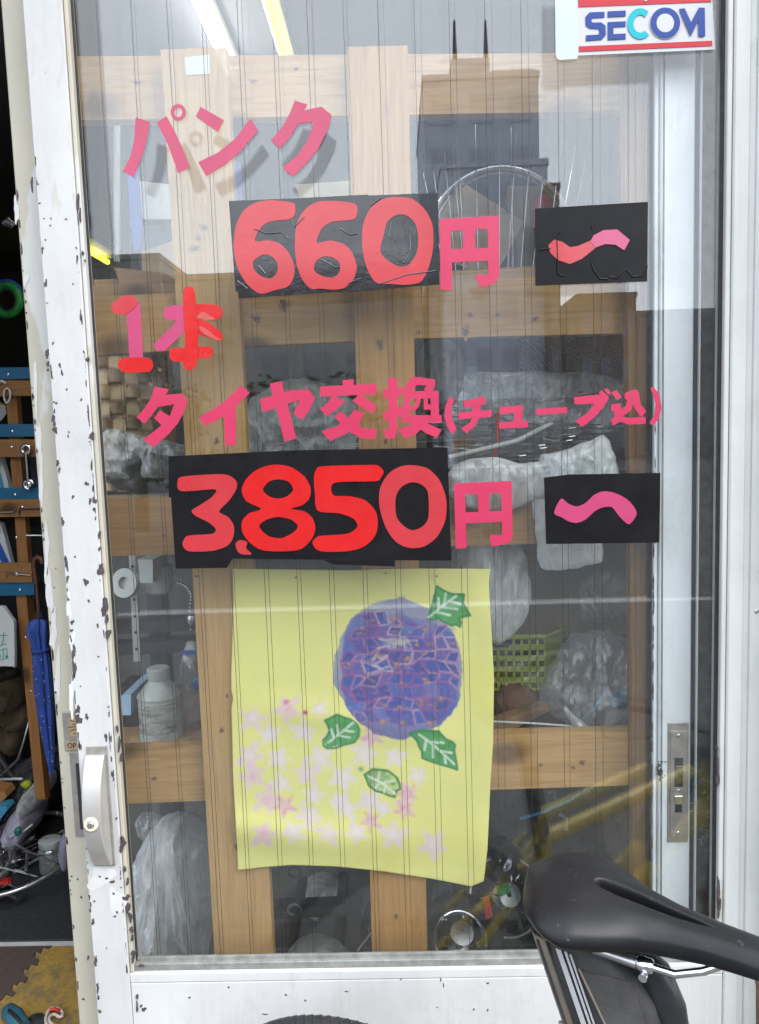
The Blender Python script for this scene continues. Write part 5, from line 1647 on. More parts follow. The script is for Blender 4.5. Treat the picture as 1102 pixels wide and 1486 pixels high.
for i in range(6):
    pq = at(192.5 + i * 1.2, 822 + i * 24, .3295)
    MB().lathe(pq, [(.0028, 0), (.0028, .0006)], 10, (0, -1, 0)).build('slot', M['rubber'], up)
for i, (y0, x1) in enumerate([(905, 280), (936, 280)]):
    obj1(pp([(160, y0), (x1, y0 - 8), (x1, y0 + 10), (160, y0 + 16)], .40, .44), 'metal_bracket', M['dark'], ('upper', 'lower')[i] + ' dark metal bar across the left bay', 'bar')
ch = thing('chain', 'small steel bead chain hanging near the left lattice post', 'chain', at(275, 850, .30))
for i in range(18):
    a = i / 17
    q = at(258 + 20 * min(1, a * 2.0) + 2 * math.sin(a * 6), 846 + 62 * a * a + 6 * a, .30)
    MB().lathe(q - Vector((0, 0, .0022)), [(.0006, 0), (.0022, .001), (.0024, .0022), (.0022, .0034), (.0006, .0044)], 8).build('bead', M['chrome'], ch, smooth=80)
spg = MB().lathe(at(281, 905, .30), [(.010, 0), (.012, .004), (.012, .012), (.010, .016)], 20)
obj1(spg, 'coil_spring', M['steel'], 'small coiled metal spring under the bead chain', 'spring', None, 60)
zb2 = thing('zip_bag', 'clear zip bag with blue seal and small parts beside the left lattice post', 'bag', at(280, 1040, .25))
pillow([(262, 930), (292, 930), (296, 1060), (262, 1060)], .25, .03, .006, 22, 10, 50).build('film', M['bag_clear'], zb2, smooth=60)
pp([(262, 945), (292, 944), (292, 949), (262, 950)], .232, .236).build('seal', M['blue'], zb2)
pillow([(264, 960), (290, 958), (292, 1010), (268, 1010)], .252, .02, .006, 23, 8, 40).build('contents', M['cardboard_dark'], zb2, smooth=60)
pillow([(278, 985), (292, 980), (293, 1000), (282, 1002)], .236, .012, .003, 24, 6, 30).build('blue_part', M['blue'], zb2)
for i, (pl, mt, lab) in enumerate([([(174, 995), (200, 994), (200, 1060), (176, 1062)], 'dark', 'dark tin left of the dusty can'), ([(200, 812), (222, 812), (222, 846), (204, 846)], 'paper', 'pale card scrap hanging left of the white cup'), ([(176, 1010), (190, 1008), (190, 1038), (178, 1038)], 'pale_blue', 'small pale blue packet at the far left of the lowest shelf')]):
    obj1(pp(pl, .30 - .03 * i, .36), 'packet' if i != 1 else 'card_scrap', M[mt], lab, 'packet' if i != 1 else 'card')

# ---- lowest bay: big film bag, machine, wheels, cables
obj1(pillow([(188, 1250), (225, 1190), (262, 1176), (295, 1200), (312, 1260), (312, 1330), (300, 1410), (190, 1410)], .24, .14, .014, 30, 20, 100, pleat=.25), 'plastic_bag', M['bag_grey'], 'large translucent plastic bag at the bottom left of the pane', 'plastic bag', GB, 60)
obj1(pillow([(196, 1180), (232, 1178), (236, 1210), (206, 1222)], .26, .04, .008, 31, 8, 40), 'paper_scrap', M['bag_clear'], 'printed scrap of film above the large translucent bag', 'scrap')
ma = thing('work_stand', 'dark bicycle work stand with a tubular clamp behind the poster foot', 'work stand', at(460, 1400, .34))
pp([(396, 1318), (525, 1312), (525, 1328), (396, 1334)], .34, .37).build('crossbar', M['dark'], ma)
MB().tube([at(440, 1275, .32), at(432, 1330, .32), at(418, 1410, .34)], .009, 10).build('leg', M['dark'], ma, smooth=60)
MB().tube([at(500, 1270, .38), at(490, 1410, .38)], .012, 10).build('leg', M['dark'], ma, smooth=60)
MB().ring(at(428, 1320, .315), .012, .003, 24, 8, (0, 1, .2)).build('clamp_ring', M['steel'], ma, smooth=60)
MB().ring(at(428, 1266, .335), .012, .003, 24, 8, (0, 1, .2)).build('clamp_ring', M['dark'], ma, smooth=60)
obj1(pillow([(415, 1408), (420, 1372), (450, 1362), (490, 1368), (510, 1385), (515, 1410)], .24, .08, .008, 32), 'plastic_bag', M['bag_clear'], 'clear domed film bag at the foot of the pane between the posts', 'plastic bag', GB, 60)


def bike_wheel(name, label, c, R, axis, spokes=20, tyre=True, mat_rim='steel', par_group=None):
    wv = thing(name, label, 'wheel', c, par_group)
    A = Vector(axis).normalized()
    U = A.orthogonal().normalized()
    V = A.cross(U)
    if tyre:
        MB().ring(c, R - .016, .016, 64, 10, A).build('tyre', M['tyre'], wv, smooth=60)
    MB().ring(c, R - .036, .008, 64, 8, A).build('rim', M[mat_rim], wv, smooth=60)
    MB().lathe(Vector(c) - A * .03, [(.008, 0), (.022, .001), (.022, .004), (.012, .006), (.012, .054), (.022, .056), (.022, .059), (.008, .06)], 18, A).build('hub', M['steel'], wv, smooth=40)
    me = None
    for k in range(spokes):
        t0 = 2 * math.pi * k / spokes
        t1 = t0 + (.35 if k % 2 else -.35)
        p0 = Vector(c) + (U * math.cos(t1) + V * math.sin(t1)) * .02 + A * (.025 if k % 2 else -.025)
        p1 = Vector(c) + (U * math.cos(t0) + V * math.sin(t0)) * (R - .040)
        MB().tube([p0, p1], .001, 5).build('spoke', M['chrome'], wv)
    return wv


bike_wheel('spare_wheel', 'spare wheel with a shiny rim lying low behind the saddle', at(735, 1300, .42), .11, (.15, -.8, .55), 16)
bike_wheel('spare_wheel', 'small spare wheel in the dark at the bottom right of the poster', at(668, 1362, .34), .085, (.1, -.6, .8), 14, True, 'chrome')
obj1(MB().tube([at(755, 1188, .24), at(790, 1178, .235), at(830, 1160, .24), at(862, 1138, .25)], .0028, 8), 'blue_cable', M['sky_blue'], 'thin blue cable above the bike saddle behind the pane', 'cable', None, 60)
obj1(pp([(702, 1312), (712, 1310), (716, 1330), (706, 1334)], .25, .27), 'red_reflector', M['red_plastic'], 'small red reflector low behind the pane below the poster corner', 'reflector')
obj1(pp([(722, 1292), (738, 1284), (742, 1294), (726, 1302)], .25, .26), 'green_clip', M['green'], 'small green clip beside the spare wheel', 'clip')
rr = random.Random(17)
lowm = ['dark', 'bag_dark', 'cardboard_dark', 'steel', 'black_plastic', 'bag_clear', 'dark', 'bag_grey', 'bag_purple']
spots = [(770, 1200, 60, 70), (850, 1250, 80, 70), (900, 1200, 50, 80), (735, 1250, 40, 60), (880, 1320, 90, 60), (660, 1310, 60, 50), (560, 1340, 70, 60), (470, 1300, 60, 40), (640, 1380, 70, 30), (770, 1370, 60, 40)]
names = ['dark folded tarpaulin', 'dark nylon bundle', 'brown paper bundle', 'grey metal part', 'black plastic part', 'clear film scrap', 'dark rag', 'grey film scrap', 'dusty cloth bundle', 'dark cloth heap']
where = ['above the saddle tip', 'behind the saddle', 'left of the brown right post', 'right of the poster foot', 'behind the saddle nose', 'below the poster corner', 'behind the middle post foot', 'between the post feet', 'at the foot of the pane', 'beside the spare wheel']
for i, (px, py, w_, h_) in enumerate(spots):
    ol = [(px + w_ * .62 * math.cos(a) * rr.uniform(.75, 1.1), py + h_ * .62 * math.sin(a) * rr.uniform(.75, 1.1)) for a in [k * math.pi / 5 for k in range(10)]]
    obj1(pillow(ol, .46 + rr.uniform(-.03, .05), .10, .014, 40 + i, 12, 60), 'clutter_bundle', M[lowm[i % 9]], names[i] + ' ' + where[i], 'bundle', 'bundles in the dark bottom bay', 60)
for i, (a, b) in enumerate([((700, 1170), (760, 1230)), ((690, 1210), (740, 1300)), ((812, 1180), (822, 1204)), ((796, 1150), (806, 1158)), ((600, 1275), (520, 1380))]):
    obj1(MB().tube([at(*a, .36), at((a[0] + b[0]) / 2 + 4, (a[1] + b[1]) / 2 - 6, .355), at(*b, .36)], .004 if i != 3 else .003, 8), 'metal_rod', M[('dark', 'dark', 'offwhite', 'offwhite', 'steel')[i]], ['dark rod right of the poster, upper', 'dark rod right of the poster, lower', 'pale lever end above the saddle', 'small pale fitting above the blue cable', 'steel rod behind the middle post foot'][i], 'rod', None, 60)

# ------------------------------------------------------------------ open doorway on the left
YK = 1.30
rk = thing('tool_rack', 'wooden tool rack with blue crossbars in the open doorway', 'rack', at(50, 1150, YK))
pr = lambda name, poly, y0, y1, mat: pp(poly, y0, y1).build(name, mat, rk)
pr('post', [(8, 560), (23, 560), (42, 830), (27, 830)], YK + .002, YK + .03, M['rack'])
pr('post', [(23, 860), (38, 860), (66, 1160), (52, 1160)], YK + .002, YK + .03, M['rack'])
pr('post', [(40, 870), (45, 868), (70, 1160), (66, 1160)], YK + .032, YK + .05, M['rack'])
for py, h in ((543, 17), (626, 18), (718, 17), (856, 19)):
    x1 = 60 if py < 800 else 50
    pr('blue_bar', [(-90, py - h / 2), (x1, py - h / 2 - 2), (x1, py + h / 2 - 2), (-90, py + h / 2 + 1)], YK - .012, YK + .0015, M['rack_blue'])
    q = at((12, 18, 22, 29)[(543, 626, 718, 856).index(py)], py, YK - .012)
    MB().lathe(q, [(.0045, 0), (.004, .002), (.0008, .003)], 12, (0, -1, 0)).build('screw', M['chrome'], rk)
for py, h in ((564, 24), (651, 27), (738, 27), (832, 30)):
    x1 = 62 if py < 800 else 47
    pr('crossboard', [(-90, py - h / 2), (x1, py - h / 2), (x1, py + h / 2 - 2), (-90, py + h / 2)], YK - .022, YK - .0125, M['rack_h'])
    if py > 600 and py < 800:
        q = at(17 + (py - 651) * .18, py - 2, YK - .022)
        MB().lathe(q, [(.0045, 0), (.004, .002), (.0008, .003)], 12, (0, -1, 0)).build('screw', M['chrome'], rk)
for (px, py) in ((24, 780), (37, 925), (45, 1003)):
    q = at(px, py, YK + .001)
    MB().lathe(q, [(.0045, 0), (.004, .002), (.0008, .003)], 12, (0, -1, 0)).build('screw', M['chrome'], rk)


def spanner(label, px0, py0, px1, py1, y, s=1.0):
    p0, p1 = at(px0, py0, y), at(px1, py1, y)
    t_ = thing('spanner', label, 'spanner', p0)
    d = (p1 - p0)
    MB().tube([p0 + d * .08, p0 + d * .5, p0 + d * .90], [.0065 * s, .0058 * s, .0065 * s], 8).build('shaft', M['chrome'], t_, smooth=50)
    MB().ring(p0, .010 * s, .0042 * s, 24, 8, (0, 1, 0)).build('ring_end', M['chrome'], t_, smooth=60)
    MB().ring(p1, .011 * s, .0048 * s, 18, 8, (0, 1, 0), 130, 400).build('jaw', M['chrome'], t_, smooth=60)
    MB().lathe(p1, [(.002, -.002), (.008, -.001), (.008, .001), (.002, .002)], 14, (0, 1, 0)).build('jaw_web', M['chrome'], t_)


spanner('steel combination spanner hanging from the tool rack', 38, 652, 42, 703, YK - .035, 1.25)
kr = thing('carabiner', 'steel carabiner hanging under the top blue bar of the rack', 'carabiner', at(10, 575, YK - .03))
loop = [(6, 566), (12, 563), (16, 570), (14, 582), (9, 586), (6, 578)]
MB().tube([at(a, b, YK - .03) for a, b in chaikin(loop, 1)], .003, 8, closed=True).build('loop', M['offwhite'], kr, smooth=60)
hk_ = thing('hook_wrench', 'bent steel wrench lying on the lowest brown board of the rack', 'wrench', at(26, 832, YK - .03))
MB().tube([at(9, 838, YK - .027), at(10, 831, YK - .027), at(24, 833, YK - .028), at(45, 835, YK - .027)], .0028, 8).build('bar', M['steel'], hk_, smooth=60)
MB().lathe(at(25, 833, YK - .024), [(.007, 0), (.006, .006), (.003, .007)], 14, (0, -1, 0)).build('boss', M['steel'], hk_)
hk2 = thing('hook_wrench', 'pair of thin hex keys on the third brown board of the rack', 'wrench', at(30, 742, YK - .03))
MB().tube([at(-8, 744, YK - .027), at(20, 743, YK - .027), at(22, 739, YK - .027)], .0026, 8).build('key', M['steel'], hk2)
MB().tube([at(28, 747, YK - .027), at(29, 739, YK - .027), at(62, 738, YK - .027)], .0022, 8).build('key', M['dark'], hk2)
obj1(MB().tube([at(-6, 558, YK - .03), at(3, 553, YK - .03), at(9, 557, YK - .028)], .004, 8), 'steel_bar', M['offwhite'], 'end of a curved steel bar at the photo edge on the top board', 'bar', None, 60)
obj1(MB().tube([at(38, 777, YK), at(64, 777, YK + .01)], .0026, 8), 'steel_pin', M['steel'], 'thin steel pin sticking out right of the rack post', 'pin')
obj1(pp([(-30, 570), (8, 590), (10, 600), (0, 612), (-30, 640)], YK + .04, YK + .06), 'grey_tool', M['steel'], 'grey metal blade behind the upper rack post', 'tool')
for i, (pl, mt, lab) in enumerate([([(-20, 664), (2, 664), (14, 708), (-20, 708)], 'paper', 'white printed packet behind the rack, upper'), ([(-20, 668), (-4, 668), (6, 708), (-20, 708)], 'sky_blue', 'teal striped packet behind the rack at the photo edge'), ([(-20, 752), (2, 760), (18, 822), (-20, 822)], 'paper', 'white printed box leaning behind the rack, lower'), ([(-16, 770), (0, 788), (16, 822), (8, 823), (-16, 790)], 'blue', 'blue striped edge of the leaning white box')]):
    obj1(pp(pl, YK + .052 - .004 * (i % 2) + .001 * i, YK + .075), 'packet', M[mt], lab, 'packet')
obj1(pp([(30, 660), (62, 660), (66, 708), (32, 708)], YK + .09, YK + .12), 'violet_panel', plain('violet_grey', (.10, .09, .14), .6), 'dim violet panel behind the hanging spanner', 'panel')
tp_ = thing('tape_roll', 'green and blue tape roll on the dark wall above the rack', 'tape roll', at(10, 438, 1.6))
q = at(11, 436, 1.6)
MB().ring(q, .048, .014, 40, 10, (.2, 1, 0)).build('tape', M['green'], tp_, smooth=60)
MB().ring(q + Vector((-.006, .012, .008)), .056, .010, 40, 10, (.2, 1, 0)).build('blue_tape', M['blue'], tp_, smooth=60)
MB().ring(q + Vector((.0, -.003, 0)), .034, .005, 40, 8, (.2, 1, 0)).build('core', M['dark'], tp_, smooth=60)
cl = thing('clip_lamp', 'black clip lamp fixed to the rear door edge at the far left', 'lamp', at(14, 328, .5))
MB().tube([at(5, 325, .5), at(12, 323, .5), at(22, 330, .5)], [.006, .010, .006], 12).build('shade', M['black_plastic'], cl, smooth=60)
MB().tube([at(12, 322, .498), at(20, 326, .496)], .003, 8).build('reflector', M['chrome'], cl)
wbd = thing('white_board', 'white board with green marker strokes low in the doorway', 'board', at(8, 965, YK - .05))
pp(chaikin([(-40, 880), (20, 880), (22, 970), (18, 966), (-40, 969)], 1), YK - .05, YK - .035).build('panel', M['paper'], wbd)
ink = MB()
for pts in ([(-2, 922), (11, 922)], [(6, 917), (5, 930), (2, 936)], [(0, 937), (9, 934)], [(0, 944), (10, 941), (11, 955)], [(1, 950), (2, 958), (11, 955)], [(5, 941), (5, 957)]):
    ink.tube([at(a, b, YK - .0512) for a, b in pts], .0012, 5)
ink.tube([at(8, 952, YK - .0512), at(12, 954, YK - .0512)], .003, 6)
ink.build('marker_strokes', M['teal_ink'], wbd)

um = thing('umbrella', 'folded blue umbrella with curved brown handle hanging beside the rack', 'umbrella', at(60, 1100, 1.22))
yu = 1.22
NR = 16
prof = [(896, 56, 2), (902, 55, 13), (915, 54, 15), (935, 57, 11), (945, 58.5, 11), (960, 60, 12.5), (1000, 63, 13), (1040, 67, 11.5), (1080, 71, 8.5), (1110, 74, 5), (1125, 75, 2)]
vs, fs = [], []
pxm = (at(60, 950, yu) - at(59, 950, yu)).length
for py, px, hw in prof:
    cpt = at(px, py, yu)
    for k in range(40):
        a = 2 * math.pi * k / 40
        r = hw * pxm * (.80 + .20 * math.cos(8 * a + py * .01))
        vs.append((cpt.x + r * math.cos(a), cpt.y + r * .8 * math.sin(a), cpt.z))
for i in range(len(prof) - 1):
    for k in range(40):
        fs.append((i * 40 + k, i * 40 + (k + 1) % 40, (i + 1) * 40 + (k + 1) % 40, (i + 1) * 40 + k))
fs.append(tuple(range(40)))
fs.append(tuple(range((len(prof) - 1) * 40, len(prof) * 40))[::-1])
MB().add(vs, fs).build('canopy', M['umbrella'], um, smooth=60)
MB().tube([at(57, 905, yu), at(53, 845, yu)], .0045, 8).build('shaft', M['brown_wood'], um)
MB().tube([at(58, 897, yu), at(57, 888, yu)], .012, 10).build('ferrule', M['dark'], um)
hpts = [(53, 846), (51, 834), (49, 822), (50, 812), (55, 808), (60, 811), (62, 818)]
MB().tube([at(a, b, yu) for a, b in hpts], .0075, 10).build('handle', M['brown_wood'], um, smooth=60)
sb = at(58.5, 943, yu)
MB().ring(sb, 11.4 * pxm, .004, 30, 6, (0, 0, 1)).build('strap', M['umbrella'], um)
dots = MB()
rr = random.Random(31)
for i in range(26):
    py = rr.uniform(950, 1110)
    px = np.interp(py, [945, 1040, 1110], [58.5, 67, 74])
    a = rr.uniform(-2.6, -.6)
    hw = np.interp(py, [945, 1000, 1040, 1080, 1110], [11, 13, 11.5, 8.5, 5]) * pxm * 1.0
    q = at(px, py, yu)
    q = Vector((q.x + hw * math.cos(a), q.y + hw * .8 * math.sin(a), q.z))
    dots.lathe(q, [(.0014, -.0008), (.0014, .0010)], 6, (math.cos(a), math.sin(a), 0))
o = dots.build('white_dot', M['paper'], um)
o['kind'] = 'stuff'

# floor coverings
blk = atz(60, 1368, .012)
bm_ = MB().box(-2.6, -.30, blk.y + .012, 3.4, .0, .012, .003).build('floor_mat', M['mat_black'], None)
tag(bm_, 'black ribbed carpet mat in the open doorway', 'mat')
wl_ = MB().box(-2.6, -.30, blk.y - .012, blk.y + .008, .0, .010).build('threshold_strip', M['offwhite'], None)
tag(wl_, 'pale threshold strip between the black mat and the foam mats', 'strip')
edge = [(76, 1371), (70, 1377), (62, 1375), (58, 1383), (52, 1381), (50, 1388), (57, 1392), (53, 1401), (44, 1399), (40, 1407), (34, 1405), (33, 1413), (41, 1418), (36, 1426), (28, 1424), (24, 1430), (19, 1428), (17, 1436), (22, 1440), (17, 1446), (8, 1443), (2, 1450), (-12, 1462), (-60, 1500)]
pts = [atz(a, b, .014) for a, b in edge]
far_y = blk.y - .016
brown = [Vector((p.x, min(p.y, far_y), .014)) for p in pts] + [Vector((-2.6, pts[-1].y, .014)), Vector((-2.6, far_y, .014))]


def flat(poly, z0):
    tri = tessellate_polygon([[Vector((p.x, p.y, 0)) for p in poly]])
    n = len(poly)
    fs = []
    for t_ in tri:
        a, b, c_ = (poly[i] for i in t_)
        t_ = t_ if (b - a).cross(c_ - a).z > 0 else t_[::-1]
        fs.append(tuple(t_))
    for i in range(n):
        fs.append((i, (i + 1) % n, n + (i + 1) % n, n + i))
    return MB().add([tuple(p) for p in poly] + [(p.x, p.y, z0) for p in poly], fs)


tag(flat(brown, .001).build('foam_mat', M['mat_brown'], None), 'dark brown interlocking foam mat with puzzle teeth', 'mat')
yel = [Vector((p.x + .0025, min(p.y, far_y) - .0015, .0135)) for p in pts] + [Vector((pts[-1].x, .10, .0135)), Vector((-.45, .10, .0135)), Vector((-.45, far_y, .0135))]
tag(flat(yel, .001).build('foam_mat', M['mat_yellow'], None), 'scuffed yellow foam mat with puzzle teeth beside the door', 'mat')
sc_ = thing('scissors', 'pair of scissors with red and white handles on the yellow mat', 'scissors', atz(85, 1478, .02))
MB().tube([atz(a, b, .024) for a, b in chaikin([(66, 1480), (70, 1466), (80, 1462), (90, 1466), (92, 1474), (86, 1476), (80, 1471), (73, 1474), (71, 1482), (80, 1490), (70, 1492)], 1)], .004, 8, closed=True).build('handle', plain('scissor_grip', (.60, .52, .46), .5), sc_, smooth=60)
MB().tube([atz(a, b, .027) for a, b in [(72, 1466), (79, 1464), (87, 1467)]], .004, 8).build('grip_inlay', M['red_plastic'], sc_, smooth=60)
MB().tube([atz(78, 1488, .022), atz(110, 1492, .02)], .004, 6).build('blade', M['steel'], sc_)
sd_ = thing('screwdriver', 'tool with a blue and black rubber handle lying on the yellow mat', 'tool', atz(18, 1480, .02))
MB().tube([atz(6, 1467, .03), atz(12, 1468, .03), atz(22, 1476, .03), atz(36, 1490, .026)], [.010, .019, .021, .014], 14).build('handle', plain('blue_grip', (.03, .12, .17), .5, var=.3), sd_, smooth=60)
MB().tube([atz(13, 1466, .052), atz(24, 1476, .052), atz(32, 1485, .046)], .004, 8).build('grip_inlay', M['black_plastic'], sd_, smooth=60)
MB().tube([atz(36, 1490, .024), atz(70, 1515, .02)], .005, 8).build('shank', M['steel'], sd_)
obj1(MB().lathe(atz(52, 1484, .014), [(.02, 0), (.024, .004), (.02, .009), (.004, .011)], 18), 'rubber_piece', M['bag_dark'], 'dark rubber scrap beside the scissors', 'scrap', None, 50)

# heap of bike parts on the black mat
GH = 'pieces in the heap on the black mat'
heap = [([(-60, 1130), (10, 1112), (50, 1098), (88, 1076), (94, 1112), (74, 1150), (56, 1176), (-60, 1200)], 1.66, 'bag_purple', 'dusty grey plastic sheet crumpled on top of the heap', .040),
        ([(-60, 1170), (-10, 1150), (44, 1142), (58, 1172), (44, 1212), (-60, 1240)], 1.50, 'bag_dark', 'black glossy plastic bag in the middle of the heap', .040),
        ([(-60, 1215), (10, 1196), (50, 1206), (48, 1250), (10, 1276), (-60, 1290)], 1.38, 'bag_purple', 'crumpled grey liner at the front of the heap', .036),
        ([(30, 1128), (60, 1108), (90, 1086), (88, 1130), (66, 1188), (40, 1198)], 1.58, 'bag_dark', 'black crumpled liner on the right flank of the heap', .034),
        ([(18, 1188), (30, 1166), (50, 1172), (54, 1196), (38, 1216), (22, 1210)], 1.36, 'lilac', 'pale lilac folded cloth in the heap', .016),
        ([(44, 1140), (62, 1130), (70, 1148), (58, 1172), (40, 1166)], 1.42, 'bag_film', 'clear plastic bottle shape high in the heap', .012)]
M['lilac'] = plain('lilac_cloth', (.36, .34, .42), .7, var=.2, bump=.3)
for i, (ol, y, mt, lab, cr_) in enumerate(heap):
    obj1(pillow(ol, y, .26, cr_, 60 + i, 20, 90, 8.0, 1.3), 'heap_piece', M[mt], lab, 'plastic bag', GH, 30)
und = pillow([(-70, 1180), (0, 1150), (40, 1140), (62, 1180), (60, 1230), (36, 1270), (0, 1292), (-70, 1310)], 1.70, .40, .05, 59, 16, 80, 6.0)
obj1(und, 'parts_pile', M['bag_dark'], 'dark bulk of the heap beneath the plastic bags', 'heap', None, 30)
rr = random.Random(77)
for i in range(16):
    px, py = rr.uniform(-10, 52), rr.uniform(1205, 1290)
    yy_ = 1.20 + rr.random() * .12
    p = at(px, py, yy_)
    d = Vector((rr.uniform(-1, 1), rr.uniform(-.5, .5), rr.uniform(-.6, .6))).normalized() * rr.uniform(.03, .09)
    mt = rr.choice(['steel', 'chrome', 'dark', 'offwhite', 'steel', 'red_plastic'])
    o = MB().tube([p - d, p + d * .2 + Vector((0, 0, rr.uniform(-.01, .01))), p + d], rr.uniform(.002, .005), 7).build('metal_scrap', M[mt], None, loc=p)
    tag(o, 'small bent metal scrap sticking out of the front of the heap', 'metal scrap', 'metal scraps in the heap')
hw_ = bike_wheel('old_wheel', 'old rim lying flat under the front of the heap', atz(-6, 1262, .10) + Vector((0, .10, 0)), .25, (-.03, -.10, 1), 16, False, 'steel')
obj1(MB().tube([atz(-4, 1299, .04), atz(14, 1292, .06), atz(30, 1300, .05)], .018, 10), 'metal_part', M['chrome'], 'shiny metal part at the front foot of the heap', 'metal part', None, 60)
obj1(pillow([(-12, 1306), (22, 1298), (26, 1310), (14, 1322), (-10, 1320)], 1.22, .05, .010, 71, 8, 40), 'foil_scrap', M['bag_film'], 'crumpled silvery scrap lying before the heap', 'scrap', None, 60)
obj1(pillow([(-20, 1282), (15, 1272), (20, 1283), (-20, 1296)], 1.24, .03, .006, 72, 8, 40), 'red_part', M['red_plastic'], 'red brown plastic part at the foot of the heap', 'part', None, 60)
obj1(pp([(-30, 1142), (6, 1148), (10, 1156), (-6, 1172), (-30, 1180)], 1.40, 1.46), 'orange_block', plain('orange_wood', (.42, .20, .07), .6), 'orange wooden block at the photo edge on the heap', 'block')
obj1(pp([(-30, 1175), (8, 1170), (11, 1175), (-4, 1196), (-30, 1212)], 1.36, 1.41), 'blue_box', M['sky_blue'], 'light blue box corner at the photo edge on the heap', 'box')
obj1(MB().tube([at(-10, 1132, 1.5), at(20, 1130, 1.5), at(46, 1131, 1.52)], .005, 8), 'pale_tube', M['offwhite'], 'thin pale tube along the top of the heap', 'tube', None, 60)
obj1(MB().tube([at(42, 1048, 1.48), at(34, 1078, 1.45), at(26, 1102, 1.45), at(0, 1126, 1.47)], .0045, 8), 'grey_cable', M['steel'], 'grey cable hanging from the rack post down to the heap', 'cable', None, 60)
obj1(MB().tube([at(-20, 1080, 1.5), at(-2, 1098, 1.5), at(18, 1126, 1.5)], .012, 10), 'grey_pipe', M['dark'], 'grey pipe leaning behind the heap', 'pipe', None, 60)
obj1(pillow([(28, 1136), (40, 1131), (46, 1140), (38, 1146)], 1.45, .03, .006, 73, 6, 30), 'lime_scrap', M['lime'], 'small lime green scrap near the rack foot', 'scrap', None, 60)
obj1(pillow([(20, 1202), (30, 1198), (33, 1208), (24, 1214)], 1.22, .02, .004, 74, 6, 30), 'teal_scrap', plain('teal_plastic', (.02, .16, .13), .4), 'small teal scrap in the front of the heap', 'scrap', None, 60)
obj1(pp([(66, 1106), (80, 1112), (80, 1124), (68, 1128)], 1.7, 1.72), 'white_card', M['paper'], 'white card corner behind the umbrella tip', 'card')
obj1(pillow([(-60, 985), (28, 985), (40, 1010), (44, 1060), (30, 1100), (-60, 1110)], 1.75, .2, .03, 75, 12, 60), 'brown_bag', plain('brown_paper_bag', (.11, .075, .045), .8, var=.3), 'dim brown paper sack behind the lower rack post', 'sack', None, 60)
obj1(pillow([(-60, 965), (26, 966), (30, 985), (-60, 992)], 1.5, .1, .012, 76, 10, 50), 'black_tray', M['black_plastic'], 'black tray edge under the white board', 'tray', None, 60)
jr = thing('glass_jar', 'small glass jar with a grey lid on the black mat', 'jar', atz(76, 1263, .014))
jp = atz(76, 1263, .014)
MB().lathe(jp, [(.034, 0), (.037, .004), (.037, .072), (.031, .082), (.029, .084)], 28).build('body', M['jar_glass'], jr, smooth=50)
MB().lathe(jp, [(.033, .0845), (.035, .087), (.035, .104), (.031, .107)], 28).build('lid', M['can_cap'], jr, smooth=40)
rr = random.Random(40)
nb = MB()
for k in range(26):
    q = jp + Vector((rr.uniform(-.022, .022), rr.uniform(-.022, .022), rr.uniform(.006, .035)))
    nb.lathe(q, [(.002, 0), (.004, .001), (.004, .004), (.002, .005)], 6, (rr.uniform(-1, 1), rr.uniform(-1, 1), rr.uniform(.2, 1)))
o = nb.build('nuts_and_bolts', M['steel'], jr)
o['kind'] = 'stuff'
obj1(pillow([(88, 1215), (100, 1205), (106, 1240), (100, 1265), (90, 1262)], .95, .05, .006, 77, 8, 40), 'lilac_bag', plain('lilac_film', (.20, .19, .26), .5), 'lilac plastic bag beside the glass jar', 'plastic bag', None, 60)
obj1(MB().box(-3.2, -1.1, 2.6, 3.3, .0, 1.0, .01), 'workbench', M['shop_dark'], 'dark workbench far back in the open doorway', 'workbench')

# ------------------------------------------------------------------ bicycle leaning along the shop front
SZ = .955
o_ = atz(768, 1262, SZ)
FD = Vector((math.cos(math.radians(-31)), math.sin(math.radians(-31)), 0))
LD = Vector((-FD.y, FD.x, 0))
bk = thing('bicycle', 'yellow bicycle with black saddle and saddle bag parked in front of the door', 'bicycle', (o_.x, o_.y, -.012))


def B(u, l, z):
    return Vector((o_.x, o_.y, 0)) + FD * u + LD * l + Vector((0, 0, z))


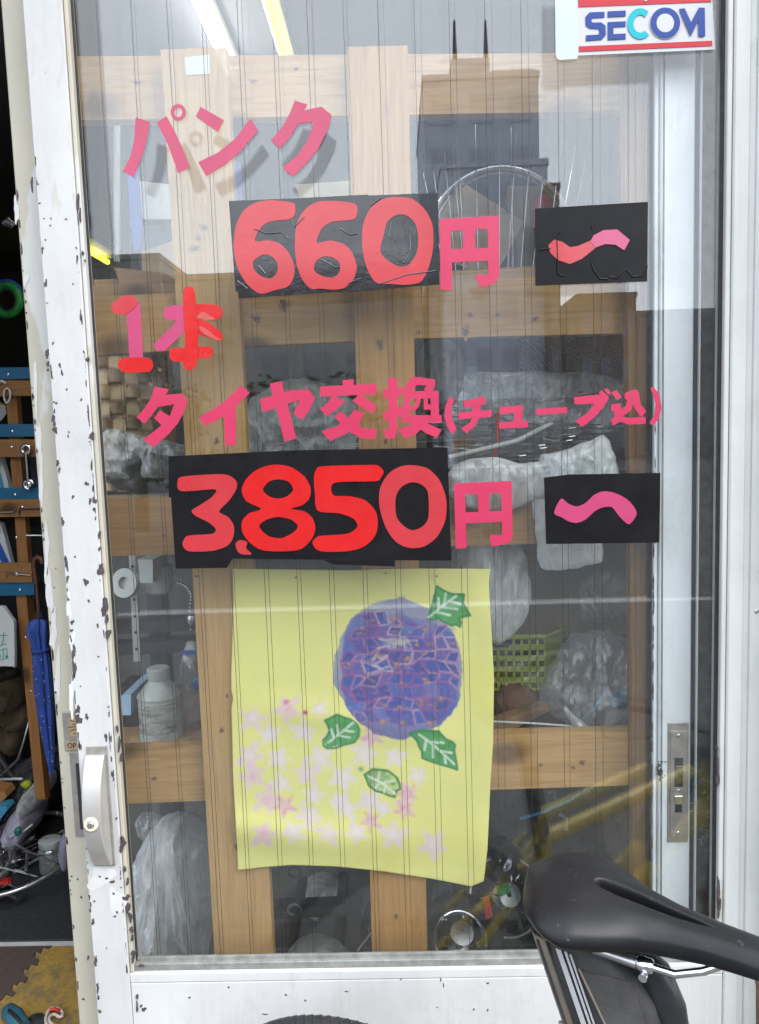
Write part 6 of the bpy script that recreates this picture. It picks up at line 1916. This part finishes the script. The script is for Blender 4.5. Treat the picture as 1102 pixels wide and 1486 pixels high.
def saddle():
    L = .272
    NS, NTT = 190, 111
    wkeys = ([0, .006, .02, .045, .09, .15, .22, .30, .40, .50, .62, .8, .92, .965, .99, 1.0], [.072, .0725, .073, .0735, .074, .0745, .0715, .0585, .0395, .0285, .0225, .0195, .0175, .0145, .0085, .003])
    zkeys = ([0, .08, .2, .35, .5, .7, .85, .95, 1.0], [.004, .010, .010, .004, -.002, -.005, -.008, -.013, -.020])
    xs_ = np.linspace(0, 1, 501)
    kern = np.exp(-np.linspace(-2.5, 2.5, 61) ** 2)
    kern /= kern.sum()
    sm_ = lambda keys: np.convolve(np.pad(np.interp(xs_, *keys), 30, mode='reflect', reflect_type='odd'), kern, 'valid')
    wsm, zsm = sm_(wkeys), sm_(zkeys)
    fade = np.clip(np.minimum(xs_, 1 - xs_) / .05, 0, 1)
    tail = np.clip(xs_ / .23, 0, 1)
    wsm = np.where(xs_ > .5, wsm * fade + np.interp(xs_, *wkeys) * (1 - fade), wsm) * np.sqrt(np.maximum(.0004, 1 - (1 - tail) ** 2.1))
    vs, fs = [], []
    for i in range(NS + 1):
        s = i / NS
        s = s ** 1.7 * .55 + s * .45
        hw = float(np.interp(s, xs_, wsm))
        zt = float(np.interp(s, xs_, zsm))
        skirt = float(np.interp(s, [0, .1, .3, .5, .8, 1], [.004, .007, .008, .007, .006, .004]))
        drop = float(np.interp(s, [0, .2, .4, .6, 1], [.016, .024, .019, .016, .014]))
        sw = float(np.interp(s, [.235, .25, .275, .32, .40, .49, .57, .63], [0, .0045, .0068, .0078, .0070, .0048, .0024, 0]))
        for j in range(NTT):
            t_ = -1 + 2 * j / (NTT - 1)
            a = abs(t_)
            sg = 1 if t_ >= 0 else -1
            if a <= .78:                      # top surface
                k = a / .78
                k2 = k * (.55 + .45 * k)       # crowd samples to the centre line
                x = hw * k2 * .985
                z = zt - drop * (.35 * k2 ** 2 + .65 * (1 - math.sqrt(max(0, 1 - (.985 * k2) ** 3.2))))
                z += .0022 * math.exp(-((k2 * hw - .018) / .012) ** 2) * math.exp(-((s - .45) / .22) ** 2)
                if sw > 0 and x < sw + .004:
                    f = min(1, max(0, (sw + .0016 - x) / .0038))
                    z -= min(.017, sw * 5) * f * f * (3 - 2 * f)
            else:
                k = (a - .78) / .22
                if k < .75:
                    q = k / .75
                    x = hw * (.985 + .02 * math.sin(q * math.pi) - .05 * q)
                    z = zt - drop - skirt * (q ** 1.1) - .0
                else:
                    q = (k - .75) / .25
                    x = hw * (.935 - .25 * q)
                    z = zt - drop - skirt - .002 * q
            p = B(s * L, sg * x, SZ + z)
            vs.append(p)
    for i in range(NS):
        for j in range(NTT - 1):
            fs.append((i * NTT + j, i * NTT + j + 1, (i + 1) * NTT + j + 1, (i + 1) * NTT + j))
        fs.append((i * NTT, (i + 1) * NTT, (i + 1) * NTT + NTT - 1, i * NTT + NTT - 1))
    fs.append(tuple(range(NTT)))
    fs.append(tuple(range(NS * NTT, NS * NTT + NTT))[::-1])
    return MB().add(vs, fs)


sdl = saddle().build('saddle', M['saddle'], bk, smooth=80)
sdl['label'] = 'smooth black saddle with a long centre slot'
for s in (-1, 1):
    MB().tube([B(.035, s * .030, SZ - .028), B(.06, s * .026, SZ - .040), B(.085, s * .022, SZ - .043), B(.140, s * .022, SZ - .043), B(.162, s * .019, SZ - .034), B(.190, s * .014, SZ - .016)], .0034, 12).build('rail', M['chrome'], sdl, smooth=60)
MB().tube([B(.070, -.0235, SZ - .0425), B(.108, -.0235, SZ - .043)], .0050, 12).build('rail_sleeve', M['steel'], sdl, smooth=60)
cl_ = MB()
for s in (-1, 1):
    cl_.tube([B(.108, s * .0220, SZ - .043), B(.110, s * .0220, SZ - .043), B(.120, s * .0220, SZ - .043), B(.122, s * .0220, SZ - .043)], [.0052, .0068, .0068, .0052], 12)
    cl_.tube([B(.115, s * .0275, SZ - .050), B(.115, s * .0315, SZ - .050)], .0038, 10)
cl_.tube([B(.115, -.0275, SZ - .050), B(.115, .0275, SZ - .050)], .003, 10)
cl_.build('clamp', M['chrome'], sdl, smooth=50)
# aero seat post
sp = MB()
path = [(.072, SZ - .048), (.098, SZ - .052), (.116, SZ - .064), (.126, SZ - .090), (.137, SZ - .17), (.154, SZ - .26), (.180, SZ - .42)]
vs, fs = [], []
NQ = 20
for i, (u, z) in enumerate(path):
    a, b = path[max(0, i - 1)], path[min(len(path) - 1, i + 1)]
    tx, tz = b[0] - a[0], b[1] - a[1]
    n_ = math.hypot(tx, tz)
    nx, nz = -tz / n_, tx / n_
    ru = (.010, .014, .018, .0195, .020, .020, .020)[i]
    for k in range(NQ):
        q = 2 * math.pi * k / NQ
        vs.append(B(u + nx * ru * math.cos(q), .0125 * math.sin(q), z + nz * ru * math.cos(q)))
for i in range(len(path) - 1):
    for k in range(NQ):
        fs.append((i * NQ + k, i * NQ + (k + 1) % NQ, (i + 1) * NQ + (k + 1) % NQ, (i + 1) * NQ + k))
fs += [tuple(range(NQ)), tuple(range((len(path) - 1) * NQ, len(path) * NQ))[::-1]]
sp.add(vs, fs).build('seat_post', M['carbon'], bk, smooth=50)
# saddle bag: a wedge hung below the rails
def bagsec(u, z0, z1, hw):
    out = []
    for k in range(24):
        q = 2 * math.pi * k / 24
        cx, cz = math.cos(q), math.sin(q)
        e = .45
        x = hw * math.copysign(abs(cx) ** e, cx)
        z = (z0 + z1) / 2 + (z1 - z0) / 2 * math.copysign(abs(cz) ** e, cz)
        out.append((u, x, z))
    return out
bs = [(.016, -.050, -.110, .022), (.024, -.040, -.128, .031), (.04, -.034, -.152, .035), (.065, -.034, -.175, .034), (.088, -.046, -.185, .031), (.104, -.066, -.185, .026), (.112, -.084, -.178, .018)]
vs, fs = [], []
for u, za, zb_, hw in bs:
    lean = lambda z: u + (-z - .06) * .16
    for (uu, x, z) in bagsec(u, zb_, za, hw):
        vs.append(B(uu + (-z - .06) * .36, x, SZ + z))
for i in range(len(bs) - 1):
    for k in range(24):
        fs.append((i * 24 + k, i * 24 + (k + 1) % 24, (i + 1) * 24 + (k + 1) % 24, (i + 1) * 24 + k))
fs += [tuple(range(24)), tuple(range((len(bs) - 1) * 24, len(bs) * 24))[::-1]]
bag = MB().add(vs, fs).build('saddle_bag', M['bag'], bk, smooth=60)
def onbag(u, z, hw, off=.0008):
    return B(u + (-z - .06) * .36, -(hw + off), SZ + z)
def strip(name, u0, u1, z0, z1, mat, off, hw0=.0352, hw1=.0352, n=10, sl=0.0):
    vs, fs = [], []
    for i in range(n + 1):
        z = z0 + (z1 - z0) * i / n
        for u, hw in ((u0 + sl * i / n, hw0), (u1, hw1)):
            vs.append(onbag(u, z, hw, off))
            vs.append(onbag(u, z, hw, off - .0012))
    for i in range(n):
        q = i * 4
        fs += [(q, q + 2, q + 6, q + 4), (q + 1, q + 5, q + 7, q + 3), (q, q + 4, q + 5, q + 1), (q + 2, q + 3, q + 7, q + 6)]
    fs += [(0, 1, 3, 2), (n * 4, n * 4 + 2, n * 4 + 3, n * 4 + 1)]
    MB().add(vs, fs).build(name, mat, bag)
strip('reflective_stripe', .044, .0490, -.046, -.150, M['reflective'], .0012)
strip('reflective_stripe', .0520, .0542, -.046, -.155, M['reflective'], .0012)
strip('reflective_stripe', .0565, .0580, -.047, -.158, M['reflective'], .0012)
strip('mesh_panel', .062, .104, -.060, -.178, M['bag_mesh'], .0009, .0345, .0275, sl=.020)
MB().tube([onbag(.061 + .020 * i / 8, -.058 - .120 * i / 8, .0347, .0012) for i in range(9)], .0011, 6).build('piping', M['taupe'], bag)
# taupe tail panel wrapped round the rear corner, with its zip
vs, fs = [], []
for i in range(11):
    z = -.042 - .085 * i / 10
    for k in range(7):
        q = k / 6
        u = .0145 + .020 * q
        hw = np.interp(u, [.0145, .016, .024, .034, .042], [.018, .0235, .0320, .0345, .0357])
        vs.append(B(u + (-z - .06) * .36, -hw - .0006, SZ + z))
nv = len(vs)
vs += [Vector(p) + LD * .0012 + FD * .0008 for p in vs]
for i in range(10):
    for k in range(6):
        fs.append((i * 7 + k, i * 7 + 7 + k, i * 7 + 8 + k, i * 7 + k + 1))
fs += [tuple(nv + a for a in f[::-1]) for f in list(fs)]
MB().add(vs, fs).build('tail_panel', M['taupe'], bag, smooth=60)
MB().tube([onbag(.026, z, .0330, .0010) for z in np.linspace(-.045, -.124, 8)], .0011, 6).build('zip', M['rubber'], bag)
MB().tube([onbag(.024, -.116, .034, .002), onbag(.019, -.130, .036, .004), B(.046, -.040, SZ - .24)], .0030, 8).build('zip_pull', M['steel'], bag, smooth=60)
# wheels, frame
def road_wheel(c, axis, name):
    R = .345
    wv = MB().ring(c, R - .016, .0165, 120, 16, axis).build(name, M['tyre'], bk, smooth=60)
    A = Vector(axis).normalized()
    U = A.orthogonal().normalized()
    V = A.cross(U)
    tr_ = MB()
    for k in range(150):                                # tread blocks
        a = 2 * math.pi * k / 150
        d = U * math.cos(a) + V * math.sin(a)
        tt = -U * math.sin(a) + V * math.cos(a)
        for s in (-1, 1):
            p0 = Vector(c) + d * (R + .0004) + A * .002 * s
            p1 = Vector(c) + d * (R - .0028) + A * .0095 * s + tt * .006
            tr_.tube([p0, p1], .0013, 4)
    o = tr_.build('tread', M['tyre'], wv)
    o['kind'] = 'stuff'
    MB().ring(c, R - .040, .010, 90, 10, axis).build('rim', M['dark'], wv, smooth=60)
    MB().lathe(Vector(c) - A * .04, [(.006, 0), (.02, .004), (.02, .012), (.012, .014), (.012, .066), (.02, .068), (.02, .076), (.006, .08)], 18, A).build('hub', M['dark'], wv, smooth=40)
    for k in range(24):
        t0 = 2 * math.pi * k / 24
        t1 = t0 + (.5 if k % 4 < 2 else -.5)
        MB().tube([Vector(c) + (U * math.cos(t1) + V * math.sin(t1)) * .018 + A * (.03 if k % 2 else -.03), Vector(c) + (U * math.cos(t0) + V * math.sin(t0)) * (R - .05)], .001, 5).build('spoke', M['steel'], wv)


wt = atz(572, 1508, .68)
uu_ = (wt - Vector((o_.x, o_.y, 0))).dot(FD)
ll_ = (wt - Vector((o_.x, o_.y, 0))).dot(LD)
RA = B(uu_, ll_, .335)
FA = B(uu_ + 1.0, 0, .335)
road_wheel(RA, LD, 'rear_wheel')
road_wheel(FA, LD, 'front_wheel')
BBp = B(uu_ + .41, 0, .27)
STt = B(.176, 0, SZ - .39)
HT, HB_ = B(uu_ + .83, 0, .60), B(uu_ + .86, 0, .50)
fr2 = MB()
for a, b, r in ((STt, HT, .017), (BBp, STt, .017), (BBp, HB_, .021), (HT + (HT - HB_) * .2, HB_, .019)):
    fr2.tube([a, b], r, 14)
for s in (-1, 1):
    fr2.tube([STt + Vector((0, 0, -.03)) + LD * .012 * s, (STt + RA) / 2 + LD * .03 * s, RA + LD * .062 * s], .008, 10)
    fr2.tube([BBp + LD * .02 * s, RA + LD * .062 * s], .009, 10)
    fr2.tube([HB_ + LD * .02 * s, HB_ + LD * .04 * s + Vector((0, 0, -.04)), FA + LD * .05 * s], .010, 10)
fr2.build('frame', M['yellow_frame'], bk, smooth=50)
st_ = HT + (HT - HB_) * .35
MB().tube([st_ - Vector((0, 0, .04)), st_ + Vector((0, 0, .01)), st_ + FD * .09 + Vector((0, 0, .02))], .014, 12).build('stem', M['dark'], bk, smooth=50)
hb0 = st_ + FD * .09 + Vector((0, 0, .02))
MB().tube([hb0 - LD * .29 - FD * .04, hb0 - LD * .20, hb0, hb0 + LD * .20, hb0 + LD * .29 - FD * .04], .012, 12).build('handlebar', M['dark'], bk, smooth=50)
MB().lathe(BBp - LD * .05, [(.01, 0), (.09, .002), (.092, .006), (.085, .008), (.02, .01), (.02, .10)], 40, LD).build('crank_set', M['dark'], bk, smooth=40)
for s in (-1, 1):
    e = BBp + LD * .075 * s + (FD * .12 + Vector((0, 0, -.12))) * s
    MB().tube([BBp + LD * .06 * s, e], .010, 8).build('crank_arm', M['dark'], bk)
    MB().box(e.x - .045, e.x + .045, e.y - .035, e.y + .035, e.z - .010, e.z + .010, .003).build('pedal', M['black_plastic'], bk)
# kickstand touching the pavement
MB().tube([BBp + (RA - BBp) * .55 + LD * .045, BBp + (RA - BBp) * .60 + LD * .15 + Vector((0, 0, -.29))], .007, 8).build('kickstand', M['steel'], bk)
# rusty hook at the right edge
rh = thing('rusty_post', 'rusty metal post with a bent hook at the right photo edge', 'post', at(1100, 1500, -.09))
MB().tube([at(1104, 1423, -.085), at(1105, 1700, -.085)], .0062, 8).build('rod', M['rust'], rh)
MB().tube([at(1100, 1406, -.085), at(1098, 1415, -.085), at(1100, 1426, -.085), at(1106, 1422, -.085), at(1104, 1408, -.085)], .004, 8).build('hook', M['rust'], rh)

# ------------------------------------------------------------------ the street across the road (seen reflected in the panes)
def vpt(px, py, Y):
    """real point whose mirror image in the front pane is seen at a pixel, Y behind the pane"""
    p = at(px, py, Y)
    return Vector((p.x, -Y, p.z))


def building(label, pxl, pxr, pyt, Y, depth, mat, rows, cols, group='buildings across the road', ww=.6, wh=.55):
    a, b = vpt(pxl, pyt, Y), vpt(pxr, pyt, Y)
    zt = max(a.z, b.z)
    x0, x1 = sorted((a.x, b.x))
    bd = thing('building', label, 'building', ((x0 + x1) / 2, -Y, -.13), group)
    MB().box(x0, x1, -Y - depth, -Y, -.13, zt).build('wall', M[mat], bd)
    MB().box(x0 - .05, x1 + .05, -Y - depth - .05, -Y + .06, zt + .001, zt + .25).build('parapet', M[mat], bd)
    cw, rh_ = (x1 - x0) / cols, min(3.2, (zt - 3.2) / max(1, rows))
    me = None
    for r in range(rows):
        for c_ in range(cols):
            xc, zc_ = x0 + (c_ + .5) * cw, 3.2 + (r + .45) * rh_
            if me is None:
                o = MB().box(-cw * ww / 2, cw * ww / 2, -.03, .03, -rh_ * wh / 2, rh_ * wh / 2).build('window', M['win'] if mat == 'bld_a' else M['win_dim'], None)
                me = o.data
                COL.objects.unlink(o)
                bpy.data.objects.remove(o)
            o = bpy.data.objects.new('window', me)
            link(o, bd)
            o.location = Vector((xc, -Y, zc_)) - ORG[bd.name]
    MB().box(x0 + .3, x1 - .3, -Y - .02, -Y + .04, .0, 2.7).build('shop_front', M['win_dim'], bd)
    return bd, x0, x1, zt


bd, x0, x1, zt = building('dark slim tower block across the road with twin rooftop masts', 614, 782, 118, 34, 9, 'bld_a', 6, 3)
pa, pb_ = vpt(655, 80, 34), vpt(712, 80, 34)
MB().box(pa.x, pb_.x, -38, -34.3, zt + .251, pa.z).build('penthouse', M['bld_a'], bd)
pc = vpt(718, 98, 34)
MB().box(pb_.x + .05, x1 - .1, -38, -34.2, zt + .251, pc.z).build('roof_block', M['bld_a'], bd)
for px in (661, 707):
    q = vpt(px, 18, 34)
    MB().tube([(q.x, -34.6, pa.z), (q.x, -34.6, q.z)], [.12, .05], 6).build('mast', M['dark'], bd)
building('dark annex in front of the slim tower block across the road', 640, 795, 245, 31, 2.6, 'bld_a', 4, 4)
building('lower brown block right of the slim tower across the road', 796, 812, 275, 30, 6, 'bld_c', 4, 1)
building('pale block left of the slim tower across the road', 236, 613, 408, 33, 9, 'bld_b', 2, 6)
building('low pale block at the far left across the road', -420, 232, 400, 36, 9, 'bld_b', 2, 9)
building('low brown block at the right across the road', 838, 924, 434, 38, 8, 'bld_c', 2, 3)
building('long low block further right across the road', 926, 1500, 458, 40, 8, 'bld_b', 2, 8)
building('single storey shop in the gap across the road', 813, 836, 470, 41, 8, 'bld_b', 1, 1)


def tree(label, x, y, h, R, seed):
    r = random.Random(seed)
    tr2 = thing('street_tree', label, 'tree', (x, y, -.02), 'street trees across the road')
    tk = MB()
    tk.tube([(x, y, -.02), (x + .05, y, h * .3), (x - .04, y + .05, h * .55)], [.13, .10, .06], 10)
    for k in range(6):
        a = k * 1.05
        tk.tube([(x, y, h * (.30 + .04 * k)), (x + math.cos(a) * R * .4, y + math.sin(a) * R * .4, h * (.5 + .05 * k)), (x + math.cos(a) * R * .75, y + math.sin(a) * R * .75, h * (.62 + .05 * k))], [.05, .035, .012], 6)
    tk.build('trunk', M['bark'], tr2, smooth=60)
    mb = MB()
    cl2 = [(r.gauss(0, R * .45), r.gauss(0, R * .45), r.uniform(h * .42, h * .95), r.uniform(R * .25, R * .5)) for _ in range(26)]
    for cx, cy_, cz_, cr in cl2:
        for _ in range(90):
            d = Vector((r.gauss(0, 1), r.gauss(0, 1), r.gauss(0, 1))).normalized() * cr * r.random() ** .4
            p = Vector((x + cx, y + cy_, cz_)) + d
            a = Vector((r.gauss(0, 1), r.gauss(0, 1), r.gauss(0, .6))).normalized() * r.uniform(.05, .10)
            b = a.orthogonal().normalized() * a.length * .55
            mb.add([p - a, p + b, p + a, p - b], [(0, 1, 2, 3)])
    mb.build('crown', M['leaf'], tr2)


for i, (px, Y, h, R) in enumerate([(430, 9.5, 2.2, .9), (200, 11, 2.2, 1.0)]):
    q = vpt(px, 700, Y)
    tree(['low street tree across the road, reflected between the posts', 'low street tree across the road at the left'][i], q.x, -Y, h, R, 50 + i)
